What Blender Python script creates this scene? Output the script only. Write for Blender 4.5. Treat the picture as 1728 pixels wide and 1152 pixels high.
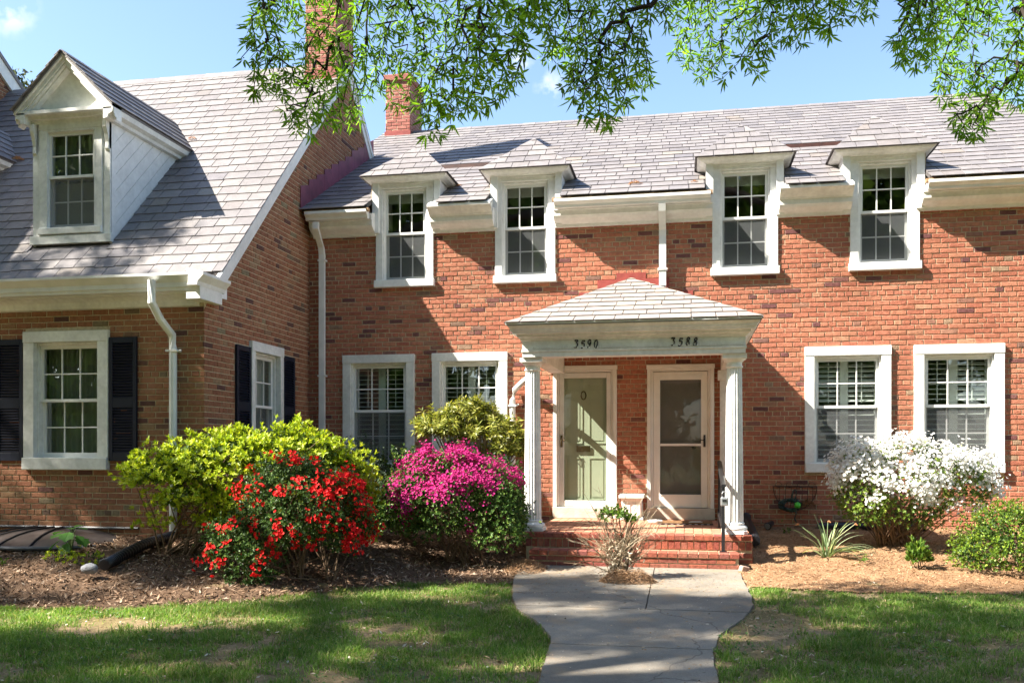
import bpy, math, random
import numpy as np
from mathutils import Vector, Matrix

for o in list(bpy.data.objects):
    bpy.data.objects.remove(o)
scene = bpy.context.scene
COL = scene.collection
PI = math.pi

# ------------------------------------------------------------------ camera, sky, sun, exposure
cam_d = bpy.data.cameras.new('camera')
cam = bpy.data.objects.new('camera', cam_d)
COL.objects.link(cam)
cam.location = (0.0, -13.24, 1.47)
cam.rotation_euler = (math.radians(90), 0, math.radians(10.8))
cam_d.sensor_width = 36.0
cam_d.lens = 36.0 * 1550 / 1728
cam_d.shift_y = 185 / 1728
cam_d.clip_end = 600
scene.camera = cam

SUN_A, SUN_E = math.radians(65.0), math.radians(45.0)      # azimuth left of the view into the wall, elevation
SDIR = Vector((-math.sin(SUN_A) * math.cos(SUN_E), -math.cos(SUN_A) * math.cos(SUN_E), math.sin(SUN_E)))
world = bpy.data.worlds.new('World')
scene.world = world
world.use_nodes = True
wn, wl = world.node_tree.nodes, world.node_tree.links
wn.clear()
w_out = wn.new('ShaderNodeOutputWorld')
w_bg = wn.new('ShaderNodeBackground')
w_sky = wn.new('ShaderNodeTexSky')
w_sky.sky_type = 'NISHITA'
w_sky.sun_disc = False
w_sky.sun_elevation = SUN_E
w_sky.sun_rotation = math.atan2(SDIR.x, SDIR.y) % (2 * PI)
w_sky.air_density = 1.0
w_sky.dust_density = 1.0
w_sky.ozone_density = 2.2
w_bg.inputs['Strength'].default_value = 0.088
# small fair-weather clouds: soft directional puffs broken up by noise
w_tc = wn.new('ShaderNodeTexCoord')
w_noise = wn.new('ShaderNodeTexNoise')
w_noise.inputs['Scale'].default_value = 52
w_noise.inputs['Detail'].default_value = 6
wl.new(w_tc.outputs['Generated'], w_noise.inputs['Vector'])
prev = None
for (dx, dy, dz, r, amp) in ((-.1643, .9055, .3913, .020, 1.0), (-.1364, .9200, .3675, .019, .9), (-.5864, .7090, .3917, .030, .9),
                             (.62, .70, .36, .05, .9), (.30, -.86, .40, .07, .9), (-.9, .2, .39, .06, .9), (.1, .80, .60, .05, .8)):
    v = wn.new('ShaderNodeVectorMath'); v.operation = 'DISTANCE'
    v.inputs[1].default_value = Vector((dx, dy, dz)).normalized()
    wl.new(w_tc.outputs['Generated'], v.inputs[0])
    a = wn.new('ShaderNodeMapRange')
    a.inputs['From Min'].default_value = r; a.inputs['From Max'].default_value = r * .15
    a.inputs['To Min'].default_value = 0; a.inputs['To Max'].default_value = amp
    wl.new(v.outputs['Value'], a.inputs['Value'])
    if prev is None:
        prev = a.outputs[0]
    else:
        m = wn.new('ShaderNodeMath'); m.operation = 'MAXIMUM'
        wl.new(prev, m.inputs[0]); wl.new(a.outputs[0], m.inputs[1]); prev = m.outputs[0]
w_c = wn.new('ShaderNodeMapRange')
w_c.inputs['From Min'].default_value = .44; w_c.inputs['From Max'].default_value = .66
wl.new(w_noise.outputs['Fac'], w_c.inputs['Value'])
w_m = wn.new('ShaderNodeMath'); w_m.operation = 'MULTIPLY'
wl.new(prev, w_m.inputs[0]); wl.new(w_c.outputs[0], w_m.inputs[1])
w_mix = wn.new('ShaderNodeMixRGB')
w_mix.inputs['Color2'].default_value = (4.2, 4.3, 4.5, 1)
wl.new(w_m.outputs[0], w_mix.inputs['Fac'])
wl.new(w_sky.outputs['Color'], w_mix.inputs['Color1'])
wl.new(w_mix.outputs['Color'], w_bg.inputs['Color'])
wl.new(w_bg.outputs[0], w_out.inputs['Surface'])

sun_d = bpy.data.lights.new('sun', 'SUN')
sun_d.energy = 5.0
sun_d.angle = math.radians(.5)
sun_d.color = (1.0, .93, .82)
sun = bpy.data.objects.new('sun', sun_d)
COL.objects.link(sun)
sun.rotation_euler = (-SDIR).to_track_quat('-Z', 'Y').to_euler()

scene.view_settings.view_transform = 'Standard'
scene.view_settings.look = 'None'
scene.view_settings.gamma = 1
scene.view_settings.use_curve_mapping = False
scene.view_settings.exposure = 1.95
scene.render.engine = 'CYCLES'
cy = scene.cycles
cy.use_denoising = True
cy.max_bounces = 8
cy.diffuse_bounces = 4
cy.glossy_bounces = 3
cy.transparent_max_bounces = 24
cy.transmission_bounces = 4
cy.sample_clamp_indirect = 6
cy.caustics_reflective = False
cy.caustics_refractive = False

# ------------------------------------------------------------------ materials
MATS = {}


def mat(name, col, rough=.7, ramp=None, var=.15, vscale=6, var2=0, v2scale=.7, bump=0, bscale=60, spec=.3, transl=0, sheen=0, metal=0, tcol=None, alpha=None):
    """procedural material; ramp = list of (pos, colour) picked at random for every island and object"""
    if name in MATS:
        return MATS[name]
    m = bpy.data.materials.new(name)
    m.use_nodes = True
    nt = m.node_tree; N = nt.nodes; L = nt.links
    N.clear()
    out = N.new('ShaderNodeOutputMaterial')
    p = N.new('ShaderNodeBsdfPrincipled')
    p.inputs['Roughness'].default_value = rough
    p.inputs['Specular IOR Level'].default_value = spec
    p.inputs['Metallic'].default_value = metal
    geo = N.new('ShaderNodeNewGeometry')
    if ramp:
        oi = N.new('ShaderNodeObjectInfo')
        ad = N.new('ShaderNodeMath'); ad.operation = 'ADD'
        L.new(geo.outputs['Random Per Island'], ad.inputs[0]); L.new(oi.outputs['Random'], ad.inputs[1])
        fr = N.new('ShaderNodeMath'); fr.operation = 'FRACT'
        L.new(ad.outputs[0], fr.inputs[0])
        cr = N.new('ShaderNodeValToRGB')
        els = cr.color_ramp.elements
        els[0].position = ramp[0][0]; els[0].color = (*ramp[0][1], 1)
        els[1].position = ramp[-1][0]; els[1].color = (*ramp[-1][1], 1)
        for pos, c in ramp[1:-1]:
            e = els.new(pos); e.color = (*c, 1)
        L.new(fr.outputs[0], cr.inputs['Fac'])
        base = cr.outputs['Color']
    else:
        rgb = N.new('ShaderNodeRGB'); rgb.outputs[0].default_value = (*col, 1)
        base = rgb.outputs[0]

    def vary(base, amt, scale, detail):
        nz = N.new('ShaderNodeTexNoise')
        nz.inputs['Scale'].default_value = scale; nz.inputs['Detail'].default_value = detail
        L.new(geo.outputs['Position'], nz.inputs['Vector'])
        mr = N.new('ShaderNodeMapRange')
        mr.inputs['From Min'].default_value = .3; mr.inputs['From Max'].default_value = .7
        mr.inputs['To Min'].default_value = 1 - amt; mr.inputs['To Max'].default_value = 1 + amt
        L.new(nz.outputs['Fac'], mr.inputs['Value'])
        mx = N.new('ShaderNodeMixRGB'); mx.blend_type = 'MULTIPLY'; mx.inputs['Fac'].default_value = 1
        L.new(base, mx.inputs['Color1']); L.new(mr.outputs[0], mx.inputs['Color2'])
        return mx.outputs['Color']
    if var:
        base = vary(base, var, vscale, 5)
    if var2:
        base = vary(base, var2, v2scale, 3)
    L.new(base, p.inputs['Base Color'])
    if bump:
        nb = N.new('ShaderNodeTexNoise')
        nb.inputs['Scale'].default_value = bscale; nb.inputs['Detail'].default_value = 6
        L.new(geo.outputs['Position'], nb.inputs['Vector'])
        bp = N.new('ShaderNodeBump'); bp.inputs['Strength'].default_value = bump; bp.inputs['Distance'].default_value = .02
        L.new(nb.outputs['Fac'], bp.inputs['Height']); L.new(bp.outputs[0], p.inputs['Normal'])
    sh = p.outputs[0]
    if transl:
        tr = N.new('ShaderNodeBsdfTranslucent')
        if tcol:
            tm = N.new('ShaderNodeMixRGB'); tm.blend_type = 'MULTIPLY'; tm.inputs['Fac'].default_value = 1
            tm.inputs['Color2'].default_value = (*tcol, 1)
            L.new(base, tm.inputs['Color1']); L.new(tm.outputs[0], tr.inputs['Color'])
        else:
            L.new(base, tr.inputs['Color'])
        ms = N.new('ShaderNodeMixShader'); ms.inputs['Fac'].default_value = transl
        L.new(p.outputs[0], ms.inputs[1]); L.new(tr.outputs[0], ms.inputs[2]); sh = ms.outputs[0]
    if alpha is not None:
        tp = N.new('ShaderNodeBsdfTransparent')
        ms = N.new('ShaderNodeMixShader'); ms.inputs['Fac'].default_value = alpha
        L.new(tp.outputs[0], ms.inputs[1]); L.new(sh, ms.inputs[2]); sh = ms.outputs[0]
    L.new(sh, out.inputs['Surface'])
    MATS[name] = m
    return m


def glass(name='window_glass', k=.85, add=.16, tint=(.86, .90, .88)):
    if name in MATS:
        return MATS[name]
    m = bpy.data.materials.new(name); m.use_nodes = True
    N, L = m.node_tree.nodes, m.node_tree.links
    N.clear()
    out = N.new('ShaderNodeOutputMaterial')
    tp = N.new('ShaderNodeBsdfTransparent'); tp.inputs['Color'].default_value = (*tint, 1)
    gl = N.new('ShaderNodeBsdfGlossy'); gl.inputs['Roughness'].default_value = .012
    # panes of old sashes are never quite flat
    geo = N.new('ShaderNodeNewGeometry')
    nz = N.new('ShaderNodeTexNoise'); nz.inputs['Scale'].default_value = 3.5; nz.inputs['Detail'].default_value = 2
    L.new(geo.outputs['Position'], nz.inputs['Vector'])
    bp = N.new('ShaderNodeBump'); bp.inputs['Strength'].default_value = .05; bp.inputs['Distance'].default_value = .02
    L.new(nz.outputs['Fac'], bp.inputs['Height']); L.new(bp.outputs[0], gl.inputs['Normal'])
    # two-sided Schlick reflectance (a double-glazed pane: twice the single-surface value)
    dt = N.new('ShaderNodeVectorMath'); dt.operation = 'DOT_PRODUCT'
    L.new(geo.outputs['Incoming'], dt.inputs[0]); L.new(geo.outputs['Normal'], dt.inputs[1])
    ab = N.new('ShaderNodeMath'); ab.operation = 'ABSOLUTE'; L.new(dt.outputs['Value'], ab.inputs[0])
    om = N.new('ShaderNodeMath'); om.operation = 'SUBTRACT'; om.inputs[0].default_value = 1; om.use_clamp = True; L.new(ab.outputs[0], om.inputs[1])
    pw = N.new('ShaderNodeMath'); pw.operation = 'POWER'; pw.inputs[1].default_value = 5; L.new(om.outputs[0], pw.inputs[0])
    mu = N.new('ShaderNodeMath'); mu.operation = 'MULTIPLY_ADD'; mu.use_clamp = True
    mu.inputs[1].default_value = k; mu.inputs[2].default_value = add
    L.new(pw.outputs[0], mu.inputs[0])
    ms = N.new('ShaderNodeMixShader')
    L.new(mu.outputs[0], ms.inputs['Fac']); L.new(tp.outputs[0], ms.inputs[1]); L.new(gl.outputs[0], ms.inputs[2])
    L.new(ms.outputs[0], out.inputs['Surface'])
    MATS[name] = m
    return m


BRICK_RAMP = [(0, (.355, .125, .075)), (.2, (.395, .148, .088)), (.4, (.325, .108, .066)), (.6, (.38, .140, .086)), (.75, (.41, .170, .102)), (.86, (.345, .128, .074)), (.90, (.385, .195, .118)), (.93, (.175, .068, .058)), (.975, (.135, .052, .050)), (.99, (.27, .17, .11)), (1, (.30, .19, .12))]
BRICK_RAMP = [(p, (c[0] * 1.0, c[1] * 1.05, c[2] * 1.08)) for p, c in BRICK_RAMP]
M_BRICK = mat('brick_clay', None, .85, BRICK_RAMP, var=.22, vscale=24, var2=.17, v2scale=.8, bump=.5, bscale=90, spec=.15)
M_WBRICK = mat('shaded_wing_brick', None, .85, [(p, (c[0] * .82, c[1] * .97, c[2] * .90)) for p, c in BRICK_RAMP], var=.22, vscale=24, var2=.14, v2scale=.5, bump=.5, bscale=90, spec=.15)  # main brick darkened and tinted: the wing's shade is put into the colour
M_SBRICK = mat('step_brick_clay', None, .8, [(0, (.27, .080, .052)), (.3, (.33, .105, .062)), (.55, (.22, .062, .048)), (.8, (.34, .135, .085)), (1, (.20, .065, .058))], var=.3, vscale=30, bump=.4, bscale=90, spec=.2)
M_PAVER = mat('porch_floor_brick', None, .85, [(0, (.44, .21, .13)), (.5, (.48, .25, .16)), (1, (.40, .18, .12))], var=.18, vscale=14, bump=.3, spec=.15)
M_MORTAR = mat('lime_mortar', (.50, .42, .29), .95, var=.2, vscale=30, var2=.14, v2scale=.6, bump=.4, bscale=120, spec=.1)
M_PAINTBRICK = mat('red_painted_brick', None, .7, [(0, (.30, .095, .072)), (.5, (.34, .13, .10)), (1, (.28, .085, .068))], var=.16, vscale=12, bump=.3, spec=.2)
SL = [(0, (.180, .167, .168)), (.2, (.198, .182, .182)), (.4, (.162, .150, .154)), (.6, (.208, .192, .188)), (.78, (.186, .170, .170)), (.9, (.228, .211, .204)), (.95, (.145, .136, .146)), (.985, (.215, .185, .16)), (1, (.25, .23, .208))]
M_FELT = mat('roof_underlay', (.085, .078, .078), .9)
M_SLATE = mat('weathered_slate', None, .55, SL, var=.13, vscale=9, var2=.08, v2scale=1.2, bump=.28, bscale=45, spec=.35)
M_WHITE = mat('white_paint', (.77, .77, .75), .5, var=.07, vscale=4, var2=.06, v2scale=18, bump=.08, bscale=30, spec=.35)
M_TRIM = mat('aged_white_paint', (.73, .735, .70), .55, var=.13, vscale=3.2, var2=.08, v2scale=19, bump=.12, bscale=28, spec=.3)
M_CREAM = mat('cream_door_paint', (.76, .755, .72), .45, var=.06, vscale=5, bump=.04, spec=.4)
M_SASH = mat('vinyl_sash', (.76, .77, .75), .4, var=.03, spec=.4)
M_METALW = mat('white_painted_metal', (.72, .73, .71), .35, var=.08, vscale=7, var2=.05, bump=.05, bscale=14, spec=.5)
M_RED = mat('red_metal_flashing', (.27, .055, .045), .5, var=.2, vscale=9, bump=.15, spec=.4)
M_PURPLE = mat('maroon_metal_flashing', (.20, .055, .085), .5, var=.22, vscale=6, var2=.12, v2scale=2, bump=.15, spec=.4)
M_COPPER = mat('rusty_copper_flashing', (.05, .018, .012), .5, var=.3, vscale=14, spec=.4)
M_BLACK = mat('black_shutter_paint', (.008, .011, .026), .45, var=.1, spec=.3)
M_IRON = mat('black_iron', (.014, .014, .016), .42, var=.12, spec=.5)
M_PLASTIC = mat('black_corrugated_plastic', (.012, .013, .017), .38, var=.15, spec=.5)
M_NUM = mat('black_numeral', (.008, .008, .008), .4, var=0, spec=.5)
M_GLASS = glass()
M_GLASS3 = glass('storm_door_glass', .6, .045, (.90, .93, .91))
M_GLASS4 = glass('wing_window_glass', .75, .28, (.74, .80, .74))
M_GLASS2 = glass('front_window_glass', .82, .17, (.82, .87, .84))
M_SCREEN = mat('insect_screen_mesh', (.14, .15, .155), .8, var=.05, alpha=.42)
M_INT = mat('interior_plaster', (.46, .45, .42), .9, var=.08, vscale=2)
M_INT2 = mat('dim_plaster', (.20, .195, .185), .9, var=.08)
M_CURTAIN = mat('sheer_curtain', (.52, .54, .47), .9, var=.05, transl=.35)
M_LOUVER = mat('plantation_louver_white', (.76, .78, .75), .45, var=.03, spec=.4)
M_GREEND = mat('sage_green_door', (.40, .44, .32), .4, var=.04, spec=.45)
M_DARKD = mat('taupe_door', (.30, .25, .225), .45, var=.06, spec=.4)
M_BRASS = mat('aged_brass', (.13, .09, .045), .35, var=.1, metal=.9)
M_STEEL = mat('grey_steel', (.45, .46, .48), .35, var=.08, metal=.7)
M_STONE = mat('limestone_sill', (.56, .52, .44), .85, var=.14, vscale=7, bump=.2)
M_BARK = mat('grey_brown_bark', (.085, .066, .050), .9, var=.3, vscale=18, bump=.6, bscale=40, spec=.1)
M_TWIG = mat('dark_twig', (.035, .028, .022), .85, var=.2, spec=.1)
M_STEM = mat('brown_stem', (.17, .115, .075), .85, var=.3, vscale=25, spec=.1)
M_DEAD = mat('dry_twig', (.31, .235, .155), .9, ramp=[(0, (.22, .155, .095)), (.5, (.33, .25, .165)), (1, (.47, .40, .29))], var=.2, spec=.1)
# ------------------------------------------------------------------ mesh helpers
BASE = {}
ZERO = Vector((0, 0, 0))


def link(o):
    COL.objects.link(o)
    return o


def props(o, label=None, cat=None, group=None, kind=None):
    if label: o['label'] = label
    if cat: o['category'] = cat
    if group: o['group'] = group
    if kind: o['kind'] = kind
    return o


def thing(name, base, label, cat, group=None):
    o = link(bpy.data.objects.new(name, None))
    o.empty_display_size = .2
    o.location = base
    BASE[o] = Vector(base)
    return props(o, label, cat, group)


def mesh_np(name, V, F, m, smooth=False):
    me = bpy.data.meshes.new(name)
    V = np.ascontiguousarray(V, dtype=np.float32); F = np.ascontiguousarray(F, dtype=np.int32)
    k = F.shape[1]
    me.vertices.add(len(V)); me.vertices.foreach_set('co', V.ravel())
    me.loops.add(F.size); me.loops.foreach_set('vertex_index', F.ravel())
    me.polygons.add(len(F)); me.polygons.foreach_set('loop_start', np.arange(0, F.size, k, dtype=np.int32))
    if smooth:
        me.polygons.foreach_set('use_smooth', np.ones(len(F), dtype=bool))
    me.materials.append(m)
    me.update(calc_edges=True)
    return me


def place(name, me, parent=None, base=None, kind=None):
    """me holds world coordinates relative to base"""
    o = link(bpy.data.objects.new(name, me))
    if parent is not None:
        o.parent = parent
        BASE[o] = BASE[parent]
    else:
        o.location = base if base is not None else ZERO
        BASE[o] = Vector(base) if base is not None else ZERO.copy()
    if kind: o['kind'] = kind
    return o


def np_obj(name, V, F, m, parent=None, base=None, smooth=False, kind=None):
    b = BASE[parent] if parent is not None else Vector(base if base is not None else (0, 0, 0))
    return place(name, mesh_np(name, np.asarray(V) - np.array(b), F, m, smooth), parent, base, kind)


class MB:
    def __init__(s):
        s.v = []; s.f = []

    def add(s, vs, fs):
        n = len(s.v)
        s.v += [tuple(v) for v in vs]
        s.f += [tuple(i + n for i in f) for f in fs]
        return s

    def hexa(s, c):                       # 8 corners: bottom 0-3, top 4-7
        return s.add(c, [(0, 3, 2, 1), (4, 5, 6, 7), (0, 1, 5, 4), (1, 2, 6, 5), (2, 3, 7, 6), (3, 0, 4, 7)])

    def box(s, x0, x1, y0, y1, z0, z1):
        return s.hexa([(x0, y0, z0), (x1, y0, z0), (x1, y1, z0), (x0, y1, z0), (x0, y0, z1), (x1, y0, z1), (x1, y1, z1), (x0, y1, z1)])

    def mbox(s, mp, u0, u1, d0, d1, v0, v1):
        return s.hexa([mp(u0, d1, v0), mp(u1, d1, v0), mp(u1, d0, v0), mp(u0, d0, v0), mp(u0, d1, v1), mp(u1, d1, v1), mp(u1, d0, v1), mp(u0, d0, v1)])

    def prism(s, poly, off):              # polygon of 3-D points extruded by vector off
        n = len(poly); off = Vector(off)
        a = [Vector(p) for p in poly]; b = [p + off for p in a]
        return s.add(a + b, [tuple(range(n))[::-1], tuple(range(n, 2 * n))] + [(i, (i + 1) % n, n + (i + 1) % n, n + i) for i in range(n)])

    def tube(s, pts, r, n=6, caps=True):
        pts = [Vector(p) for p in pts]
        rs = r if isinstance(r, (list, tuple)) else [r] * len(pts)
        rings = []
        up = Vector((0, 0, 1))
        for i, p in enumerate(pts):
            t = (pts[min(i + 1, len(pts) - 1)] - pts[max(i - 1, 0)])
            if t.length < 1e-9: t = Vector((0, 0, 1))
            t.normalize()
            a = t.cross(up)
            if a.length < .05: a = t.cross(Vector((1, 0, 0)))
            a.normalize(); b = t.cross(a)
            rings.append([p + (a * math.cos(2 * PI * k / n) + b * math.sin(2 * PI * k / n)) * rs[i] for k in range(n)])
        base = len(s.v)
        for rg in rings: s.v += [tuple(q) for q in rg]
        for i in range(len(rings) - 1):
            for k in range(n):
                s.f.append((base + i * n + k, base + i * n + (k + 1) % n, base + (i + 1) * n + (k + 1) % n, base + (i + 1) * n + k))
        if caps:
            s.f.append(tuple(base + k for k in range(n))[::-1])
            s.f.append(tuple(base + (len(rings) - 1) * n + k for k in range(n)))
        return s

    def lathe(s, prof, cx, cy, n=24, flute=None):   # prof: (r, z); flute=(count, depth)
        base = len(s.v)
        for r, z in prof:
            for k in range(n):
                a = 2 * PI * k / n
                rr = r - (flute[1] * abs(math.sin(a * flute[0] / 2)) if flute else 0)
                s.v.append((cx + rr * math.cos(a), cy + rr * math.sin(a), z))
        for i in range(len(prof) - 1):
            for k in range(n):
                s.f.append((base + i * n + k, base + i * n + (k + 1) % n, base + (i + 1) * n + (k + 1) % n, base + (i + 1) * n + k))
        s.f.append(tuple(base + k for k in range(n))[::-1])
        s.f.append(tuple(base + (len(prof) - 1) * n + k for k in range(n)))
        return s

    def sweep_u(s, prof, xl, xr, yf, yb):           # moulding round three sides; prof: (outset p, z)
        n = len(prof); base = len(s.v)
        for p, z in prof:
            s.v += [(xl - p, yb, z), (xl - p, yf - p, z), (xr + p, yf - p, z), (xr + p, yb, z)]
        for i in range(n):
            j = (i + 1) % n
            for k in range(3):
                s.f.append((base + 4 * i + k, base + 4 * i + k + 1, base + 4 * j + k + 1, base + 4 * j + k))
        s.f.append(tuple(base + 4 * i for i in range(n))); s.f.append(tuple(base + 4 * i + 3 for i in range(n))[::-1])
        return s

    def prof_x(s, prof, x0, x1):                    # prof: closed (y, z)
        return s.prism([(x0, y, z) for y, z in prof], (x1 - x0, 0, 0))

    def obj(s, name, m, parent=None, base=None, smooth=False, kind=None):
        b = BASE[parent] if parent is not None else Vector(base if base is not None else (0, 0, 0))
        me = bpy.data.meshes.new(name)
        me.from_pydata([(v[0] - b[0], v[1] - b[1], v[2] - b[2]) for v in s.v], [], s.f)
        if smooth:
            me.polygons.foreach_set('use_smooth', np.ones(len(me.polygons), dtype=bool))
        me.materials.append(m)
        me.update()
        return place(name, me, parent, base, kind)


def soften(o, w=.006, seg=2):
    b = o.modifiers.new('bevel', 'BEVEL'); b.width = w; b.segments = seg; b.limit_method = 'ANGLE'; b.angle_limit = .6
    return o


def front(Y0):
    return lambda u, d, v: (u, Y0 - d, v)


def side(X0):
    return lambda u, d, v: (X0 + d, u, v)


def clip_poly(poly, region):
    """Sutherland-Hodgman: poly clipped to convex counter-clockwise region"""
    out = list(poly)
    n = len(region)
    for i in range(n):
        ax, ay = region[i]; bx, by = region[(i + 1) % n]
        ex, ey = bx - ax, by - ay
        inp, out = out, []
        if not inp: break
        for k in range(len(inp)):
            p, q = inp[k - 1], inp[k]
            sp = ex * (p[1] - ay) - ey * (p[0] - ax); sq = ex * (q[1] - ay) - ey * (q[0] - ax)
            if (sp >= 0) != (sq >= 0):
                t = sp / (sp - sq)
                out.append((p[0] + (q[0] - p[0]) * t, p[1] + (q[1] - p[1]) * t))
            if sq >= 0: out.append(q)
    return out


def area2(p):
    return .5 * sum(p[i - 1][0] * p[i][1] - p[i][0] * p[i - 1][1] for i in range(len(p)))


CAMP = Vector((0, -13.24, 1.47))


class Pieces:
    """pieces of one kind on one thing: the 'keep' best become objects that share mesh data, the rest one stuff mesh"""

    def __init__(s, name, m, parent, keep, stuff_name):
        s.name, s.m, s.parent, s.keep, s.stuff = name, m, parent, keep, stuff_name
        s.cand = []; s.rest = MB(); s.cache = {}

    def piece(s, key, maker, M, score, parent=None):
        s.cand.append((score, key, maker, M, parent))

    def finish(s, stuff_mat=None):
        s.cand.sort(key=lambda c: c[0])
        for i, (sc, key, maker, M, par) in enumerate(s.cand):
            par = par or s.parent
            if i < s.keep:
                if key not in s.cache:
                    vs, fs = maker()
                    me = bpy.data.meshes.new(s.name); me.from_pydata(vs, [], fs); me.materials.append(s.m); me.update()
                    s.cache[key] = me
                o = link(bpy.data.objects.new(s.name, s.cache[key]))
                o.parent = par; BASE[o] = BASE[par]
                o.matrix_basis = Matrix.Translation(-BASE[par]) @ M
            else:
                vs, fs = maker()
                s.rest.add([M @ Vector(v) for v in vs], fs)
        if s.rest.v:
            s.rest.obj(s.stuff, s.m, s.parent, kind='stuff')


RB = random.Random(11)


def brick_shape(w, h, t, sd):
    """face lies in x (width), z (height); out is -y; soft arrises, slightly uneven"""
    r = random.Random(sd)
    a, b, c = w / 2, h / 2, .0045
    j = lambda: r.uniform(-.0016, .0016)
    back = [(-a, .012, -b), (a, .012, -b), (a, .012, b), (-a, .012, b)]
    mid = [(-a + j(), -t + c, -b + j()), (a + j(), -t + c, -b + j()), (a + j(), -t + c, b + j()), (-a + j(), -t + c, b + j())]
    fr = [(-a + c + j(), -t + j(), -b + c + j()), (a - c + j(), -t + j(), -b + c + j()), (a - c + j(), -t + j(), b - c + j()), (-a + c + j(), -t + j(), b - c + j())]
    fs = [(8, 9, 10, 11)]
    for k in range(4):
        l = (k + 1) % 4
        fs += [(k, l, 4 + l, 4 + k), (4 + k, 4 + l, 8 + l, 8 + k)]
    return back + mid + fr, fs


def brick_field(P, mp, u0, u1, v0, v1, course, hdr_v, openings, region=None, seed=1, mirror=False, score=None, proud=.008):
    """common bond, every sixth course headers; mp(u,d,v)->world"""
    r = random.Random(seed)
    joint = .0115
    X = Vector(mp(1, 0, 0)) - Vector(mp(0, 0, 0)); D = Vector(mp(0, 1, 0)) - Vector(mp(0, 0, 0)); Z = Vector((0, 0, 1))
    n0 = math.floor((v0 - hdr_v) / course) - 1; n1 = math.ceil((v1 - hdr_v) / course) + 1
    for n in range(n0, n1 + 1):
        vc = hdr_v + n * course
        a, b = vc - (course - joint) / 2, vc + (course - joint) / 2
        a, b = max(a, v0), min(b, v1)
        if b - a < .02: continue
        header = n % 6 == 0
        pitch = .1063 if header else .2126
        off = (.0 if header else (.053 if n % 2 else .159)) + r.uniform(-.006, .006)
        k = math.floor((u0 - off) / pitch) - 1
        while True:
            s0 = off + k * pitch
            k += 1
            if s0 > u1: break
            ua, ub = s0 + joint / 2 + r.uniform(-.002, .002), s0 + pitch - joint / 2 + r.uniform(-.002, .002)
            ua, ub = max(ua, u0), min(ub, u1)
            segs = [(ua, ub)]
            for (o0, o1, p0, p1) in openings:
                if b <= p0 + .012 or a >= p1 - .012: continue
                ns = []
                for (x, y) in segs:
                    if y <= o0 or x >= o1: ns.append((x, y)); continue
                    if x < o0: ns.append((x, o0))
                    if y > o1: ns.append((o1, y))
                segs = ns
            for (x, y) in segs:
                if y - x < .018: continue
                t = proud + r.uniform(-.003, .004)
                if region is not None:
                    poly = clip_poly([(x, a), (y, a), (y, b), (x, b)], region)
                    if len(poly) < 3 or abs(area2(poly)) < .0006: continue
                    if len(poly) != 4 or abs(abs(area2(poly)) - (y - x) * (b - a)) > 1e-5:
                        P.rest.prism([mp(p[0], -.012, p[1]) for p in poly], D * (t + .012)); continue
                full = abs((y - x) - (pitch - joint)) < .009 and abs((b - a) - (course - joint)) < .004
                c = Vector(mp((x + y) / 2, 0, (a + b) / 2))
                rot = Matrix.Rotation(r.uniform(-.012, .012), 4, 'Y')
                M = Matrix(((X.x, -D.x, 0, c.x), (X.y, -D.y, 0, c.y), (0, 0, 1, c.z), (0, 0, 0, 1))) @ rot
                sd = r.randrange(5)
                if full:
                    w = pitch - joint
                    P.piece(('h' if header else 's', sd), (lambda w=w, h=course - joint, sd=sd, tt=proud + .002 * (sd - 2) / 2: brick_shape(w, h, tt, sd)), M,
                            score((x + y) / 2, (a + b) / 2) if score else 1e9)
                else:
                    vs, fs = brick_shape(y - x, b - a, t, sd)
                    P.rest.add([M @ Vector(q) for q in vs], fs)


def slate_shape(w, L, lift, sd):
    r = random.Random(sd * 7 + 3)
    j = lambda s=.004: r.uniform(-s, s)
    h0, h1, t = lift + .009, .007, .0085
    cut = r.random() < .12
    lo = [(j(), j(), h0), (w * .5, j(.003), h0), (w + j(), j(), h0)]
    if cut: lo = [(.03, j(), h0), (w * .5, 0, h0), (w, j(), h0)]
    top = lo + [(w, L, h1), (0, L, h1)]
    if cut: top = top + [(0, .028, h0 - .001)]
    bot = [(x, y, z - t) for x, y, z in top]
    n = len(top)
    return top + bot, [tuple(range(n))] + [(i, n + i, n + (i + 1) % n, (i + 1) % n) for i in range(n)]


WID = (.22, .245, .27, .295, .32)


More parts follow.
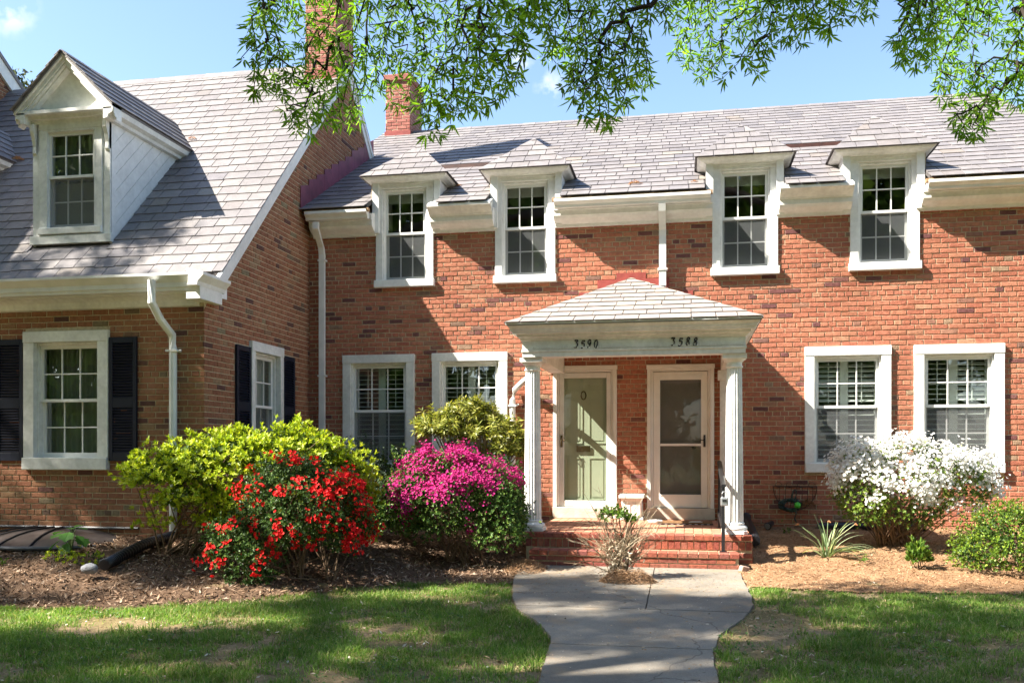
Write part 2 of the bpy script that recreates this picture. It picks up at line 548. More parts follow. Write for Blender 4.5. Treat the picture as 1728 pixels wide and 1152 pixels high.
def slate_field(P, O, U, V, N, region, expo, holes=(), seed=1, parent=None, widths=WID, lift=.012, score=None, vstart=None, indiv=True):
    """O origin, U along the eave, V up the slope, N out; region: convex ccw polygon in (u, v)"""
    r = random.Random(seed)
    O, U, V, N = Vector(O), Vector(U), Vector(V), Vector(N)
    us = [p[0] for p in region]; vs = [p[1] for p in region]
    v = min(vs) if vstart is None else vstart
    B = Matrix(((U.x, V.x, N.x, 0), (U.y, V.y, N.y, 0), (U.z, V.z, N.z, 0), (0, 0, 0, 1)))
    row = 0
    while v < max(vs) - .02:
        L = expo * 1.28
        u = min(us) - r.uniform(0, .3)
        while u < max(us):
            w = r.choice(widths)
            g = .009
            a, b = u + g / 2, u + w - g / 2
            vv = v + r.uniform(-.006, .006) - (r.uniform(.01, .035) if r.random() < .025 else 0)
            u += w
            segs = [(a, b)]
            for (o0, o1, p0, p1) in holes:
                if vv + expo * .9 <= p0 or vv >= p1 - .03: continue
                ns = []
                for (x, y) in segs:
                    if y <= o0 or x >= o1: ns.append((x, y)); continue
                    if x < o0: ns.append((x, o0))
                    if y > o1: ns.append((o1, y))
                segs = ns
            for (x, y) in segs:
                if y - x < .03: continue
                poly = clip_poly([(x, vv), (y, vv), (y, vv + L), (x, vv + L)], region)
                if len(poly) < 3 or abs(area2(poly)) < .0012: continue
                if abs((y - x) - (w - g)) < 1e-6 and abs(abs(area2(poly)) - (y - x) * L) < 1e-5 and indiv:
                    sd = r.randrange(4)
                    M = Matrix.Translation(O + U * x + V * vv) @ B @ Matrix.Rotation(r.uniform(-.008, .008), 4, 'Z')
                    c = O + U * (x + y) / 2 + V * (vv + expo / 2)
                    P.piece((w, round(L, 3), sd, lift), (lambda w=w - g, L=L, sd=sd: slate_shape(w, L, lift, sd)), M, score(c) if score else (c - CAMP).length, parent)
                else:
                    h = lambda q: lift + .009 - (lift + .002) * (q[1] - vv) / L
                    top = [O + U * q[0] + V * q[1] + N * h(q) for q in poly]
                    P.rest.prism([t - N * .0085 for t in top], N * .0085)
        v += expo
        row += 1


def wall_grid(mb, mp, u0, u1, v0, v1, d0, d1, openings):
    """slab with rectangular openings cut out of it"""
    us = sorted({u0, u1} | {min(max(o[i], u0), u1) for o in openings for i in (0, 1)})
    for a, b in zip(us[:-1], us[1:]):
        if b - a < 1e-5: continue
        spans = [(v0, v1)]
        for (o0, o1, p0, p1) in openings:
            if o0 < (a + b) / 2 < o1:
                ns = []
                for (x, y) in spans:
                    if y <= p0 or x >= p1: ns.append((x, y)); continue
                    if x < p0: ns.append((x, p0))
                    if y > p1: ns.append((p1, y))
                spans = ns
        for (x, y) in spans:
            mb.mbox(mp, a, b, d0, d1, x, y)


def window(house, mp, u0, u1, v0, v1, tw=.11, hd=.13, sh=.12, proud=.06, sd=-.03, rail=None, name='window', glass_m=None, trim=None, screen=True, nose=.03, wide=.0):
    trim = trim or M_TRIM; glass_m = glass_m or M_GLASS
    c = MB()
    c.mbox(mp, u0, u0 + tw, -.13, proud, v0 + sh, v1 - hd)
    c.mbox(mp, u1 - tw, u1, -.13, proud, v0 + sh, v1 - hd)
    c.mbox(mp, u0 - .004, u1 + .004, -.13, proud + .006, v1 - hd, v1)
    # inner stop bead
    c.mbox(mp, u0 + tw, u0 + tw + .022, -.13, sd + .055, v0 + sh, v1 - hd)
    c.mbox(mp, u1 - tw - .022, u1 - tw, -.13, sd + .055, v0 + sh, v1 - hd)
    c.mbox(mp, u0 + tw + .022, u1 - tw - .022, -.13, sd + .055, v1 - hd - .03, v1 - hd)
    w = soften(c.obj(name, trim, house), .004, 1)
    soften(MB().mbox(mp, u0 - wide, u1 + wide, -.13, proud + nose, v0, v0 + sh).obj('sill', trim, w), .008, 2)
    a, b = u0 + tw + .022, u1 - tw - .022
    lo, hi = v0 + sh, v1 - hd - .03
    mid = rail if rail is not None else (lo + hi) / 2
    for (x0, x1, y0, y1, d, up) in ((a, b, mid - .018, hi, sd, True), (a, b, lo, mid + .018, sd - .045, False)):
        f = MB(); st = .040; rt, rbm = (.045, .036) if up else (.036, .06)
        f.mbox(mp, x0, x0 + st, d - .018, d + .018, y0, y1); f.mbox(mp, x1 - st, x1, d - .018, d + .018, y0, y1)
        f.mbox(mp, x0 + st, x1 - st, d - .018, d + .018, y1 - rt, y1); f.mbox(mp, x0 + st, x1 - st, d - .018, d + .018 + (.012 if up else 0), y0, y0 + rbm)
        f.obj('sash', M_SASH, w)
        gx0, gx1, gy0, gy1 = x0 + st, x1 - st, y0 + rbm, y1 - rt
        mu = MB(); mw = .008
        for k in (1, 2):
            x = gx0 + (gx1 - gx0) * k / 3
            mu.mbox(mp, x - mw, x + mw, d - .01, d + .010, gy0, gy1)
        y = (gy0 + gy1) / 2
        xs = [gx0 + (gx1 - gx0) * k / 3 for k in range(4)]
        for k in range(3):
            mu.mbox(mp, xs[k] + (mw if k else 0), xs[k + 1] - (mw if k < 2 else 0), d - .01, d + .010, y - mw, y + mw)
        mu.obj('muntin', M_SASH, w)
        for i in range(3):
            for jv in range(2):
                pa, pb = xs[i] + (mw if i else 0), xs[i + 1] - (mw if i < 2 else 0)
                qa, qb = (gy0, y - mw) if jv == 0 else (y + mw, gy1)
                MB().add([mp(pa, d, qa), mp(pb, d, qa), mp(pb, d, qb), mp(pa, d, qb)], [(0, 1, 2, 3)]).obj('pane', glass_m, w)
        if screen and not up:
            q = sd + .012
            MB().add([mp(x0 + .014, q, y0), mp(x1 - .014, q, y0), mp(x1 - .014, q, y1 - .03), mp(x0 + .014, q, y1 - .03)], [(0, 1, 2, 3)]).obj('insect_screen', M_SCREEN, w)
            s = MB()
            s.mbox(mp, x0, x0 + .014, q - .006, q + .006, y0, y1 - .045); s.mbox(mp, x1 - .014, x1, q - .006, q + .006, y0, y1 - .045)
            s.mbox(mp, x0 + .014, x1 - .014, q - .006, q + .006, y0, y0 + .014)
            s.obj('screen_frame', M_SASH, w)
    return w, (a, b, lo, hi, mid)
# ------------------------------------------------------------------ ground heights
def sstep(t):
    t = min(max(t, 0.0), 1.0)
    return t * t * (3 - 2 * t)


def lawn_z(y):
    return .15 + .035 * (max(y, -9.0) + 2.75) if y < -2.75 else .15


def ground_z(x, y):
    ar = .42 + .097 * y
    al = min(.44 + .15 * (y + 3.12), .45)
    w = sstep((-2.2 - x) / 2.6)
    bed = ar * (1 - w) + al * w
    l = lawn_z(y)
    d = bed - l
    return l + (d if d > .05 else (max(d + .05, 0) ** 2 / .2 if d > -.05 else 0))


# ------------------------------------------------------------------ main townhouse
YR, ZR, MR = 0.0, 5.274, .557                     # main roof plane z = ZR + MR*y
XR0, XR1 = -6.12, 5.40
RIDGE_Y = 4.93


def roof_z(y):
    return ZR + MR * y


house = thing('brick_townhouse', (0, 0, .3), 'two-storey red brick townhouse with grey slate roof and four hipped wall dormers', 'house')
FM = front(0.0)
LOWW = [(-5.131, -4.006, 1.150, 2.92), (-3.73, -2.59, 1.150, 2.925), (1.596, 2.719, 1.177, 2.905), (3.014, 4.14, 1.182, 2.901)]
DORM = [-4.12, -2.305, .785, 2.61]
DHW = .447
UPC = [-4.16, -2.328, .792, 2.638]
UPW = [(c - DHW, c + DHW, 3.925, 5.46) for c in UPC]
DOORS = [(-1.911, -.992, .50, 2.703), (-.562, .372, .50, 2.697)]
ops = [(a + .03, b - .03, c + .02, d - .03) for a, b, c, d in LOWW] + [(a + .03, b - .03, c + .02, 5.6) for a, b, c, d in UPW] + [(a + .03, b - .03, c, d - .03) for a, b, c, d in DOORS]
m = MB()
wall_grid(m, FM, -5.80, 5.25, -.2, 4.80, -.22, 0, ops)
for c in UPC:                                     # wall rises inside each dormer
    m.mbox(FM, c - .53, c - DHW + .03, -.20, -.01, 4.80, 5.5)
    m.mbox(FM, c + DHW - .03, c + .53, -.20, -.01, 4.80, 5.5)
m.obj('wall', M_MORTAR, house)
# unseen sides and back close the house, floors and partitions darken the rooms
m = MB()
m.box(5.0, 5.25, .22, 9.86, -.2, 5.3); m.box(-5.8, 5.25, 9.62, 9.86, -.2, 5.25)
m.add([(5.25, .0, 5.25), (5.25, 9.86, 5.25), (5.25, RIDGE_Y, roof_z(RIDGE_Y) - .06), (5.0, .0, 5.25), (5.0, 9.86, 5.25), (5.0, RIDGE_Y, roof_z(RIDGE_Y) - .06)],
      [(0, 1, 2), (3, 5, 4), (0, 2, 5, 3), (1, 4, 5, 2)])
m.obj('wall', M_BRICK, house)
m = MB()
m.box(-5.6, 5.0, .30, 4.2, .30, .42)
m.box(-5.6, 5.0, 4.2, 4.3, .3, 6.9); m.box(-.62, -.54, .42, 4.2, .42, 3.3); m.box(-2.2, -2.12, .42, 4.2, .42, 3.3); m.box(.42, .50, .42, 4.2, .42, 3.3)
m.box(-5.6, -5.5, .3, 4.2, .4, 5.4)
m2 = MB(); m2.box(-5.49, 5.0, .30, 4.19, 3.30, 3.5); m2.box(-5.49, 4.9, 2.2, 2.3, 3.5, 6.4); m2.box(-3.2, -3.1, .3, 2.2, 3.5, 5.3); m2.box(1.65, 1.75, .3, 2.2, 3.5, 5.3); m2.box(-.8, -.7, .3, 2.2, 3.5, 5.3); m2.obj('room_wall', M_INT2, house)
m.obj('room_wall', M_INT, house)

# bricks
PB = Pieces('brick', M_BRICK, house, 300, 'brickwork')


def bscore(u, v):
    d = math.hypot(u, 13.24) + abs(v - 1.5) * .15
    if v < 1.7 and 1.5 < u < 4.2: d += 50
    if u > 4.45: d += 60
    if -2.6 < u < 1.2: d += 6 if v > 2.6 and v < 4.0 else 2
    if u < -3.9 and v < 1.8: d += 40
    return d


trim = [(a - .004, b + .004, c - .002, d) for a, b, c, d in LOWW + DOORS] + [(a, b, c - .002, 9) for a, b, c, d in UPW]
brick_field(PB, FM, -5.70, 5.25, .10, 4.735, .0680, 1.991, trim, seed=3, score=bscore)
PB.finish()

# lower windows, with plantation shutters behind the glass
for i, (a, b, c, d) in enumerate(LOWW):
    w, (ia, ib, lo, hi, mid) = window(house, FM, a, b, c, d, tw=.125, hd=.125, sh=.13, proud=.05, sd=-.045, rail=2.08 if i > 1 else 2.075, glass_m=M_GLASS2, screen=True)
    st = MB(); cx = (ia + ib) / 2 - .015
    st.mbox(FM, cx - .055, cx + .055, -.215, -.185, lo, hi)
    st.mbox(FM, ia - .0, ia + .03, -.215, -.185, lo, hi); st.mbox(FM, ib - .03, ib, -.215, -.185, lo, hi)
    st.mbox(FM, ia + .03, cx - .055, -.213, -.187, mid - .03, mid + .03); st.mbox(FM, cx + .055, ib - .03, -.213, -.187, mid - .03, mid + .03)
    st.obj('shutter_stile', M_LOUVER, w)
    meshes = {}
    r = random.Random(40 + i)
    for (x0, x1, col) in ((ia + .032, cx - .057, 0), (cx + .057, ib - .032, 1)):
        n = 0
        z = lo + .05
        while z < hi - .03:
            if abs(z - mid) > .055:
                up = z > mid
                tilt = (.10 if i < 2 else ((.62 if col or i == 2 else .14) if up else .22))
                key = col
                if key not in meshes:
                    me = bpy.data.meshes.new('louver'); L_ = x1 - x0
                    q = MB().box(-L_ / 2, L_ / 2, -.034, .034, -.0045, .0045)
                    me.from_pydata(q.v, [], q.f); me.materials.append(M_LOUVER); me.update(); meshes[key] = me
                o = link(bpy.data.objects.new('louver', meshes[key])); o.parent = w; BASE[o] = BASE[house]
                o.location = Vector(((x0 + x1) / 2, .20, z)) - BASE[house]
                o.rotation_euler = (tilt + r.uniform(-.02, .02), 0, 0)
            z += .0685
        tr = MB().mbox(FM, (x0 + x1) / 2 - .006, (x0 + x1) / 2 + .006, -.165, -.150, mid + .06, hi - .05)
        tr.obj('tilt_rod', M_LOUVER, w)

# entrance doors: white storm doors over panelled doors
for i, (a, b, c, d) in enumerate(DOORS):
    fr = MB()
    zt = d; z0 = .66
    for (p, q) in ((a, a + .055), (b - .055, b)): fr.mbox(FM, p, q, -.13, .05, z0, zt - .06)
    fr.mbox(FM, a - .01, b + .01, -.13, .055, zt - .06, zt)
    for (p, q) in ((a + .055, a + .085), (b - .085, b - .055)): fr.mbox(FM, p, q, -.13, .012, z0, zt - .09)
    fr.mbox(FM, a + .055, b - .055, -.13, .012, zt - .09, zt - .06)
    dr = soften(fr.obj('door', M_CREAM, house), .005, 1)
    soften(MB().mbox(FM, a - .005, b + .01, -.13, .06, .503, z0 + .005).obj('sill', M_STONE, dr), .008)
    x0, x1, y0, y1 = a + .088, b - .088, z0 + .012, zt - .10
    gx0, gx1, gy0, gy1 = (x0 + .065, x1 - .062, y0 + .085, y1 - .075) if i == 0 else (x0 + .095, x1 - .092, y0 + .165, y1 - .115)
    sd_ = MB(); D0, D1 = -.03, -.004
    sd_.mbox(FM, x0, gx0, D0, D1, y0, y1); sd_.mbox(FM, gx1, x1, D0, D1, y0, y1)
    sd_.mbox(FM, gx0, gx1, D0, D1, y0, gy0); sd_.mbox(FM, gx0, gx1, D0, D1, gy1, y1)
    if i == 1:
        sd_.mbox(FM, gx0, gx1, D0 + .004, D1 + .004, 1.545, 1.580)
        sd_.mbox(FM, gx0, gx1, D0 + .002, D1 + .006, gy0 - .001, gy0 + .02)
        sd_.mbox(FM, gx0 - .03, gx1 + .03, D1, D1 + .008, gy1 + .045, gy1 + .052)
    sm = M_CREAM if i else M_METALW
    s = soften(sd_.obj('storm_door_frame', sm, dr), .004, 1)
    MB().add([FM(gx0, -.016, gy0), FM(gx1, -.016, gy0), FM(gx1, -.016, gy1), FM(gx0, -.016, gy1)], [(0, 1, 2, 3)]).obj('pane', M_GLASS3, dr)
    if i == 1:
        MB().add([FM(gx0, -.022, gy0), FM(gx1, -.022, gy0), FM(gx1, -.022, gy1), FM(gx0, -.022, gy1)], [(0, 1, 2, 3)]).obj('insect_screen', M_SCREEN, dr)
    # panelled inner door
    pm = M_GREEND if i == 0 else M_DARKD
    p = MB(); e0, e1 = a + .057, b - .057
    p.mbox(FM, e0, e1, -.125, -.095, z0 + .005, zt - .062)
    W = e1 - e0; cx = (e0 + e1) / 2
    for (r0, r1) in ((.16, .78), (.98, 1.62), (1.74, 1.98)):
        for (q0, q1) in ((e0 + .10, cx - .045), (cx + .045, e1 - .10)):
            za, zb = z0 + r0 - .06, z0 + r1 - .06
            for (u0, u1, v0, v1) in ((q0, q0 + .018, za, zb), (q1 - .018, q1, za, zb), (q0 + .018, q1 - .018, za, za + .018), (q0 + .018, q1 - .018, zb - .018, zb)):
                p.mbox(FM, u0, u1, -.095, -.084, v0, v1)
            p.mbox(FM, q0 + .045, q1 - .045, -.095, -.088, za + .045, zb - .045)
    p.obj('inner_door', pm, dr)
    if i == 0:
        MB().mbox(FM, cx - .13, cx + .07, -.084, -.070, 1.46, 1.55).obj('mail_slot', M_BRASS, dr)
        k = MB(); k.tube([(cx - .03 + .035 * math.cos(t), .083, 2.28 + .06 * math.sin(t)) for t in np.linspace(0, 2 * PI, 13)], .008, 6); k.obj('knocker', M_BRASS, dr)
        hx = x0 + .03
    else:
        k = MB(); k.lathe([(.0, 1.50), (.02, 1.503), (.03, 1.52), (.03, 1.535), (.02, 1.552), (.0, 1.555)], gx1 - .10, .07, 12); k.obj('knob', M_IRON, dr)
        hx = x1 - .045
    h = MB(); h.mbox(FM, hx - .014, hx + .014, -.004, .006, 1.53, 1.70)
    h.tube([FM(hx, .004, 1.66), FM(hx, .045, 1.655), FM(hx, .05, 1.60), FM(hx, .045, 1.55), FM(hx, .004, 1.545)], .008, 6)
    h.tube([FM(hx, .03, 1.625), FM(hx + (-.06 if i else .05), .035, 1.628)], .007, 6)
    h.obj('handle', M_IRON if i else M_BRASS, dr)

# ---- roof body, eaves, gutters
segs = []
xs = [-5.66] + [q for c in DORM for q in (c - .475, c + .475)] + [XR1]
eaves = [(-5.60, UPC[0] - DHW), (UPC[0] + DHW, UPC[1] - DHW), (UPC[1] + DHW, UPC[2] - DHW), (UPC[2] + DHW, UPC[3] - DHW), (UPC[3] + DHW, XR1 - .02)]
m = MB()
th = .05
YB = .50


def rslab(x0, x1, y0, y1):
    m.prism([(x0, y0, roof_z(y0) - th), (x0, y1, roof_z(y1) - th), (x0, y1, roof_z(y1)), (x0, y0, roof_z(y0))], (x1 - x0, 0, 0))


rslab(XR0, XR1, YB, RIDGE_Y)
rx = [XR0] + [q for c in DORM for q in (c - .535, c + .535)] + [XR1]
for a, b in zip(rx[0::2], rx[1::2]): rslab(a, b, -.30, YB)
m.prism([(XR0, RIDGE_Y, roof_z(RIDGE_Y) - th), (XR0, 10.1, roof_z(RIDGE_Y) - MR * (10.1 - RIDGE_Y) - th), (XR0, 10.1, roof_z(RIDGE_Y) - MR * (10.1 - RIDGE_Y)), (XR0, RIDGE_Y, roof_z(RIDGE_Y))], (XR1 - XR0, 0, 0))
roof = m.obj('roof', M_FELT, house)
m = MB()
for x in (XR0 - .035, XR1):                        # rake boards
    for s in (1, -1):
        y0 = -.36 if s > 0 else 10.1
        z0 = roof_z(-.36)
        m.prism([(x, y0, z0 - .22), (x, RIDGE_Y, roof_z(RIDGE_Y) - .20), (x, RIDGE_Y, roof_z(RIDGE_Y) - .01), (x, y0, z0 - .01)], (.035, 0, 0))
m.obj('rake_board', M_TRIM, house)

cornice = [(-.0, 4.705), (-.055, 4.708), (-.062, 4.742), (-.085, 4.760), (-.135, 4.775), (-.185, 4.805), (-.205, 4.83), (-.212, 4.835), (-.212, 4.905), (-.23, 4.91), (-.24, 5.00), (0, 5.06)]
gut_o = [(-.245, 4.985), (-.245, 4.875), (-.315, 4.862), (-.335, 4.872), (-.345, 4.905), (-.385, 4.935), (-.395, 4.945), (-.395, 4.985), (-.38, 4.990), (-.377, 4.955), (-.33, 4.93), (-.32, 4.885), (-.262, 4.89), (-.262, 4.985)]
crown = [(-.21, 4.905), (-.24, 4.908), (-.25, 4.925), (-.32, 4.975), (-.36, 5.005), (-.382, 5.012), (-.382, 5.045), (-.2, 5.13)]
for i, (a, b) in enumerate(eaves):
    MB().prof_x(cornice, a, b).obj('cornice', M_WHITE, house)
    if i in (0, 2, 4):
        g = MB().prof_x([(y, z + .045) for y, z in gut_o], a + (.0 if i == 0 else .035), b - .035)
        ends = [(b - .035, b - .030)] + ([(a + .03, a + .035)])
        for (p, q) in ends:
            g.prof_x([(y, z + .045) for y, z in gut_o[:8]], p, q)
        g.obj('gutter', M_METALW, house)
        MB().box(a, b, -.375, -.30, 5.005, 5.050).obj('eave_board', mat('bare_wood', (.36, .23, .13), .9, var=.25, vscale=20), house)
    else:
        MB().prof_x(crown, a, b).obj('crown_moulding', M_TRIM, house)

PS = Pieces('slate', M_SLATE, house, 300, 'slate_courses')
cs, sn = 1 / math.hypot(1, MR), MR / math.hypot(1, MR)
VR = (0, cs, sn); NR = (0, -sn, cs)
SLEN = (RIDGE_Y + .40) / cs
holes = [(c - .535, c + .535, -1, (YB + .40) / cs) for c in DORM]


def rscore(c):
    s = (c - CAMP).length
    for dc in DORM:
        if abs(c.x - dc) < .8 and c.y < 2.2: s += 20
    if c.x > 4.6 or c.x < -5.2: s += 20
    return s


slate_field(PS, (0, -.40, roof_z(-.40) + .002), (1, 0, 0), VR, NR, [(XR0 - .05, 0), (XR1 + .05, 0), (XR1 + .05, SLEN), (XR0 - .05, SLEN)], .258, holes, seed=9, score=rscore)
# ridge slates
rb = random.Random(5)
x = XR0
q = MB()
while x < XR1:
    w = .262
    M = Matrix.Translation((x, RIDGE_Y, roof_z(RIDGE_Y)))
    def cap(w=w):
        k = MB()
        for s in (-1, 1):
            k.hexa([(0, s * .15, -.075), (w - .006, s * .15, -.075), (w - .006, 0, .018), (0, 0, .018), (0, s * .15, -.063), (w - .006, s * .15, -.063), (w - .006, 0, .033), (0, 0, .033)])
        return k.v, k.f
    PS.piece('ridge', cap, M @ Matrix.Rotation(rb.uniform(-.02, .03), 4, 'Y'), 16.5 + abs(x))
    x += w

# rusty strips where the dormer ridges tie into the slope, red flashing
for a, b in ((DORM[0] + .06, DORM[1] - .06), (DORM[2] + .06, DORM[3] - .06)):
    y0, y1 = 1.60, 1.68
    m = MB(); m.prism([(a, y0, roof_z(y0) + .015), (a, y1, roof_z(y1) + .02), (a, y1, roof_z(y1) + .04), (a, y0 + .01, roof_z(y0) + .075)], (b - a, 0, 0))
    m.obj('flashing', M_COPPER, house)

# ---- wall dormers
for i, c in enumerate(DORM):
    hw, yf, ez, p = .525, -.085, 5.555, .13
    dm = link(bpy.data.objects.new('dormer', None)); dm.parent = house; BASE[dm] = BASE[house]
    for q0, q1 in ((c - hw, c - DHW + .02), (c + DHW - .02, c + hw)):
        MB().box(q0, q1, yf, .0, 4.74, 5.49).obj('corner_board', M_WHITE, dm)
    for q0, q1 in ((c - hw, c - hw + .04), (c + hw - .04, c + hw)):
        MB().box(q0, q1, 0, .75, 4.95, 5.47).obj('cheek', M_WHITE, dm)
    MB().sweep_u([(0.0, 5.488), (.014, 5.490), (.02, 5.498), (.05, 5.506), (.09, 5.518), (.108, 5.534), (.112, 5.544), (.122, 5.546), (.122, 5.556), (-.05, 5.556), (-.05, 5.488)], c - hw, c + hw, yf, .78).obj('crown_moulding', M_TRIM, dm)
    e = hw + p
    yfe, ya, yb, zr = yf - p, .62, 1.76, 6.235
    ybk = (ez - ZR) / MR
    A, B, C_, Dd = (c - e, yfe, ez), (c + e, yfe, ez), (c, ya, zr), (c, yb, zr)
    E_, F_ = (c + e, ybk + .02, ez), (c - e, ybk + .02, ez)
    m = MB(); k = -.008
    low = lambda q: (q[0], q[1], q[2] + k)
    m.add([A, B, C_, Dd, E_, F_, low(A), low(B), low(E_), low(F_)], [(0, 1, 2), (1, 4, 3, 2), (0, 2, 3, 5), (6, 7, 1, 0), (7, 8, 4, 1), (9, 6, 0, 5), (6, 9, 8, 7)])
    m.obj('dormer_roof', M_SLATE, dm)
    # front hip and two sides, in slate
    L1 = math.hypot(ya - yfe, zr - ez)
    V1 = Vector((0, ya - yfe, zr - ez)).normalized()
    slate_field(PS, (c, yfe, ez), (1, 0, 0), V1, Vector((0, -V1.z, V1.y)), [(-e - .025, -.02), (e + .025, -.02), (0, L1 + .02)], .205, seed=20 + i, parent=dm, lift=.012, vstart=-.02, score=lambda q: (q - CAMP).length - 3)
    for s in (1, -1):
        Vs = Vector((-s * e, 0, zr - ez)); L2 = Vs.length; Vs.normalize()
        Us = Vector((0, 1, 0)) if s > 0 else Vector((0, -1, 0))
        Ns = Us.cross(Vs)
        if Ns.z < 0: Ns = -Ns
        O = Vector((c + s * e, 0, ez))
        reg = [(yfe - .02, -.02), (ybk, -.02), (yb, L2), (ya, L2)] if s > 0 else [(-ybk, -.02), (-yfe + .02, -.02), (-ya, L2), (-yb, L2)]
        slate_field(PS, O, Us, Vs, Ns, reg, .205, seed=30 + i + 7 * s, parent=dm, lift=.012, vstart=-.02, indiv=False)
    # window in the dormer front
    u0, u1, v0, v1 = UPW[i]
    w, (ia, ib, lo, hi, mid) = window(house, front(0), u0, u1, v0, v1, tw=.108, hd=.05, sh=.11, proud=.035, sd=-.045, rail=4.735, trim=M_WHITE, wide=.02, screen=True, nose=.045)
    MB().box(ia, ib, .13, .16, hi - .16, hi).obj('roller_blind', M_CURTAIN, w)
    MB().mbox(front(0), u0, u1, -.05, .06, v1, v1 + .045).obj('frieze_board', M_WHITE, dm)
PS.finish()

# ---- downspouts on the main wall
m = MB()
def rect_pipe(m, pts, w, d):
    """rectangular downspout through points (x, y, z); w across x, d across y"""
    n = len(m.v)
    rings = []
    for i, p in enumerate(pts):
        rings.append([(p[0] - w / 2, p[1] - d / 2, p[2]), (p[0] + w / 2, p[1] - d / 2, p[2]), (p[0] + w / 2, p[1] + d / 2, p[2]), (p[0] - w / 2, p[1] + d / 2, p[2])])
    for a, b in zip(rings[:-1], rings[1:]):
        m.hexa(b + a if a[0][2] > b[0][2] else a + b)


rect_pipe(m, [(-5.44, -.33, 4.88), (-5.44, -.33, 4.78), (-5.45, -.10, 4.55), (-5.45, -.07, 4.45), (-5.45, -.07, .45)], .085, .06)
for z in (4.35, 2.6, .9): m.box(-5.51, -5.39, -.107, -.0, z, z + .025)
m.obj('downspout', M_METALW, house)
m = MB()
rect_pipe(m, [(-.342, -.33, 4.90), (-.342, -.30, 4.80), (-.342, -.12, 4.58), (-.342, -.10, 4.50), (-.342, -.10, 3.80)], .098, .075)
m.box(-.41, -.275, -.15, 0, 4.02, 4.05)
m.obj('downspout', M_METALW, house)
MB().box(-.385, -.30, -.135, -.065, 3.785, 3.80).obj('downspout_outlet', M_IRON, house)

# ---- chimney on the main ridge
cm = MB(); cm.box(-6.035, -5.52, 4.66, 5.50, 7.4, 8.98)
ch = cm.obj('chimney', M_MORTAR, house)
soften(MB().box(-6.075, -5.48, 4.62, 5.54, 8.98, 9.12).obj('chimney_cap', M_PAINTBRICK, ch), .02)
PC = Pieces('brick', M_PAINTBRICK, ch, 0, 'chimney_bricks')
brick_field(PC, front(4.66), -6.035, -5.52, 7.85, 8.98, .069, 7.9, [], seed=61, proud=.006)
brick_field(PC, side(-5.52), 4.66, 5.50, 7.85, 8.98, .069, 7.9, [], seed=62, proud=.006)
PC.finish()
m = MB(); m.box(-6.05, -5.505, 4.63, 4.655, 7.80, 7.96)
m.obj('chimney_flashing', M_RED, ch)
m = MB(); m.lathe([(.11, 9.1), (.11, 9.25), (.13, 9.25), (.13, 9.28), (.0, 9.30)], -5.78, 5.05, 14); m.obj('flue_pot', M_IRON, ch)
# ------------------------------------------------------------------ projecting wing on the left
WX, WY, WL = -5.686, -3.12, -12.2
WZ0 = 6.455                                        # roof plane z = WZ0 + y (45 degrees), ridge at y = 1.60
WRY = 1.60


def wroof(y):
    return WZ0 + y


wing = thing('brick_wing_house', (-8.9, 0, .3), 'projecting brick gable wing with steep slate roof, pedimented dormer and black shutters', 'house')
FW, SW = front(WY), side(WX)
WWIN = (-8.106, -6.938, 1.243, 2.95)
SWIN = (-1.976, -1.009, 1.25, 2.93)
m = MB()
wall_grid(m, FW, WL, WX, -.1, 3.40, -.22, 0, [(WWIN[0] + .03, WWIN[1] - .03, WWIN[2] + .02, WWIN[3] - .03)])
wall_grid(m, SW, WY + .22, -.0, -.1, 3.40, -.22, 0, [(SWIN[0] + .03, SWIN[1] - .03, SWIN[2] + .02, SWIN[3] - .03)])
g0, g1 = wroof(WY + .22) - .02, wroof(WRY) - .02
m.prism([(WX - .22, WY + .22, 3.40), (WX - .22, 6.2, 3.40), (WX - .22, WRY, wroof(WRY) - .03)], (.22, 0, 0))
m.box(WX - .22, WX, 0, 6.2, -.1, 3.40)
m.obj('wall', M_MORTAR, wing)
m = MB(); m.box(WL, WX - .22, 6.0, 6.2, -.1, 3.5); m.box(WL, WL + .2, WY + .22, 6.0, -.1, 3.5)
m.obj('wall', M_WBRICK, wing)
m = MB(); m.box(WL + .2, WX - .22, WY + .22, 6, .28, .40); m.box(WL + .2, WX - .22, WY + .22, 6, 3.2, 3.36); m.box(WL + .2, WX - .22, 0, .1, .4, 3.2)
m.obj('room_wall', M_INT, wing)

PW = Pieces('brick', M_WBRICK, wing, 300, 'brickwork')
tr = [(WWIN[0] - .004, WWIN[1] + .004, WWIN[2] - .002, WWIN[3])]
brick_field(PW, FW, -12.0, WX + .006, .30, 3.22, .0702, 1.978, tr, seed=13,
            score=lambda u, v: math.hypot(u, 10.1) + (90 if u < -8.55 or (-8.5 < u < -6.55 and 1.33 < v < 2.86) or (v < 1.25 and u > -6.9) else 0))
trs = [(SWIN[0] - .004, SWIN[1] + .004, SWIN[2] - .002, SWIN[3]), (-2.37, -1.976, 1.35, 2.838), (-1.009, -.60, 1.35, 2.835)]
SREG = [(WY - .006, .2), (6.2, .2), (6.2, 3.42), (WRY, wroof(WRY) - .10), (-2.88, wroof(-2.88) - .10), (WY - .006, 3.16)]
brick_field(PW, SW, WY - .006, 4.2, .30, 8.0, .0702, 1.978, trs, region=SREG, seed=17,
            score=lambda u, v: math.hypot(u + 13.2, 5.7) * 1.03 + (80 if v < 1.7 or v > 5.2 else 0) + (60 if u > -.02 else 0))
PW.finish()

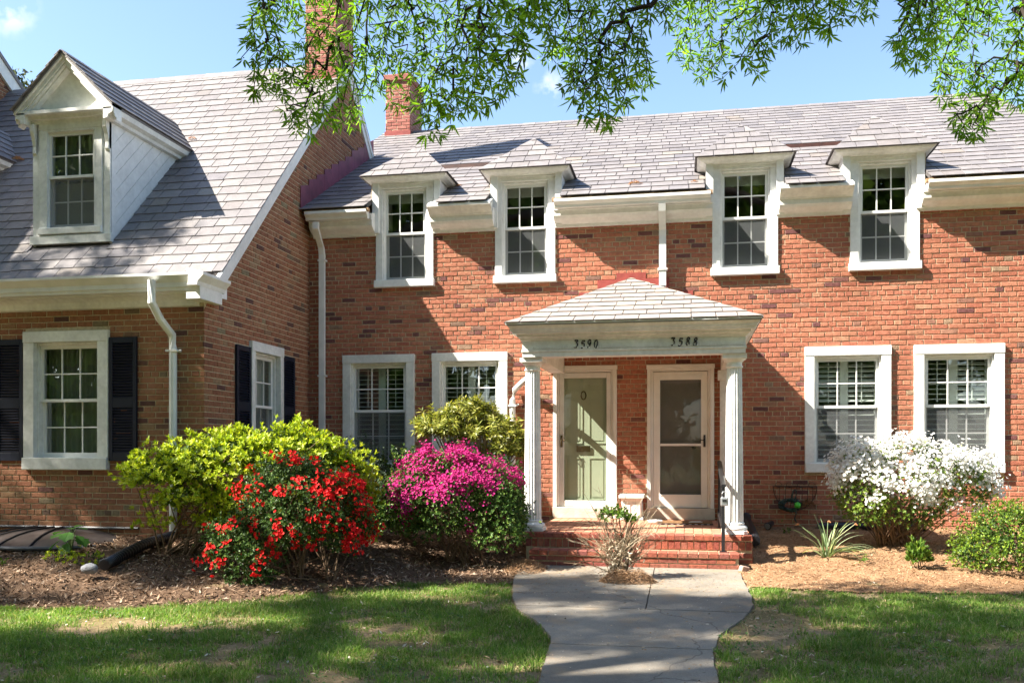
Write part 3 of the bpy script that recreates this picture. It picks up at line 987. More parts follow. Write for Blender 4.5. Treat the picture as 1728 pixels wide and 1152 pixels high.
# windows, curtains, shutters
w, (ia, ib, lo, hi, mid) = window(wing, FW, *WWIN, tw=.145, hd=.135, sh=.15, proud=.05, sd=-.075, rail=2.10, glass_m=M_GLASS4, screen=False)
V = []; F = []
nx = 60
for i in range(nx + 1):
    u = ia + (ib - ia) * i / nx
    yy = WY + .21 + .022 * math.sin(i * 1.25) + .012 * math.sin(i * .47)
    V += [(u, yy, lo), (u, yy, hi)]
    if i: F.append((2 * i - 2, 2 * i, 2 * i + 1, 2 * i - 1))
np_obj('curtain', V, F, M_CURTAIN, w, smooth=True)
w2, (ja, jb, lo2, hi2, mid2) = window(wing, SW, *SWIN, tw=.10, hd=.13, sh=.14, proud=.05, sd=-.085, rail=2.08, screen=True)
V = []; F = []
for i in range(41):
    u = ja + (jb - ja) * i / 40
    xx = WX - .21 + .02 * math.sin(i * 1.3)
    V += [(xx, u, lo2), (xx, u, hi2)]
    if i: F.append((2 * i - 2, 2 * i, 2 * i + 1, 2 * i - 1))
np_obj('curtain', V, F, M_CURTAIN, w2, smooth=True)

slat_me = {}


def louvered_shutter(mp, u0, u1, v0, v1, rot):
    s = MB(); st = .05
    s.mbox(mp, u0, u0 + st, .008, .042, v0, v1); s.mbox(mp, u1 - st, u1, .008, .042, v0, v1)
    vm = v0 + (v1 - v0) * .47
    for (a, b) in ((v0, v0 + .10), (vm - .06, vm + .06), (v1 - .07, v1)): s.mbox(mp, u0 + st, u1 - st, .008, .040, a, b)
    s.mbox(mp, u0 + st, u1 - st, .004, .010, v0 + .1, v1 - .07)
    sh = soften(s.obj('shutter', M_BLACK, wing), .004, 1)
    L_ = u1 - u0 - 2 * st
    key = round(L_, 3)
    if key not in slat_me:
        me = bpy.data.meshes.new('slat'); q = MB().box(-L_ / 2, L_ / 2, -.017, .017, -.004, .004)
        me.from_pydata(q.v, [], q.f); me.materials.append(M_BLACK); me.update(); slat_me[key] = me
    for (a, b) in ((v0 + .10, vm - .06), (vm + .06, v1 - .07)):
        n = int((b - a) / .0335)
        for k in range(n):
            z = a + (k + .5) * (b - a) / n
            o = link(bpy.data.objects.new('slat', slat_me[key])); o.parent = sh; BASE[o] = BASE[wing]
            o.location = Vector(mp((u0 + u1) / 2, .026, z)) - BASE[wing]
            o.rotation_euler = (.62, 0, rot) if rot == 0 else (.62, 0, rot)


louvered_shutter(FW, -8.49, -8.118, 1.352, 2.86, 0)
louvered_shutter(FW, -6.930, -6.558, 1.352, 2.857, 0)
louvered_shutter(SW, -2.37, -1.985, 1.352, 2.838, PI / 2)
louvered_shutter(SW, -.998, -.605, 1.352, 2.835, PI / 2)

# ---- roof
m = MB(); th = .08
m.prism([(WL, -2.78, wroof(-2.78) - th), (WL, WRY, wroof(WRY) - th), (WL, WRY, wroof(WRY)), (WL, -2.78, wroof(-2.78))], (WX + .02 - WL, 0, 0))
m.prism([(WL, WRY, wroof(WRY) - th), (WL, 6.3, wroof(WRY) - 4.7 - th), (WL, 6.3, wroof(WRY) - 4.7), (WL, WRY, wroof(WRY))], (WX + .02 - WL, 0, 0))
m.obj('roof', M_FELT, wing)
PSW = Pieces('slate', M_SLATE, wing, 300, 'slate_courses')
r2 = math.sqrt(.5)
WLEN = (WRY + 2.78) / r2
WD = -8.12                                         # dormer centre


def wscore(c):
    s = (c - CAMP).length
    if c.x < -9.2: s += 30
    if abs(c.x - WD) < .75 and c.y < .3: s += 30
    return s


WEDGE = WX + .055
slate_field(PSW, (0, -2.78, wroof(-2.78) + .002), (1, 0, 0), (0, r2, r2), (0, -r2, r2), [(WL, 0), (WEDGE, 0), (WEDGE, WLEN), (WL, WLEN)], .213,
            [(WD - .60, WD + .60, .70, 2.2), (WD - 3.64, WD - 2.44, .70, 2.2)], seed=44, widths=(.26, .285, .31, .335, .36), score=wscore)
# back slope seen only edge-on: one course row and ridge slates
slate_field(PSW, (0, 6.3, wroof(WRY) - 4.7 + .002), (-1, 0, 0), (0, -r2, r2), (0, r2, r2), [(-WEDGE, 0), (-WL, 0), (-WL, 6.64), (-WEDGE, 6.64)], .213, seed=45, widths=(.3,), indiv=False)
x = WL
while x < WEDGE - .05:
    w_ = min(.30, WEDGE - x)
    def cap(w=w_):
        k = MB()
        for s in (-1, 1):
            k.hexa([(0, s * .13, -.105), (w - .006, s * .13, -.105), (w - .006, 0, .022), (0, 0, .022), (0, s * .13, -.090), (w - .006, s * .13, -.090), (w - .006, 0, .04), (0, 0, .04)])
        return k.v, k.f
    PSW.piece(('ridge', round(w_, 3)), cap, Matrix.Translation((x, WRY, wroof(WRY))) @ Matrix.Rotation(.02, 4, 'Y'), 14 + abs(x + 7.5) * 1.0)
    x += .30
# rake boards on the gable
m = MB()
for (ya, yb, sg) in ((-2.86, WRY, 1), (WRY, 6.3, -1)):
    za = wroof(ya) if sg > 0 else wroof(WRY) - (ya - WRY)
    zb = wroof(yb) if sg > 0 else wroof(WRY) - (yb - WRY)
    m.prism([(WX, ya, za - .24), (WX, yb, zb - .24), (WX, yb, zb - .005), (WX, ya, za - .005)], (.032, 0, 0))
    m.prism([(WX + .032, ya, za - .09), (WX + .032, yb, zb - .09), (WX + .032, yb, zb - .003), (WX + .032, ya, za - .003)], (.022, 0, 0))
m.prism([(WX, -2.86, 3.36), (WX, -2.62, 3.36), (WX, -2.62, wroof(-2.62) - .235), (WX, -2.86, wroof(-2.86) - .235)], (.03, 0, 0))
m.obj('rake_board', M_WHITE, wing)
# box cornice with built-in gutter, returned on the gable
GXR = WX + .14
prof = [(-2.72, 3.20), (-3.125, 3.205), (-3.165, 3.215), (-3.175, 3.285), (-3.20, 3.30), (-3.25, 3.325), (-3.30, 3.335), (-3.30, 3.345), (-3.415, 3.35), (-3.42, 3.385), (-3.435, 3.39), (-3.435, 3.44), (-3.45, 3.455), (-3.485, 3.50), (-3.50, 3.515), (-3.50, 3.545), (-3.47, 3.545), (-3.46, 3.50), (-2.85, 3.50), (-2.80, 3.62), (-2.72, 3.62)]
MB().prof_x([p for p in prof if p[1] < 3.34] + [(-3.30, 3.345), (-2.72, 3.345)], WL, WX - .06).obj('cornice', M_TRIM, wing)
MB().prof_x([p for p in prof if p[1] >= 3.345] + [(-2.72, 3.346)], WL, WX + .02).obj('gutter', M_METALW, wing)
MB().prof_x([(-2.80, 3.505), (-3.455, 3.505), (-3.455, 3.512), (-2.80, 3.512)], WL, WX).obj('gutter_lining', M_COPPER, wing)
# return along the gable end
m = MB()
m.box(WX - .06, WX + .115, -3.42, -2.90, 3.25, 3.395)
m.prism([(WX + .0, -3.50, 3.395), (WX + .12, -3.50, 3.395), (WX + .13, -3.50, 3.44), (WX + .20, -3.50, 3.51), (WX + .20, -3.50, 3.545), (WX + .02, -3.50, 3.545)], (0, .66, 0))
m.prism([(WX - .02, -3.48, 3.545), (WX + .19, -3.48, 3.545), (WX + .01, -3.48, 3.60), (WX - .02, -3.48, 3.60)], (0, .62, 0))
m.obj('cornice_return', M_WHITE, wing)
# downspout on the front
m = MB()
m.tube([(-6.12, -3.53, 3.46), (-6.12, -3.53, 3.20), (-6.09, -3.40, 3.02), (-6.055, -3.205, 2.86), (-6.055, -3.185, 2.70), (-6.055, -3.185, .42)], .047, 10)
for z in (2.66, 1.1): m.box(-6.13, -5.98, -3.235, -3.12, z, z + .025)
d_ = m.obj('downspout', M_METALW, wing)
MB().tube([(-5.99, -3.19, 2.675), (-5.945, -3.19, 2.675)], .012, 6).obj('downspout_strap', M_METALW, d_)
# stepped maroon flashing where the townhouse roof meets the gable
m = MB()
y = -.36
k = 0
rr = random.Random(3)
while y < 2.7:
    st = .30
    y1 = min(y + st, 2.86)
    zt = roof_z(y1) + .30 + rr.uniform(-.02, .02)
    m.prism([(WX + .012 + .002 * (k % 2), y, roof_z(y) - .02), (WX + .012 + .002 * (k % 2), y1 + .02, roof_z(y1) - .02), (WX + .012 + .002 * (k % 2), y1 + .02, zt), (WX + .012 + .002 * (k % 2), y, zt - .10)], (.008, 0, 0))
    y = y1 + .004; k += 1
m.obj('flashing', M_PURPLE, wing)

# ---- chimney at the gable
cx0, cx1, cy0, cy1 = -6.27, WX - .045, 1.20, 2.0
cm = MB(); cm.box(cx0, cx1, cy0, cy1, 7.2, 10.6)
ch = cm.obj('chimney', M_MORTAR, wing)
PC = Pieces('brick', M_PAINTBRICK, ch, 0, 'chimney_bricks')
brick_field(PC, front(cy0), cx0, cx1, 7.65, 10.6, .0702, 7.9, [], seed=71, proud=.006)
brick_field(PC, side(cx1), cy0, cy1, 7.65, 10.6, .0702, 7.9, [], seed=72, proud=.006)
PC.finish()
m = MB(); m.box(cx0 - .012, cx1 + .012, cy0 - .02, cy0 - .012, 7.62, 7.80); m.obj('chimney_flashing', M_RED, ch)


# ---- pedimented dormers
def pediment_dormer(c):
    hw, yf, zb, ze, zr, e = .585, -2.22, 4.27, 6.02, 6.76, .735
    m = MB()
    a, b = c - .375, c + .37                         # clear opening edges (inside trim)
    wz0, wz1 = 4.39, 5.86
    m.box(c - hw, a - .095, yf, yf + .10, zb, 5.95); m.box(b + .095, c + hw, yf, yf + .10, zb, 5.95)
    m.box(a - .095, b + .095, yf, yf + .10, zb, wz0); m.box(a - .095, b + .095, yf, yf + .10, wz1, 5.95)
    dm = m.obj('dormer', M_TRIM, wing)
    soften(MB().box(c - hw - .025, c + hw + .02, yf - .05, yf + .02, zb - .02, zb + .10).obj('sill', M_TRIM, dm), .006)
    w, (ia, ib, lo, hi, mid) = window(wing, front(yf), a - .10, b + .10, wz0 - .01, wz1 + .03, tw=.10, hd=.10, sh=.09, proud=.035, sd=-.02, rail=5.155, screen=True)
    w.parent = dm
    kids = [o for o in bpy.data.objects if o.parent == w]
    for o in kids: o.parent = dm
    MB().box(ia - .02, ib + .02, yf + .17, yf + .19, lo - .05, hi).obj('window_backing', M_INT, dm)
    V = []; F = []
    for i in range(31):
        u = ia + (ib - ia) * i / 30
        yy = yf + .13 + .012 * math.sin(i * 1.5)
        V += [(u, yy, mid - .05), (u, yy, hi)]
        if i: F.append((2 * i - 2, 2 * i, 2 * i + 1, 2 * i - 1))
    np_obj('curtain', V, F, mat('dark_curtain', (.10, .10, .10), .9), dm, smooth=True)
    # pilaster strips and scroll brackets
    for s in (-1, 1):
        x = c + s * (hw - .055)
        MB().box(x - .05, x + .05, yf - .02, yf, zb + .10, 5.50).obj('corner_board', M_TRIM, dm)
    for s in (-1, 1):
        x = c + s * (hw - .040)
        q = MB(); q.prism([(x - .03, yf - .02, 5.46), (x - .03, yf - .045, 5.49), (x - .03, yf - .035, 5.58), (x - .03, yf - .06, 5.68), (x - .03, yf - .10, 5.77), (x - .03, yf - .10, 5.86), (x - .03, yf - .02, 5.90)], (.06, 0, 0))
        soften(q.obj('bracket', M_TRIM, dm), .008)
    # horizontal cornice and raking cornices
    m = MB()
    yo = yf - .18
    m.prism([(c - e + .03, yo, ze - .055), (c + e - .03, yo, ze - .055), (c + e - .03, yo, ze - .01), (c - e + .03, yo, ze - .01)], (0, .18, 0))
    m.prism([(c - hw - .05, yf - .10, ze - .10), (c + hw + .05, yf - .10, ze - .10), (c + hw + .05, yf - .10, ze - .055), (c - hw - .05, yf - .10, ze - .055)], (0, .10, 0))
    m.prism([(c - hw - .02, yf - .05, ze - .15), (c + hw + .02, yf - .05, ze - .15), (c + hw + .02, yf - .05, ze - .10), (c - hw - .02, yf - .05, ze - .10)], (0, .06, 0))
    sl = (zr - ze) / e
    nrm = math.hypot(1, sl)
    for s in (-1, 1):
        for (off0, off1, yy, dp) in ((.0, .04, yo - .02, .20), (.04, .085, yo + .012, .17), (.085, .11, yo + .03, .15), (.11, .135, yo + .07, .11)):
            d0, d1 = off0 * nrm, off1 * nrm
            m.prism([(c + s * e, yy, ze - d1), (c, yy, zr - d1), (c, yy, zr - d0), (c + s * e, yy, ze - d0)], (0, dp, 0))
    m.obj('pediment', M_TRIM, dm)
    MB().prism([(c - e + .1, yf - .02, ze - .01), (c + e - .1, yf - .02, ze - .01), (c, yf - .02, zr - .11)], (0, .05, 0)).obj('tympanum', M_TRIM, dm)
    # roof slopes
    yb_e, yb_r = ze - WZ0, zr - WZ0
    for s in (-1, 1):
        m = MB()
        P0 = [(c + s * e, yo - .03, ze), (c + s * e, yb_e + .02, ze), (c, yb_r + .02, zr), (c, yo - .03, zr)]
        m.prism(P0, (0, 0, -.035))
        m.obj('dormer_roof', M_SLATE, dm)
        Vs = Vector((-s * e, 0, zr - ze)); L2 = Vs.length; Vs.normalize()
        Us = Vector((0, s, 0)); Ns = Us.cross(Vs)
        if Ns.z < 0: Ns = -Ns
        O = Vector((c + s * e, 0, ze))
        reg = [(yo - .06, -.02), (yb_e, -.02), (yb_r, L2), (yo - .06, L2)] if s > 0 else [(-yb_e, -.02), (-yo + .06, -.02), (-yo + .06, L2), (-yb_r, L2)]
        slate_field(PSW, O, Us, Vs, Ns, reg, .19, seed=int(80 + s + c * 3), parent=dm, lift=.016, vstart=-.02, score=lambda q: (q - CAMP).length - 2 + (40 if c < -10 else 0))
        # crown mould under the eave
        m = MB(); x = c + s * e
        m.prism([(x - s * .005, yo, ze - .035), (x - s * .02, yo, ze - .10), (x - s * .08, yo, ze - .13), (x - s * .09, yo, ze - .17), (x - s * .15, yo, ze - .18), (x - s * .15, yo, ze - .035)], (0, yb_e - yo - .05, 0))
        m.obj('crown_moulding', M_TRIM, dm)
        # boarded cheek, planks parallel to the main slope
        xc = c + s * hw
        tri = [(yf, wroof(yf) - .02), (wroof(0) * 0 + (ze - .12 - WZ0), ze - .12), (yf, ze - .12)]
        MB().prism([(xc - s * .03, p[0], p[1]) for p in tri], (s * .02, 0, 0)).obj('cheek', M_WHITE, dm)
        n = 0
        step = .155
        t = 0.0
        while t < 1.6:
            # strip between offsets t and t+step measured square to the slope (up-left)
            o = lambda d: (-d * r2, d * r2)
            q0 = (yf - 3, wroof(yf - 3) - .02); q1 = (yf + 5, wroof(yf + 5) - .02)
            A_, B_ = (q0[0] + o(t)[0], q0[1] + o(t)[1]), (q1[0] + o(t)[0], q1[1] + o(t)[1])
            C_, D_ = (q1[0] + o(t + step - .006)[0], q1[1] + o(t + step - .006)[1]), (q0[0] + o(t + step - .006)[0], q0[1] + o(t + step - .006)[1])
            poly = clip_poly([A_, B_, C_, D_], tri)
            if len(poly) >= 3 and abs(area2(poly)) > .0002:
                MB().prism([(xc - s * .01, p[0], p[1]) for p in poly], (s * .012, 0, 0)).obj('plank', M_WHITE, dm)
            t += step
    return dm


pediment_dormer(WD)
pediment_dormer(WD - 3.04)
PSW.finish()

# ------------------------------------------------------------------ entrance porch
porch = thing('entrance_porch', (-.65, -1.2, .505), 'white columned entrance porch with hipped slate roof over two front doors', 'porch')
xl, xr, yf = -1.95, .66, -2.36
prof = [(-.20, 2.60), (.0, 2.60), (.0, 2.655), (.012, 2.66), (.012, 2.682), (.0, 2.686), (.0, 2.79), (.018, 2.80), (.03, 2.822), (.055, 2.838), (.06, 2.862), (.065, 2.868), (.105, 2.872), (.108, 2.886), (.118, 2.895), (.128, 2.925), (.148, 2.95), (.155, 2.955), (.155, 2.978), (.135, 2.982), (-.20, 2.982)]
MB().sweep_u(prof, xl, xr, yf, 0.0).obj('entablature', M_TRIM, porch)
MB().box(xl + .2, xr - .2, yf + .2, -.01, 2.92, 2.95).obj('ceiling', M_CREAM, porch)
m = MB()
x = xl + .12
while x < xr - .02:
    m.box(x, x + .018, yf - .018, yf, 2.690, 2.716); x += .034
m.obj('dentil', M_TRIM, porch, kind='stuff')
for i, cx in enumerate((-1.848, .540)):
    cyy = -2.2
    c = MB().lathe([(.094 + .012 * (1 - t) - .006 * t * t, .640 + (2.44 - .640) * t) for t in np.linspace(0, 1, 8)], cx, cyy, 80, (20, .011)).obj('column', M_TRIM, porch, smooth=False)
    b = MB(); b.box(cx - .145, cx + .145, cyy - .145, cyy + .145, .507, .550)
    b.lathe([(.140, .550), (.150, .562), (.150, .585), (.138, .598), (.118, .606), (.114, .618), (.120, .628), (.116, .638), (.106, .642)], cx, cyy, 40)
    soften(b.obj('base', M_TRIM, c), .004)
    k = MB(); k.lathe([(.088, 2.44), (.100, 2.448), (.100, 2.462), (.090, 2.466), (.090, 2.505), (.097, 2.508), (.115, 2.525), (.125, 2.545)], cx, cyy, 40)
    k.box(cx - .138, cx + .138, cyy - .138, cyy + .138, 2.545, 2.597)
    k.obj('capital', M_TRIM, c)
for cx in (.54,):                                   # flat pilaster on the wall
    p = MB(); p.box(cx - .09, cx + .09, -.07, .0, .62, 2.46); p.box(cx - .12, cx + .12, -.10, .0, .507, .62); p.box(cx - .12, cx + .12, -.10, .0, 2.46, 2.60)
    soften(p.obj('pilaster', M_TRIM, porch), .005)
# roof
ex0, ex1, ey, ez = xl - .165, xr + .165, yf - .165, 2.985
ap = Vector((-.79, .0, 3.93))
A_, B_ = Vector((ex0, ey, ez)), Vector((ex1, ey, ez)); C_, D_ = Vector((ex1, 0, ez)), Vector((ex0, 0, ez))
MB().add([A_, B_, C_, D_, ap, A_ - Vector((0, 0, .02)), B_ - Vector((0, 0, .02)), C_ - Vector((0, 0, .02)), D_ - Vector((0, 0, .02))],
         [(0, 1, 4), (1, 2, 4), (3, 0, 4), (5, 8, 7, 6), (0, 5, 6, 1), (1, 6, 7, 2), (3, 8, 5, 0)]).obj('roof', M_FELT, porch)
PP = Pieces('slate', mat('porch_slate', None, .6, [(0, (.26, .23, .21)), (.3, (.29, .255, .23)), (.6, (.245, .22, .205)), (.85, (.33, .295, .265)), (1, (.37, .32, .26))], var=.13, vscale=9, bump=.25, bscale=45, spec=.3), porch, 200, 'slate_courses')
Vf = Vector((0, -ey, ap.z - ez)); Lf = Vf.length; Vf.normalize()
slate_field(PP, (0, ey, ez + .004), (1, 0, 0), Vf, Vector((0, -Vf.z, Vf.y)), [(ex0 - .02, -.02), (ex1 + .02, -.02), (ap.x, Lf)], .262, seed=90, widths=(.24, .28, .32, .36), lift=.014, vstart=-.02)
for s, X0 in ((1, ex1), (-1, ex0)):
    Vs = Vector((ap.x - X0, 0, ap.z - ez)); L2 = Vs.length; Vs.normalize()
    Us = Vector((0, s, 0)); Ns = Us.cross(Vs)
    if Ns.z < 0: Ns = -Ns
    reg = [(ey - .02, -.02), (0, -.02), (0, L2)] if s > 0 else [(0, -.02), (-ey + .02, -.02), (0, L2)]
    slate_field(PP, Vector((X0, 0, ez + .004)), Us, Vs, Ns, reg, .262, seed=92 + s, widths=(.28, .32), lift=.014, vstart=-.02, indiv=False)
PP.finish()
MB().sweep_u([(.155, 2.972), (.172, 2.972), (.172, 2.992), (.155, 2.996)], xl, xr, yf, 0.0).obj('drip_edge', M_METALW, porch)
# red step flashing on the wall above the porch roof
m = MB()
for (x0, x1, z1) in ((-1.0, -.58, 4.02), (-1.27, -1.0, 3.93), (-1.54, -1.27, 3.76), (-.58, -.25, 3.93), (-.25, .08, 3.74), (.08, .38, 3.54)):
    s0 = ez + (ap.z - ez) * ((x0 - ex0) / (ap.x - ex0) if x0 < ap.x else (ex1 - x0) / (ex1 - ap.x)); s1 = ez + (ap.z - ez) * ((x1 - ex0) / (ap.x - ex0) if x1 < ap.x else (ex1 - x1) / (ex1 - ap.x))
    q = [(x0, -.016, s0), (x1, -.016, s1), (x1, -.016, max(z1, s1 + .03)), (x0, -.016, max(z1, s0 + .03))]
    m.prism(q, (0, .010, 0))
m.obj('flashing', M_RED, porch)
# numerals
DIG = {'3': [[(.06, .86), (.16, .99), (.40, 1.0), (.52, .97), (.30, .66), (.50, .55), (.54, .30), (.38, .06), (.14, .0), (.02, .12)]],
       '5': [[(.62, 1.02), (.50, .93), (.22, .97), (.14, .58), (.34, .66), (.54, .50), (.54, .24), (.38, .04), (.16, .0), (.02, .10)]],
       '9': [[(.52, .72), (.40, .50), (.22, .46), (.08, .62), (.12, .88), (.30, 1.0), (.48, .92), (.54, .70), (.44, .30), (.26, .06), (.06, .0)]],
       '0': [[(.32 + .24 * math.cos(t) * (1 + .12 * math.sin(t)), .5 + .5 * math.sin(t)) for t in np.linspace(0, 2 * PI, 17)]],
       '8': [[(.52, .88), (.36, 1.0), (.16, .92), (.14, .72), (.34, .54), (.52, .34), (.50, .10), (.30, .0), (.08, .10), (.08, .32), (.30, .52), (.48, .70), (.52, .88)]]}
for txt, x0, pitch, z0 in (('3590', -1.325, .078, 2.700), ('3588', -.192, .086, 2.702)):
    for k, chn in enumerate(txt):
        m = MB()
        for st in DIG[chn]:
            pts = [(x0 + k * pitch + (u * .88 + .12 * v) * .085, yf - .012, z0 + v * .088 + (k % 2) * -.006) for u, v in st]
            # smooth the stroke
            P2 = []
            for i in range(len(pts) - 1):
                p0, p1, p2, p3 = [Vector(pts[min(max(j, 0), len(pts) - 1)]) for j in (i - 1, i, i + 1, i + 2)]
                for t in (0, .33, .66):
                    P2.append(.5 * ((2 * p1) + (p2 - p0) * t + (2 * p0 - 5 * p1 + 4 * p2 - p3) * t * t + (3 * p1 - p0 - 3 * p2 + p3) * t ** 3))
            P2.append(Vector(pts[-1]))
            nP = len(P2)
            m.tube(P2, [.0052 + .0042 * abs(math.sin(i * PI / 7 + .5)) for i in range(nP)], 6)
        o = m.obj('house_number', M_NUM, porch)
        o['label'] = 'black script numeral %s, character %d of %s' % (chn, k + 1, txt)
# porch light, conduit stubs, white curved downpipe at the left
m = MB(); m.lathe([(.0, 2.70), (.055, 2.702), (.075, 2.72), (.08, 2.80), (.06, 2.92), (.0, 2.92)], -.055, -1.2, 20)
m.obj('ceiling_light', M_STEEL, porch)
m = MB()
m.tube([(-2.04, -1.1, 2.62), (-2.12, -.6, 2.58), (-2.22, -.28, 2.53), (-2.36, -.12, 2.46), (-2.47, -.085, 2.36), (-2.50, -.08, 2.22), (-2.50, -.08, .5)], .043, 10)
m.box(-2.56, -2.44, -.13, 0, 2.12, 2.145); m.tube([(-2.45, -.08, 2.14), (-2.41, -.08, 2.15)], .012, 6)
m.obj('downspout', M_METALW, porch)
for z in (2.39, 1.04):
    m = MB(); m.tube([(.60, -.12, z), (.70, -.10, z + .005)], .018, 8); m.lathe([(0, z - .03), (.03, z - .02), (.03, z + .02), (0, z + .03)], .715, -.10, 10)
    m.obj('downspout_bracket', M_METALW, porch)

# ------------------------------------------------------------------ brick stoop and steps
steps = thing('brick_steps', (-.62, -2.5, .15), 'red brick stoop with two steps below the white porch', 'steps')
m = MB()
m.box(-1.885, .725, -2.455, -.012, -.1, .494); m.box(-1.80, .560, -2.765, -2.455, -.1, .322)
m.obj('core', M_MORTAR, steps)
PT = Pieces('brick', M_SBRICK, steps, 300, 'brickwork')
rs = random.Random(8)


def blk(x0, x1, y0, y1, z0, z1):
    q = MB(); j = lambda: rs.uniform(-.002, .002)
    c = ((x0 + x1) / 2, (y0 + y1) / 2, (z0 + z1) / 2)
    w, d, h = (x1 - x0) / 2, (y1 - y0) / 2, (z1 - z0) / 2
    key = (round(w, 2), round(d, 2), round(h, 2), rs.randrange(3))
    def mk(w=w, d=d, h=h):
        b = MB(); e = .005
        prof = [(-w, -d + e, -h + e), (-w + e, -d, -h + e)]
        b.box(-w, w, -d, d, -h + e, h - e); b.hexa([(-w, -d, h - e), (w, -d, h - e), (w, d, h - e), (-w, d, h - e), (-w + e, -d + e, h), (w - e, -d + e, h), (w - e, d - e, h), (-w + e, d - e, h)])
        return b.v, b.f
    M = Matrix.Translation((c[0] + j(), c[1] + j(), c[2] + j() * .5)) @ Matrix.Rotation(rs.uniform(-.012, .012), 4, 'Z')
    PT.piece(key, mk, M, abs(c[1] + 13))


x = -1.885
while x < .71:                                      # upper nosing: headers on the flat
    blk(x + .005, min(x + .104, .732), -2.478, -2.27, .446, .505); x += .109
x = -1.885
while x < .70:                                      # row on edge below
    blk(x + .004, min(x + .066, .73), -2.468, -2.38, .338, .435); x += .0725
for z in (.245, .172):
    for xx in (.565,): blk(xx + .0, .728, -2.466, -2.36, z, z + .06)
x = -1.80
while x < .55:                                      # lower nosing
    blk(x + .005, min(x + .108, .572), -2.788, -2.58, .274, .333); x += .113
    if x < .55: pass
for row, z in enumerate((.214, .152)):
    x = -1.80 - (.1 if row else 0)
    while x < .55:
        a = max(x + .005, -1.80); b = min(x + .207, .566)
        if b - a > .03: blk(a, b, -2.776, -2.68, z, z + .052)
        x += .212
for z in (.43, .36, .29, .22):                      # right flank
    for k in range(10): blk(.700, .732, -2.45 + k * .21 + .005, -2.45 + (k + 1) * .21 - .006, z, z + .055)
PT.finish()
PF = Pieces('floor_brick', M_PAVER, steps, 0, 'floor_bricks')
for i in range(24):
    for k in range(11):
        y0 = -2.26 + k * .205 + (.1 if i % 2 else 0); y1 = min(y0 + .198, -.012)
        if y1 - y0 < .03: continue
        x0 = -1.88 + i * .1086
        PF.rest.box(x0 + .004, x0 + .104, y0, y1, .47, .502 + rs.uniform(0, .003))
for i in range(11):
    x0 = -1.795 + i * .2137
    for k in range(1): PF.rest.box(x0 + .004, x0 + .208, -2.574, -2.458, .30, .331)
PF.finish()
# ------------------------------------------------------------------ ground, path, beds
NR_ = np.random.default_rng(21)


def vnoise(x, y, sc, seed=0):
    """smooth value noise, vectorised"""
    x = np.asarray(x) / sc + 71.3 + seed * 13.7; y = np.asarray(y) / sc + 33.1 + seed * 7.9
    xi = np.floor(x).astype(int); yi = np.floor(y).astype(int)
    fx = x - xi; fy = y - yi
    fx = fx * fx * (3 - 2 * fx); fy = fy * fy * (3 - 2 * fy)

    def h(i, j):
        n = (i * 374761393 + j * 668265263 + seed * 1442695) & 0x7fffffff
        n = ((n ^ (n >> 13)) * 1274126177) & 0x7fffffff
        return ((n ^ (n >> 16)) & 0xffff) / 65535.0
    return (h(xi, yi) * (1 - fx) + h(xi + 1, yi) * fx) * (1 - fy) + (h(xi, yi + 1) * (1 - fx) + h(xi + 1, yi + 1) * fx) * fy


def gz_arr(x, y):
    x = np.asarray(x, float); y = np.asarray(y, float)
    l = np.where(y < -2.75, .15 + .035 * (np.maximum(y, -9.0) + 2.75), .15)
    ar = .42 + .097 * y
    al = np.minimum(.44 + .15 * (y + 3.12), .45)
    t = np.clip((-2.2 - x) / 2.6, 0, 1); w = t * t * (3 - 2 * t)
    d = ar * (1 - w) + al * w - l
    return l + np.where(d > .05, d, np.where(d > -.05, np.maximum(d + .05, 0) ** 2 / .2, 0))


LEDGE_L = [(-14, -5.95), (-6.17, -5.87), (-5.0, -5.80), (-4.07, -5.40), (-3.7, -4.95), (-3.19, -4.40), (-2.76, -4.16), (-1.72, -3.95)]
LEDGE_R = [(.56, -3.78), (1.64, -3.88), (2.46, -3.81), (3.13, -3.80), (9, -3.7)]
PATH_L = [(-1.87, -2.76), (-1.80, -3.70), (-1.77, -3.91), (-1.62, -4.70), (-1.465, -5.25), (-1.24, -5.66), (-1.03, -6.2), (-.97, -6.9), (-.93, -7.5), (-.92, -16)]
PATH_R = [(.562, -2.76), (.572, -3.7), (.59, -4.3), (.58, -4.75), (.45, -5.36), (.24, -5.95), (.18, -6.5), (.19, -7.2), (.2, -16)]


def ip(pts, t, a=0):
    xs = [p[a] for p in pts]; ys = [p[1 - a] for p in pts]
    if xs[0] > xs[-1]: xs, ys = xs[::-1], ys[::-1]
    return np.interp(t, xs, ys)


def bed_mask(x, y):
    e = np.where(x < -.6, ip(LEDGE_L, x), ip(LEDGE_R, x))
    e = e + .10 * (vnoise(x, y, .35, 3) - .5) + .05 * (vnoise(x, y, .09, 4) - .5)
    onpath = (x > ip(PATH_L, np.minimum(y, -2.76), 1)) & (x < ip(PATH_R, np.minimum(y, -2.76), 1)) & (y < -2.0)
    return (y > e) & ~onpath


def path_mask(x, y):
    return (x > ip(PATH_L, y, 1)) & (x < ip(PATH_R, y, 1)) & (y < -2.7)


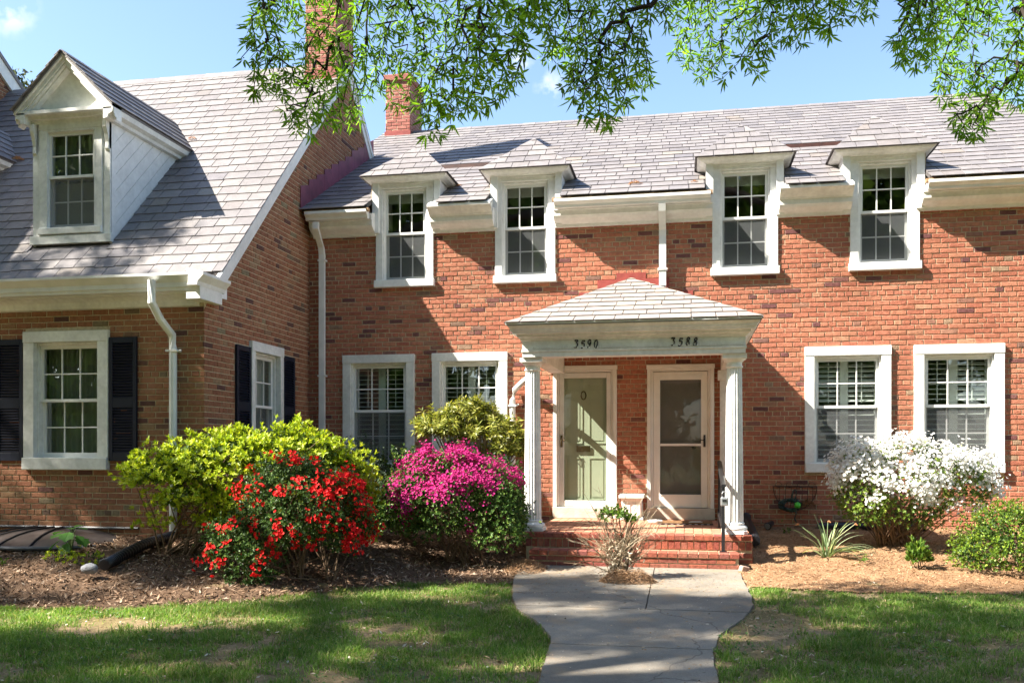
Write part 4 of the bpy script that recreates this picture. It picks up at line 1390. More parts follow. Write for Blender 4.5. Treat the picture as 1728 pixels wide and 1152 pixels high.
def grid(x0, x1, y0, y1, st, zf, keep=None):
    xs = np.arange(x0, x1 + st / 2, st); ys = np.arange(y0, y1 + st / 2, st)
    X, Y = np.meshgrid(xs, ys)
    Z = zf(X, Y)
    V = np.stack([X.ravel(), Y.ravel(), Z.ravel()], 1)
    nx = len(xs); ny = len(ys)
    I = np.arange(nx * ny).reshape(ny, nx)
    F = np.stack([I[:-1, :-1].ravel(), I[:-1, 1:].ravel(), I[1:, 1:].ravel(), I[1:, :-1].ravel()], 1)
    if keep is not None:
        cx = (X[:-1, :-1] + st / 2).ravel(); cyv = (Y[:-1, :-1] + st / 2).ravel()
        F = F[keep(cx, cyv)]
        used = np.unique(F); re = np.full(len(V), -1); re[used] = np.arange(len(used))
        V = V[used]; F = re[F]
    return V, F


def soil_mat(name, cols, scale, bump, v2=1.3):
    m = bpy.data.materials.new(name); m.use_nodes = True
    N, L = m.node_tree.nodes, m.node_tree.links
    p = N['Principled BSDF']; p.inputs['Roughness'].default_value = .95; p.inputs['Specular IOR Level'].default_value = .1
    g = N.new('ShaderNodeNewGeometry')
    a = N.new('ShaderNodeTexNoise'); a.inputs['Scale'].default_value = scale; a.inputs['Detail'].default_value = 9; a.inputs['Roughness'].default_value = .7
    b = N.new('ShaderNodeTexNoise'); b.inputs['Scale'].default_value = v2; b.inputs['Detail'].default_value = 5
    L.new(g.outputs['Position'], a.inputs['Vector']); L.new(g.outputs['Position'], b.inputs['Vector'])
    mx = N.new('ShaderNodeMath'); mx.operation = 'MULTIPLY_ADD'; mx.inputs[1].default_value = .55
    L.new(b.outputs['Fac'], mx.inputs[0])
    h = N.new('ShaderNodeMath'); h.operation = 'MULTIPLY'; h.inputs[1].default_value = .45
    L.new(a.outputs['Fac'], h.inputs[0]); L.new(h.outputs[0], mx.inputs[2])
    cr = N.new('ShaderNodeValToRGB'); e = cr.color_ramp.elements
    e[0].position = .34; e[0].color = (*cols[0], 1); e[1].position = .66; e[1].color = (*cols[-1], 1)
    for i, c in enumerate(cols[1:-1]):
        k = e.new(.34 + .32 * (i + 1) / (len(cols) - 1)); k.color = (*c, 1)
    L.new(mx.outputs[0], cr.inputs['Fac']); L.new(cr.outputs['Color'], p.inputs['Base Color'])
    bp = N.new('ShaderNodeBump'); bp.inputs['Strength'].default_value = bump; bp.inputs['Distance'].default_value = .03
    L.new(a.outputs['Fac'], bp.inputs['Height']); L.new(bp.outputs[0], p.inputs['Normal'])
    return m


M_SOIL = soil_mat('lawn_soil', [(.15, .10, .058), (.16, .13, .06), (.24, .175, .10), (.36, .27, .17)], 26, .5)
M_MULCH = soil_mat('bark_mulch', [(.06, .038, .025), (.13, .082, .052), (.21, .135, .085)], 40, .9)
M_STRAW = soil_mat('tan_mulch', [(.21, .115, .058), (.30, .178, .098), (.37, .235, .135)], 44, .8)
def concrete():
    m = soil_mat('weathered_concrete', [(.155, .137, .112), (.21, .188, .157), (.265, .24, .20), (.32, .288, .24)], 75, .35, 1.6)
    N, L = m.node_tree.nodes, m.node_tree.links
    p = N['Principled BSDF']; src = p.inputs['Base Color'].links[0].from_socket
    g = N.new('ShaderNodeNewGeometry')

    def layer(src, kind, scale, lo, hi, col, fac):
        if kind == 'crack':
            wob = N.new('ShaderNodeTexNoise'); wob.inputs['Scale'].default_value = 2.2; wob.inputs['Detail'].default_value = 5
            L.new(g.outputs['Position'], wob.inputs['Vector'])
            ad = N.new('ShaderNodeVectorMath'); ad.operation = 'MULTIPLY_ADD'; ad.inputs[1].default_value = (.5, .5, 0)
            L.new(wob.outputs['Color'], ad.inputs[0]); L.new(g.outputs['Position'], ad.inputs[2])
            t = N.new('ShaderNodeTexVoronoi'); t.feature = 'DISTANCE_TO_EDGE'; t.inputs['Scale'].default_value = scale
            L.new(ad.outputs[0], t.inputs['Vector']); o = t.outputs['Distance']
        else:
            t = N.new('ShaderNodeTexNoise'); t.inputs['Scale'].default_value = scale; t.inputs['Detail'].default_value = 7; t.inputs['Roughness'].default_value = .65
            L.new(g.outputs['Position'], t.inputs['Vector']); o = t.outputs['Fac']
        mr = N.new('ShaderNodeMapRange'); mr.inputs['From Min'].default_value = lo; mr.inputs['From Max'].default_value = hi; mr.inputs['To Max'].default_value = fac
        L.new(o, mr.inputs['Value'])
        mx = N.new('ShaderNodeMixRGB'); mx.inputs['Color2'].default_value = (*col, 1)
        L.new(mr.outputs[0], mx.inputs['Fac']); L.new(src, mx.inputs['Color1'])
        return mx.outputs['Color']
    src = layer(src, 'n', .8, .50, .64, (.10, .088, .072), .6)
    src = layer(src, 'n', 2.6, .52, .66, (.30, .215, .13), .5)
    src = layer(src, 'n', 190, .60, .68, (.07, .062, .052), .5)
    src = layer(src, 'n', 210, .40, .34, (.46, .43, .38), .5)
    src = layer(src, 'crack', .36, .004, .001, (.05, .043, .035), .5)
    L.new(src, p.inputs['Base Color'])
    return m


M_CONC = concrete()

lz = lambda X, Y: gz_arr(X, Y) + .03 * (vnoise(X, Y, .9, 1) - .5) * np.clip((-3.2 - Y), 0, 1) - .012
V, F = grid(-15, 10, -15.5, .0, .1, lz)
lawn = np_obj('lawn', V, F, M_SOIL, smooth=True, kind='structure')
q = MB(); q.add([(-220, -260, -.24), (220, -260, -.24), (220, 200, -.24), (-220, 200, -.24)], [(0, 1, 2, 3)])
q.obj('ground', mat('far_grass', (.055, .085, .022), .9, var=.3, vscale=1.5), kind='structure')
def bz(X, Y):
    t = np.clip((Y - np.where(X < -.6, ip(LEDGE_L, X), ip(LEDGE_R, X))) / .35 - .1, 0, 1)
    return gz_arr(X, Y) + t * (.04 * (vnoise(X, Y, .22, 6) - .35) + .025 * (vnoise(X, Y, .07, 7) - .5)) + .004

V, F = grid(-12, -1.6, -6.2, -.0, .045, bz, lambda x, y: bed_mask(x, y) & ~((x < -5.75) & (y > -3.05)))
np_obj('mulch_bed', V, F, M_MULCH, smooth=True, kind='structure')
V, F = grid(.5, 7.5, -4.1, -.0, .045, bz, bed_mask)
np_obj('straw_bed', V, F, M_STRAW, smooth=True, kind='structure')

# concrete path in slabs, joints between them
path = thing('path', (-.4, -4.5, .05), None, None); path['kind'] = 'structure'
rows = [(-2.765, -5.06, -.36), (-5.075, -6.42, None), (-6.435, -7.95, None), (-7.965, -9.5, None), (-9.515, -11, None), (-11.015, -13, None)]
for (ya, yb, xm) in rows:
    for (sl) in ((0, 1) if xm is not None else (2,)):
        m = MB(); n = 26
        topL = []; topR = []
        for i in range(n + 1):
            y = ya + (yb - ya) * i / n
            l = float(ip(PATH_L, y, 1)) + .02 * (float(vnoise(np.array([0.]), np.array([y]), .12, 9)[0]) - .5); rr_ = float(ip(PATH_R, y, 1)) + .02 * (float(vnoise(np.array([5.]), np.array([y]), .12, 9)[0]) - .5)
            if sl == 0: rr_ = xm - .005
            if sl == 1: l = xm + .005
            topL.append((l, y, lawn_z(y) + .012)); topR.append((rr_, y, lawn_z(y) + .012))
        vs = topL + topR + [(x, y, z - .08) for x, y, z in topL] + [(x, y, z - .08) for x, y, z in topR]
        k = n + 1; fs = []
        for i in range(n):
            fs += [(i, i + 1, k + i + 1, k + i), (i, 2 * k + i, 2 * k + i + 1, i + 1), (k + i, k + i + 1, 3 * k + i + 1, 3 * k + i)]
        fs += [(0, k, 3 * k, 2 * k), (n, 2 * k + n, 3 * k + n, k + n)]
        m.add(vs, fs).obj('concrete_slab', M_CONC, path)
# ------------------------------------------------------------------ loose litter and grass (uncountable: one object each)
def leaf_quads(P, D, Nn, L, W, fold=.0, mid=.45):
    """P base, D direction (unit), Nn rough normal, per-leaf length and width -> quads"""
    S = np.cross(D, Nn); S /= np.maximum(np.linalg.norm(S, axis=1, keepdims=True), 1e-6)
    Up = np.cross(S, D)
    L = np.asarray(L).reshape(-1, 1); W = np.asarray(W).reshape(-1, 1)
    m = P + D * L * mid + Up * fold * W
    V = np.stack([P, m - S * W / 2, P + D * L, m + S * W / 2], 1).reshape(-1, 3)
    F = np.arange(len(V)).reshape(-1, 4)
    return V, F


def unit(a):
    return a / np.maximum(np.linalg.norm(a, axis=1, keepdims=True), 1e-6)


def scatter(n, x0, x1, y0, y1, keep, seed):
    r = np.random.default_rng(seed)
    x = r.uniform(x0, x1, n); y = r.uniform(y0, y1, n)
    k = keep(x, y)
    return x[k], y[k], r


def chips(name, m, n, box, keep, lmin, lmax, wmin, wmax, seed, zoff=.012, tilt=.45, zf=bz):
    x, y, r = scatter(n, *box, keep, seed)
    k = len(x)
    z = zf(x, y) + r.uniform(-.004, zoff, k)
    a = r.uniform(0, 2 * PI, k); t = r.normal(0, tilt, k)
    D = np.stack([np.cos(a) * np.cos(t), np.sin(a) * np.cos(t), np.sin(t)], 1)
    Nn = unit(np.stack([r.normal(0, .5, k), r.normal(0, .5, k), np.ones(k)], 1))
    L = r.uniform(lmin, lmax, k); W = r.uniform(wmin, wmax, k)
    P = np.stack([x, y, z], 1) - D * (L / 2)[:, None]
    V, F = leaf_quads(P, D, Nn, L, W, 0, .5)
    return np_obj(name, V, F, m, kind='stuff')


MC = mat('bark_chip', None, .9, [(0, (.06, .036, .023)), (.3, (.15, .09, .056)), (.6, (.25, .16, .10)), (.85, (.36, .25, .17)), (1, (.50, .40, .30))], var=.15, spec=.1)
MS = mat('tan_chip', None, .9, [(0, (.17, .088, .042)), (.3, (.29, .168, .090)), (.6, (.37, .23, .13)), (.9, (.46, .315, .195)), (1, (.14, .08, .045))], var=.12, spec=.1)
chips('bark_chips', MC, 46000, (-10, -1.6, -6.1, -.2), lambda x, y: bed_mask(x, y + .05) & ~((x < -5.72) & (y > -3.13)) & ((y < -2.6) | (NR_.random(len(x)) < .5)), .02, .10, .006, .022, 31, .02, .5)
chips('straw_mulch', MS, 56000, (.5, 6.2, -4.2, -.05), lambda x, y: bed_mask(x, y + .12 * NR_.random(len(x))), .018, .07, .003, .009, 32, .012, .35)
chips('straw_litter', MS, 9000, (-1.7, .55, -4.6, -2.75), lambda x, y: NR_.random(len(x)) < np.exp(-((x + .55) ** 2 / .5 + (y + 3.4) ** 2 / .35)) * .9 + .10 * (vnoise(x, y, .35, 15) > .6) + .25 * (x < -1.35), .012, .05, .002, .006, 33, .006, .12, lambda x, y: .162 + .035 * (y + 2.75))
M_LITTER = mat('dry_leaf', None, .9, [(0, (.22, .14, .07)), (.5, (.34, .24, .14)), (.8, (.46, .38, .28)), (1, (.62, .58, .50))], var=.1, spec=.1)
chips('straw_spill', MS, 7000, (-4.5, 2.2, -8.5, -4.0), lambda x, y: ~path_mask(x, y) & ~bed_mask(x, y) & (NR_.random(len(x)) < np.exp(-((x - .85) ** 2 / .07 + (y + 5.5) ** 2 / .35)) * 1.2 + np.exp(-((x - .6) ** 2 / .05 + (y + 6.6) ** 2 / .12)) * .9 + np.exp(-((x + 2.35) ** 2 / .10 + (y + 6.0) ** 2 / .03)) + np.exp(-((x + 3.0) ** 2 / .06 + (y + 6.7) ** 2 / .05)) * .8 + np.exp(-((x + 1.6) ** 2 / .05 + (y + 5.6) ** 2 / .03)) * .7), .015, .06, .003, .008, 37, .03, .3, lz)
chips('leaf_litter', M_LITTER, 5200, (-8, 4.6, -8.8, -3.7), lambda x, y: ~path_mask(x, y) & ~bed_mask(x, y), .015, .06, .008, .022, 34, .03, .35, lz)
chips('path_litter', M_LITTER, 900, (-1.7, .5, -8.5, -3.2), path_mask, .012, .04, .004, .014, 35, .004, .1, lambda x, y: .164 + .035 * (y + 2.75))
chips('bed_litter', M_LITTER, 900, (-9, 6, -5.9, -.3), bed_mask, .015, .05, .012, .03, 36, .02, .4)

M_GRASS = mat('grass_blade', None, .6, [(0, (.085, .165, .030)), (.25, (.12, .225, .038)), (.5, (.155, .275, .045)), (.75, (.20, .32, .060)), (.88, (.28, .35, .10)), (.94, (.44, .38, .19)), (1, (.52, .43, .25))], var=.25, vscale=2.2, var2=.22, v2scale=.5, spec=.25, transl=.35, tcol=(1.2, 1.25, .6))


def blades(name, n, box, seed, hmin, hmax, dens, m, lean=.5):
    keep = lambda x, y: ~path_mask(x - .015, y) & ~path_mask(x + .015, y) & ~bed_mask(x, y) & (y < -3.3)
    x, y, r = scatter(n, *box, keep, seed)
    d = .40 * vnoise(x, y, .55, 41) + .32 * vnoise(x, y, .2, 42) + .28 * vnoise(x, y, .09, 43)
    bare = np.exp(-(((x - .62) / .42) ** 2 + ((y + 5.6) / .75) ** 2)) * .55 + np.exp(-(((x + 2.5) / .5) ** 2 + ((y + 7.6) / .4) ** 2)) * .25 + np.exp(-(((x + 4.6) / .8) ** 2 + ((y + 6.35) / .22) ** 2)) * .3
    k = r.random(len(x)) < np.clip((d - bare - dens[0]) / (dens[1] - dens[0]), .015, 1)
    x, y, d = x[k], y[k], d[k]
    n = len(x)
    z = lz(x, y)
    a = r.uniform(0, 2 * PI, n); ln = np.abs(r.normal(0, lean, n))
    D = unit(np.stack([np.cos(a) * np.sin(ln), np.sin(a) * np.sin(ln), np.cos(ln)], 1))
    h = r.uniform(hmin, hmax, n) * (.45 + .6 * np.clip(d, 0, 1) + .75 * vnoise(x, y, .13, 44) ** 1.5)
    w = r.uniform(.0035, .008, n)
    b = r.uniform(0, 2 * PI, n)
    S = np.stack([np.cos(b), np.sin(b), np.zeros(n)], 1)
    P = np.stack([x, y, z - .004], 1)
    M1 = P + D * (h * .55)[:, None]
    tip = P + D * h[:, None] + np.stack([np.cos(a), np.sin(a), -np.ones(n) * .55], 1) * (h * r.uniform(.05, .45, n))[:, None]
    V = np.stack([P - S * w[:, None] / 2, P + S * w[:, None] / 2, M1 + S * w[:, None] * .4, tip, M1 - S * w[:, None] * .4], 1).reshape(-1, 3)
    I = np.arange(n)[:, None] * 5
    F = np.concatenate([I + [0, 1, 2, 4], I + [4, 2, 3, 3]], 0)
    # quads only: the tip triangle doubles its last corner, so build as two meshes of equal size
    V3 = V
    Fq = I + [0, 1, 2, 4]; Ft = I + [4, 2, 3]
    me = bpy.data.meshes.new(name)
    me.vertices.add(len(V3)); me.vertices.foreach_set('co', V3.astype(np.float32).ravel())
    li = np.concatenate([Fq.ravel(), Ft.ravel()]).astype(np.int32)
    st = np.concatenate([np.arange(n) * 4, 4 * n + np.arange(n) * 3]).astype(np.int32)
    me.loops.add(len(li)); me.loops.foreach_set('vertex_index', li)
    me.polygons.add(2 * n); me.polygons.foreach_set('loop_start', st)
    me.materials.append(m); me.update(calc_edges=True)
    return place(name, me, kind='stuff')


blades('grass', 340000, (-8.2, -.85, -9.2, -3.7), 51, .024, .070, (.24, .52), M_GRASS, .65)
blades('grass', 230000, (.1, 5.4, -9.0, -3.6), 52, .024, .070, (.24, .52), M_GRASS, .65)
M_DRYG = mat('dry_grass', None, .85, [(0, (.24, .17, .08)), (.4, (.37, .28, .14)), (.8, (.48, .39, .23)), (1, (.22, .18, .07))], var=.15, spec=.1)
chips('dry_grass', M_DRYG, 85000, (-8.2, 5.2, -9.2, -3.65), lambda x, y: ~path_mask(x, y) & ~bed_mask(x, y) & (NR_.random(len(x)) < np.clip(1.25 - 1.6 * vnoise(x, y, .55, 41) + 1.0 * np.exp(-(((x - .62) / .42) ** 2 + ((y + 5.6) / .75) ** 2)), .16, 1)), .02, .065, .0025, .005, 53, .022, .25, lz)
M_CLOVER = mat('clover_leaf', None, .6, [(0, (.06, .13, .035)), (.6, (.085, .17, .045)), (1, (.13, .21, .07))], var=.2, spec=.25, transl=.3)
chips('clover', M_CLOVER, 26000, (-7.5, 4.6, -8.9, -3.8), lambda x, y: ~path_mask(x, y) & ~bed_mask(x, y) & (vnoise(x, y, .40, 61) > .66), .014, .034, .012, .024, 54, .045, .3, lz)

# ------------------------------------------------------------------ shrubs
def tubes_np(paths, n=5):
    m = MB()
    for pts, rs in paths: m.tube(pts, rs, n, False)
    return m


def shell(blobs, n, r, low=None, inner=(.80, 1.02), lump=.30, zpow=1.0):
    """points on the outer shell of a union of ellipsoids, with outward normals"""
    P = []; Nn = []
    vol = np.array([b[3] * b[4] + b[4] * b[5] + b[3] * b[5] for b in blobs]); cnt = (vol / vol.sum() * n * 1.6).astype(int) + 1
    for bi, (b, c) in enumerate(zip(blobs, cnt)):
        d = unit(r.normal(0, 1, (c, 3)))
        d = d[d[:, 2] > (-.55 if low is None else low)]
        k = len(d)
        lum = 1 + lump * (vnoise(d[:, 0] * 2 + bi * 5, d[:, 1] * 2 + d[:, 2] * 1.7, .55, 5 + bi) - .5) * 2
        rad = r.uniform(inner[0], inner[1], k) * lum
        p = np.array(b[:3]) + d * np.array(b[3:6]) * rad[:, None]
        nn = unit(d / np.array(b[3:6]))
        ok = np.ones(k, bool)
        for bj, o in enumerate(blobs):
            if bj != bi:
                q = (p - np.array(o[:3])) / np.array(o[3:6])
                ok &= (q ** 2).sum(1) > .62
        P.append(p[ok]); Nn.append(nn[ok])
    P = np.concatenate(P); Nn = np.concatenate(Nn)
    g = P[:, 2] > gz_arr(P[:, 0], P[:, 1]) + .03
    return P[g], Nn[g]


def whorls(P, A, r, k, L, W, spread=.9, fold=.12, droop=0):
    """k leaves round each axis A at P"""
    n = len(P)
    t = np.cross(A, np.array([.31, .77, .55])); t = unit(t); b = np.cross(A, t)
    ph = r.uniform(0, 2 * PI, (n, 1)) + np.arange(k)[None, :] * 2.4
    sp = spread * r.uniform(.45, 1.25, (n, k))
    D = A[:, None, :] * np.cos(sp)[..., None] + (t[:, None, :] * np.cos(ph)[..., None] + b[:, None, :] * np.sin(ph)[..., None]) * np.sin(sp)[..., None]
    D[..., 2] -= droop
    D = unit(D.reshape(-1, 3))
    Pp = np.repeat(P, k, 0) + np.repeat(A, k, 0) * (np.tile(np.arange(k), n) * -.10 * np.mean(L))[:, None]
    Ls = r.uniform(L[0], L[1], n * k); Ws = Ls * r.uniform(W[0], W[1], n * k)
    return leaf_quads(Pp, D, np.repeat(A, k, 0) + r.normal(0, .2, (n * k, 3)), Ls, Ws, fold)


def stack(*vf):
    Vs = []; Fs = []; n = 0
    for V, F in vf:
        Vs.append(V); Fs.append(F + n); n += len(V)
    return np.concatenate(Vs), np.concatenate(Fs)


def stems_to(th, name, m, bases, targets, r, r0=.012, n=5, wob=.05):
    mb = MB()
    for i, t in enumerate(targets):
        b = bases[i % len(bases)]
        b = (b[0] + r.normal(0, .03), b[1] + r.normal(0, .03), b[2] - .03)
        pts = []
        for k in range(6):
            s = k / 5
            e = s ** 1.35
            pts.append((b[0] + (t[0] - b[0]) * e + r.normal(0, wob) * s * (1 - s), b[1] + (t[1] - b[1]) * e + r.normal(0, wob) * s * (1 - s), b[2] + (t[2] - b[2]) * s))
        mb.tube(pts, [r0 * (1 - .75 * k / 5) for k in range(6)], n, False)
    return mb.obj(name, m, th)


M_HEDGE = mat('yellow_green_leaf', None, .5, [(0, (.20, .30, .018)), (.3, (.31, .42, .022)), (.6, (.42, .50, .03)), (.85, (.52, .56, .045)), (1, (.16, .26, .024))], var=.18, vscale=3, spec=.3, transl=.35, tcol=(1.25, 1.2, .5))
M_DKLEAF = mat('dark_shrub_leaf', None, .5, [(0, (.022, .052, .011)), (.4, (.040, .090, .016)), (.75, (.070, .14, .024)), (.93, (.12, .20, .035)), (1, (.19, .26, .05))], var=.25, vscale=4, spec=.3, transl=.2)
M_MIDLEAF = mat('fresh_shrub_leaf', None, .5, [(0, (.045, .10, .015)), (.4, (.08, .16, .02)), (.75, (.13, .22, .03)), (1, (.22, .29, .04))], var=.22, vscale=4, spec=.3, transl=.3, tcol=(1.2, 1.2, .6))
M_REDF = mat('red_petal', None, .6, [(0, (.56, .008, .012)), (.5, (.72, .016, .018)), (1, (.80, .035, .028))], var=.1, spec=.15, transl=.25)
M_PINKF = mat('magenta_petal', None, .6, [(0, (.38, .012, .13)), (.5, (.50, .022, .19)), (.85, (.58, .040, .24)), (1, (.64, .07, .28))], var=.1, spec=.15, transl=.25)
M_WHTF = mat('white_petal', None, .6, [(0, (.74, .74, .70)), (.5, (.82, .82, .80)), (1, (.80, .78, .72))], var=.06, spec=.15, transl=.25)


def blossoms(centers, axes, r, per, spread, size, m, th):
    """trusses: 'per' flowers round each centre, each flower a star of five broad petals"""
    n = len(centers)
    C = np.repeat(centers, per, 0) + r.normal(0, spread, (n * per, 3))
    A = unit(np.repeat(axes, per, 0) + r.normal(0, .45, (n * per, 3)))
    k = 5
    t = unit(np.cross(A, np.array([.31, .77, .55]))); b = np.cross(A, t)
    ph = r.uniform(0, 2 * PI, (len(C), 1)) + np.arange(k)[None] * (2 * PI / k)
    D = (t[:, None] * np.cos(ph)[..., None] + b[:, None] * np.sin(ph)[..., None]) * .87 + A[:, None] * .5
    D = unit(D.reshape(-1, 3))
    L = np.repeat(r.uniform(size[0], size[1], len(C)), k)
    V, F = leaf_quads(np.repeat(C, k, 0), D, np.repeat(A, k, 0), L, L * .82, .06, .62)
    return np_obj('blossom', V, F, m, th, kind='stuff')


M_AZLEAF = mat('azalea_leaf', None, .5, [(0, (.028, .065, .013)), (.35, (.055, .12, .02)), (.7, (.10, .19, .03)), (.9, (.17, .27, .045)), (1, (.25, .33, .06))], var=.3, vscale=3.2, spec=.3, transl=.25)


def shrub(name, base, label, blobs, n, leafm, k, L, W, seed, spread=.9, group=None, fill=.5, fillm=None, stemn=26, stemm=None, bases=None, r0=.011, lump=.32, low=None, up=.55, droop=0, cat='shrub', fold=.12, extra=None):
    r = np.random.default_rng(seed)
    th = thing(name, base, label, cat, group)
    P, Nn = shell(blobs, n, r, low, lump=lump)
    A = unit(Nn + np.array([0, 0, up]) + r.normal(0, .25, P.shape))
    stray = r.random(len(P)) < .06
    P[stray] += A[stray] * r.uniform(.03, .13, (stray.sum(), 1))
    parts = [whorls(P, A, r, k, L, W, spread, fold, droop)]
    np_obj('foliage', *stack(*parts), leafm, th, kind='stuff')
    if extra:
        lo, hi, cnt = extra
        Pe = r.uniform(lo, hi, (cnt, 3)); Ae = unit(r.normal(0, .5, (cnt, 3)) + np.array([0, -.2, .8]))
        np_obj('lower_foliage', *whorls(Pe, Ae, r, k, L, W, spread, fold), leafm, th, kind='stuff')
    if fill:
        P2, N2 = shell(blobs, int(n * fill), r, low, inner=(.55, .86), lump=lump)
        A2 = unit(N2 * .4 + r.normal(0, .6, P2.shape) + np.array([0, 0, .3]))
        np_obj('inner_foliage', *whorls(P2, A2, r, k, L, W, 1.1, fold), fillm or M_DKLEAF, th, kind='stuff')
    if stemn:
        idx = r.choice(len(P), stemn)
        inner = P[idx] - Nn[idx] * .04
        stems_to(th, 'stem', stemm or M_STEM, bases or [base], inner, r, r0)
    return th, P, Nn, r
GZ = ground_z
# 1 bright hedge at the wing corner
b1 = [(-5.66, -3.86, 1.20, .54, .42, .30), (-5.05, -3.78, 1.34, .70, .52, .36), (-4.45, -3.70, 1.40, .66, .56, .38), (-3.95, -3.62, 1.08, .52, .52, .52), (-5.25, -3.95, .98, .50, .36, .30), (-3.72, -3.72, .66, .34, .40, .46), (-4.75, -3.9, .80, .55, .40, .40)]
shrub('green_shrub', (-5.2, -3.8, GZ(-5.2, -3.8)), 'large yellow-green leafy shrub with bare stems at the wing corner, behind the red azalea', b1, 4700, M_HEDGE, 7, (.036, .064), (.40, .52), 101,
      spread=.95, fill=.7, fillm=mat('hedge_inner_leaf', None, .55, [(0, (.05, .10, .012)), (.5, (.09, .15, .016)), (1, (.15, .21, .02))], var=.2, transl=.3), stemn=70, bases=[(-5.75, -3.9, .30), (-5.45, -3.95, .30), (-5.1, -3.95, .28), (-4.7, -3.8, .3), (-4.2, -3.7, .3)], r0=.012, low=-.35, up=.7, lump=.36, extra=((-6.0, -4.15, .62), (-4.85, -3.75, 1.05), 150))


def azalea(name, base, label, blobs, n, leafm, L, seed, flm, fmask, per, fspread, fsize, nf, bases, stemn=30, cat='azalea', low=None, fill=.6, up=.5):
    th, P, Nn, r = shrub(name, base, label, blobs, n, leafm, 6, L, (.38, .5), seed, spread=1.0, fill=fill, stemn=stemn, bases=bases, r0=.010, cat=cat, low=low, up=up)
    Pf, Nf = shell(blobs, nf * 4, np.random.default_rng(seed + 9), low, inner=(.98, 1.06))
    keep = fmask(Pf, Nf, r)
    Pf, Nf = Pf[keep][:nf], Nf[keep][:nf]
    blossoms(Pf, unit(Nf + np.array([0, 0, .35])), r, per, fspread, fsize, flm, th)
    return th


def redmask(P, N, r):
    s = vnoise(P[:, 0] + 2, P[:, 2] * 1.5 + P[:, 1] * .4, .20, 71)
    hot = .75 * np.exp(-(((P[:, 0] + 3.42) / .22) ** 2 + ((P[:, 2] - 1.05) / .25) ** 2)) + .5 * np.exp(-(((P[:, 0] + 3.75) / .28) ** 2 + ((P[:, 2] - 1.08) / .09) ** 2)) + .6 * np.exp(-(((P[:, 0] + 3.95) / .16) ** 2 + ((P[:, 2] - 1.42) / .08) ** 2)) + .40 * np.exp(-(((P[:, 0] + 3.3) / .15) ** 2 + ((P[:, 2] - .45) / .2) ** 2)) + .55 * np.exp(-(((P[:, 0] + 4.15) / .25) ** 2 + ((P[:, 2] - .12) / .10) ** 2)) + .28 * np.exp(-(((P[:, 0] + 4.1) / .45) ** 2 + ((P[:, 2] - .50) / .22) ** 2)) + .3 * np.exp(-(((P[:, 0] + 3.75) / .3) ** 2 + ((P[:, 2] - .72) / .08) ** 2))
    return r.random(len(P)) < np.clip((s - .62) * 5, 0, .45) + hot * .9


azalea('red_azalea', (-3.95, -4.45, GZ(-3.95, -4.45)), 'dark-leaved azalea with bright red blossoms in front of the yellow-green shrub',
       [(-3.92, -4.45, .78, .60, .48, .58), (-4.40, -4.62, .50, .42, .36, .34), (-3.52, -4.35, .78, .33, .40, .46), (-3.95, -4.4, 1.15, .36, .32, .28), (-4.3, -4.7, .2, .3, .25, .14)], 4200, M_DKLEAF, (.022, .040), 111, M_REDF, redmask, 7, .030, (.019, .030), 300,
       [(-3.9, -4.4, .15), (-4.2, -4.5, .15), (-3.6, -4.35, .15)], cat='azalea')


def pinkmask(P, N, r):
    top = (P[:, 2] > .95 + .10 * (vnoise(P[:, 0], P[:, 1], .2, 79) - .5) + .25 * np.clip(P[:, 0] + 2.45, 0, 1)) & (N[:, 2] > -.1)
    side_ = np.exp(-(((P[:, 0] + 2.22) / .16) ** 2 + ((P[:, 2] - .62) / .2) ** 2)) * .5 + np.exp(-(((P[:, 0] + 2.08) / .24) ** 2 + ((P[:, 2] - .30) / .12) ** 2)) * .9 + np.exp(-(((P[:, 0] + 3.1) / .2) ** 2 + ((P[:, 2] - .85) / .1) ** 2)) * .5
    return r.random(len(P)) < np.where(top, .95, side_)


azalea('pink_azalea', (-2.55, -2.88, GZ(-2.55, -2.88)), 'rounded azalea covered in magenta-pink blossoms on top, left of the porch steps',
       [(-2.66, -2.88, .82, .69, .50, .60), (-2.14, -2.92, .70, .38, .44, .52), (-2.92, -2.85, .98, .44, .42, .36)], 4400, M_AZLEAF, (.022, .042), 121, M_PINKF, pinkmask, 11, .038, (.013, .021), 620,
       [(-2.5, -2.88, .18), (-2.7, -2.88, .20), (-2.3, -2.9, .17)])


def whitemask(P, N, r):
    top = P[:, 2] > 1.08 + .2 * (vnoise(P[:, 0], P[:, 1], .3, 77) - .5)
    s = vnoise(P[:, 0] + 4, P[:, 2] * 1.4, .17, 78)
    return r.random(len(P)) < np.where(top, .92, np.clip((s - .48) * 3, 0, .55))


azalea('white_azalea', (2.45, -1.35, GZ(2.45, -1.35)), 'spreading azalea covered in white blossoms under the right-hand front windows',
       [(2.65, -1.4, 1.12, .84, .50, .44), (2.15, -1.45, .95, .36, .40, .40), (3.2, -1.38, 1.08, .40, .42, .34), (2.5, -1.5, .75, .55, .38, .25)], 2500, mat('white_azalea_leaf', None, .5, [(0, (.07, .14, .02)), (.4, (.13, .22, .03)), (.75, (.22, .31, .04)), (1, (.32, .38, .06))], var=.2, spec=.3, transl=.3), (.022, .042), 131, M_WHTF, whitemask, 9, .046, (.018, .029), 620,
       [(2.35, -1.35, .29), (2.5, -1.35, .29), (2.65, -1.3, .29)], stemn=90, low=-.75, fill=.25)

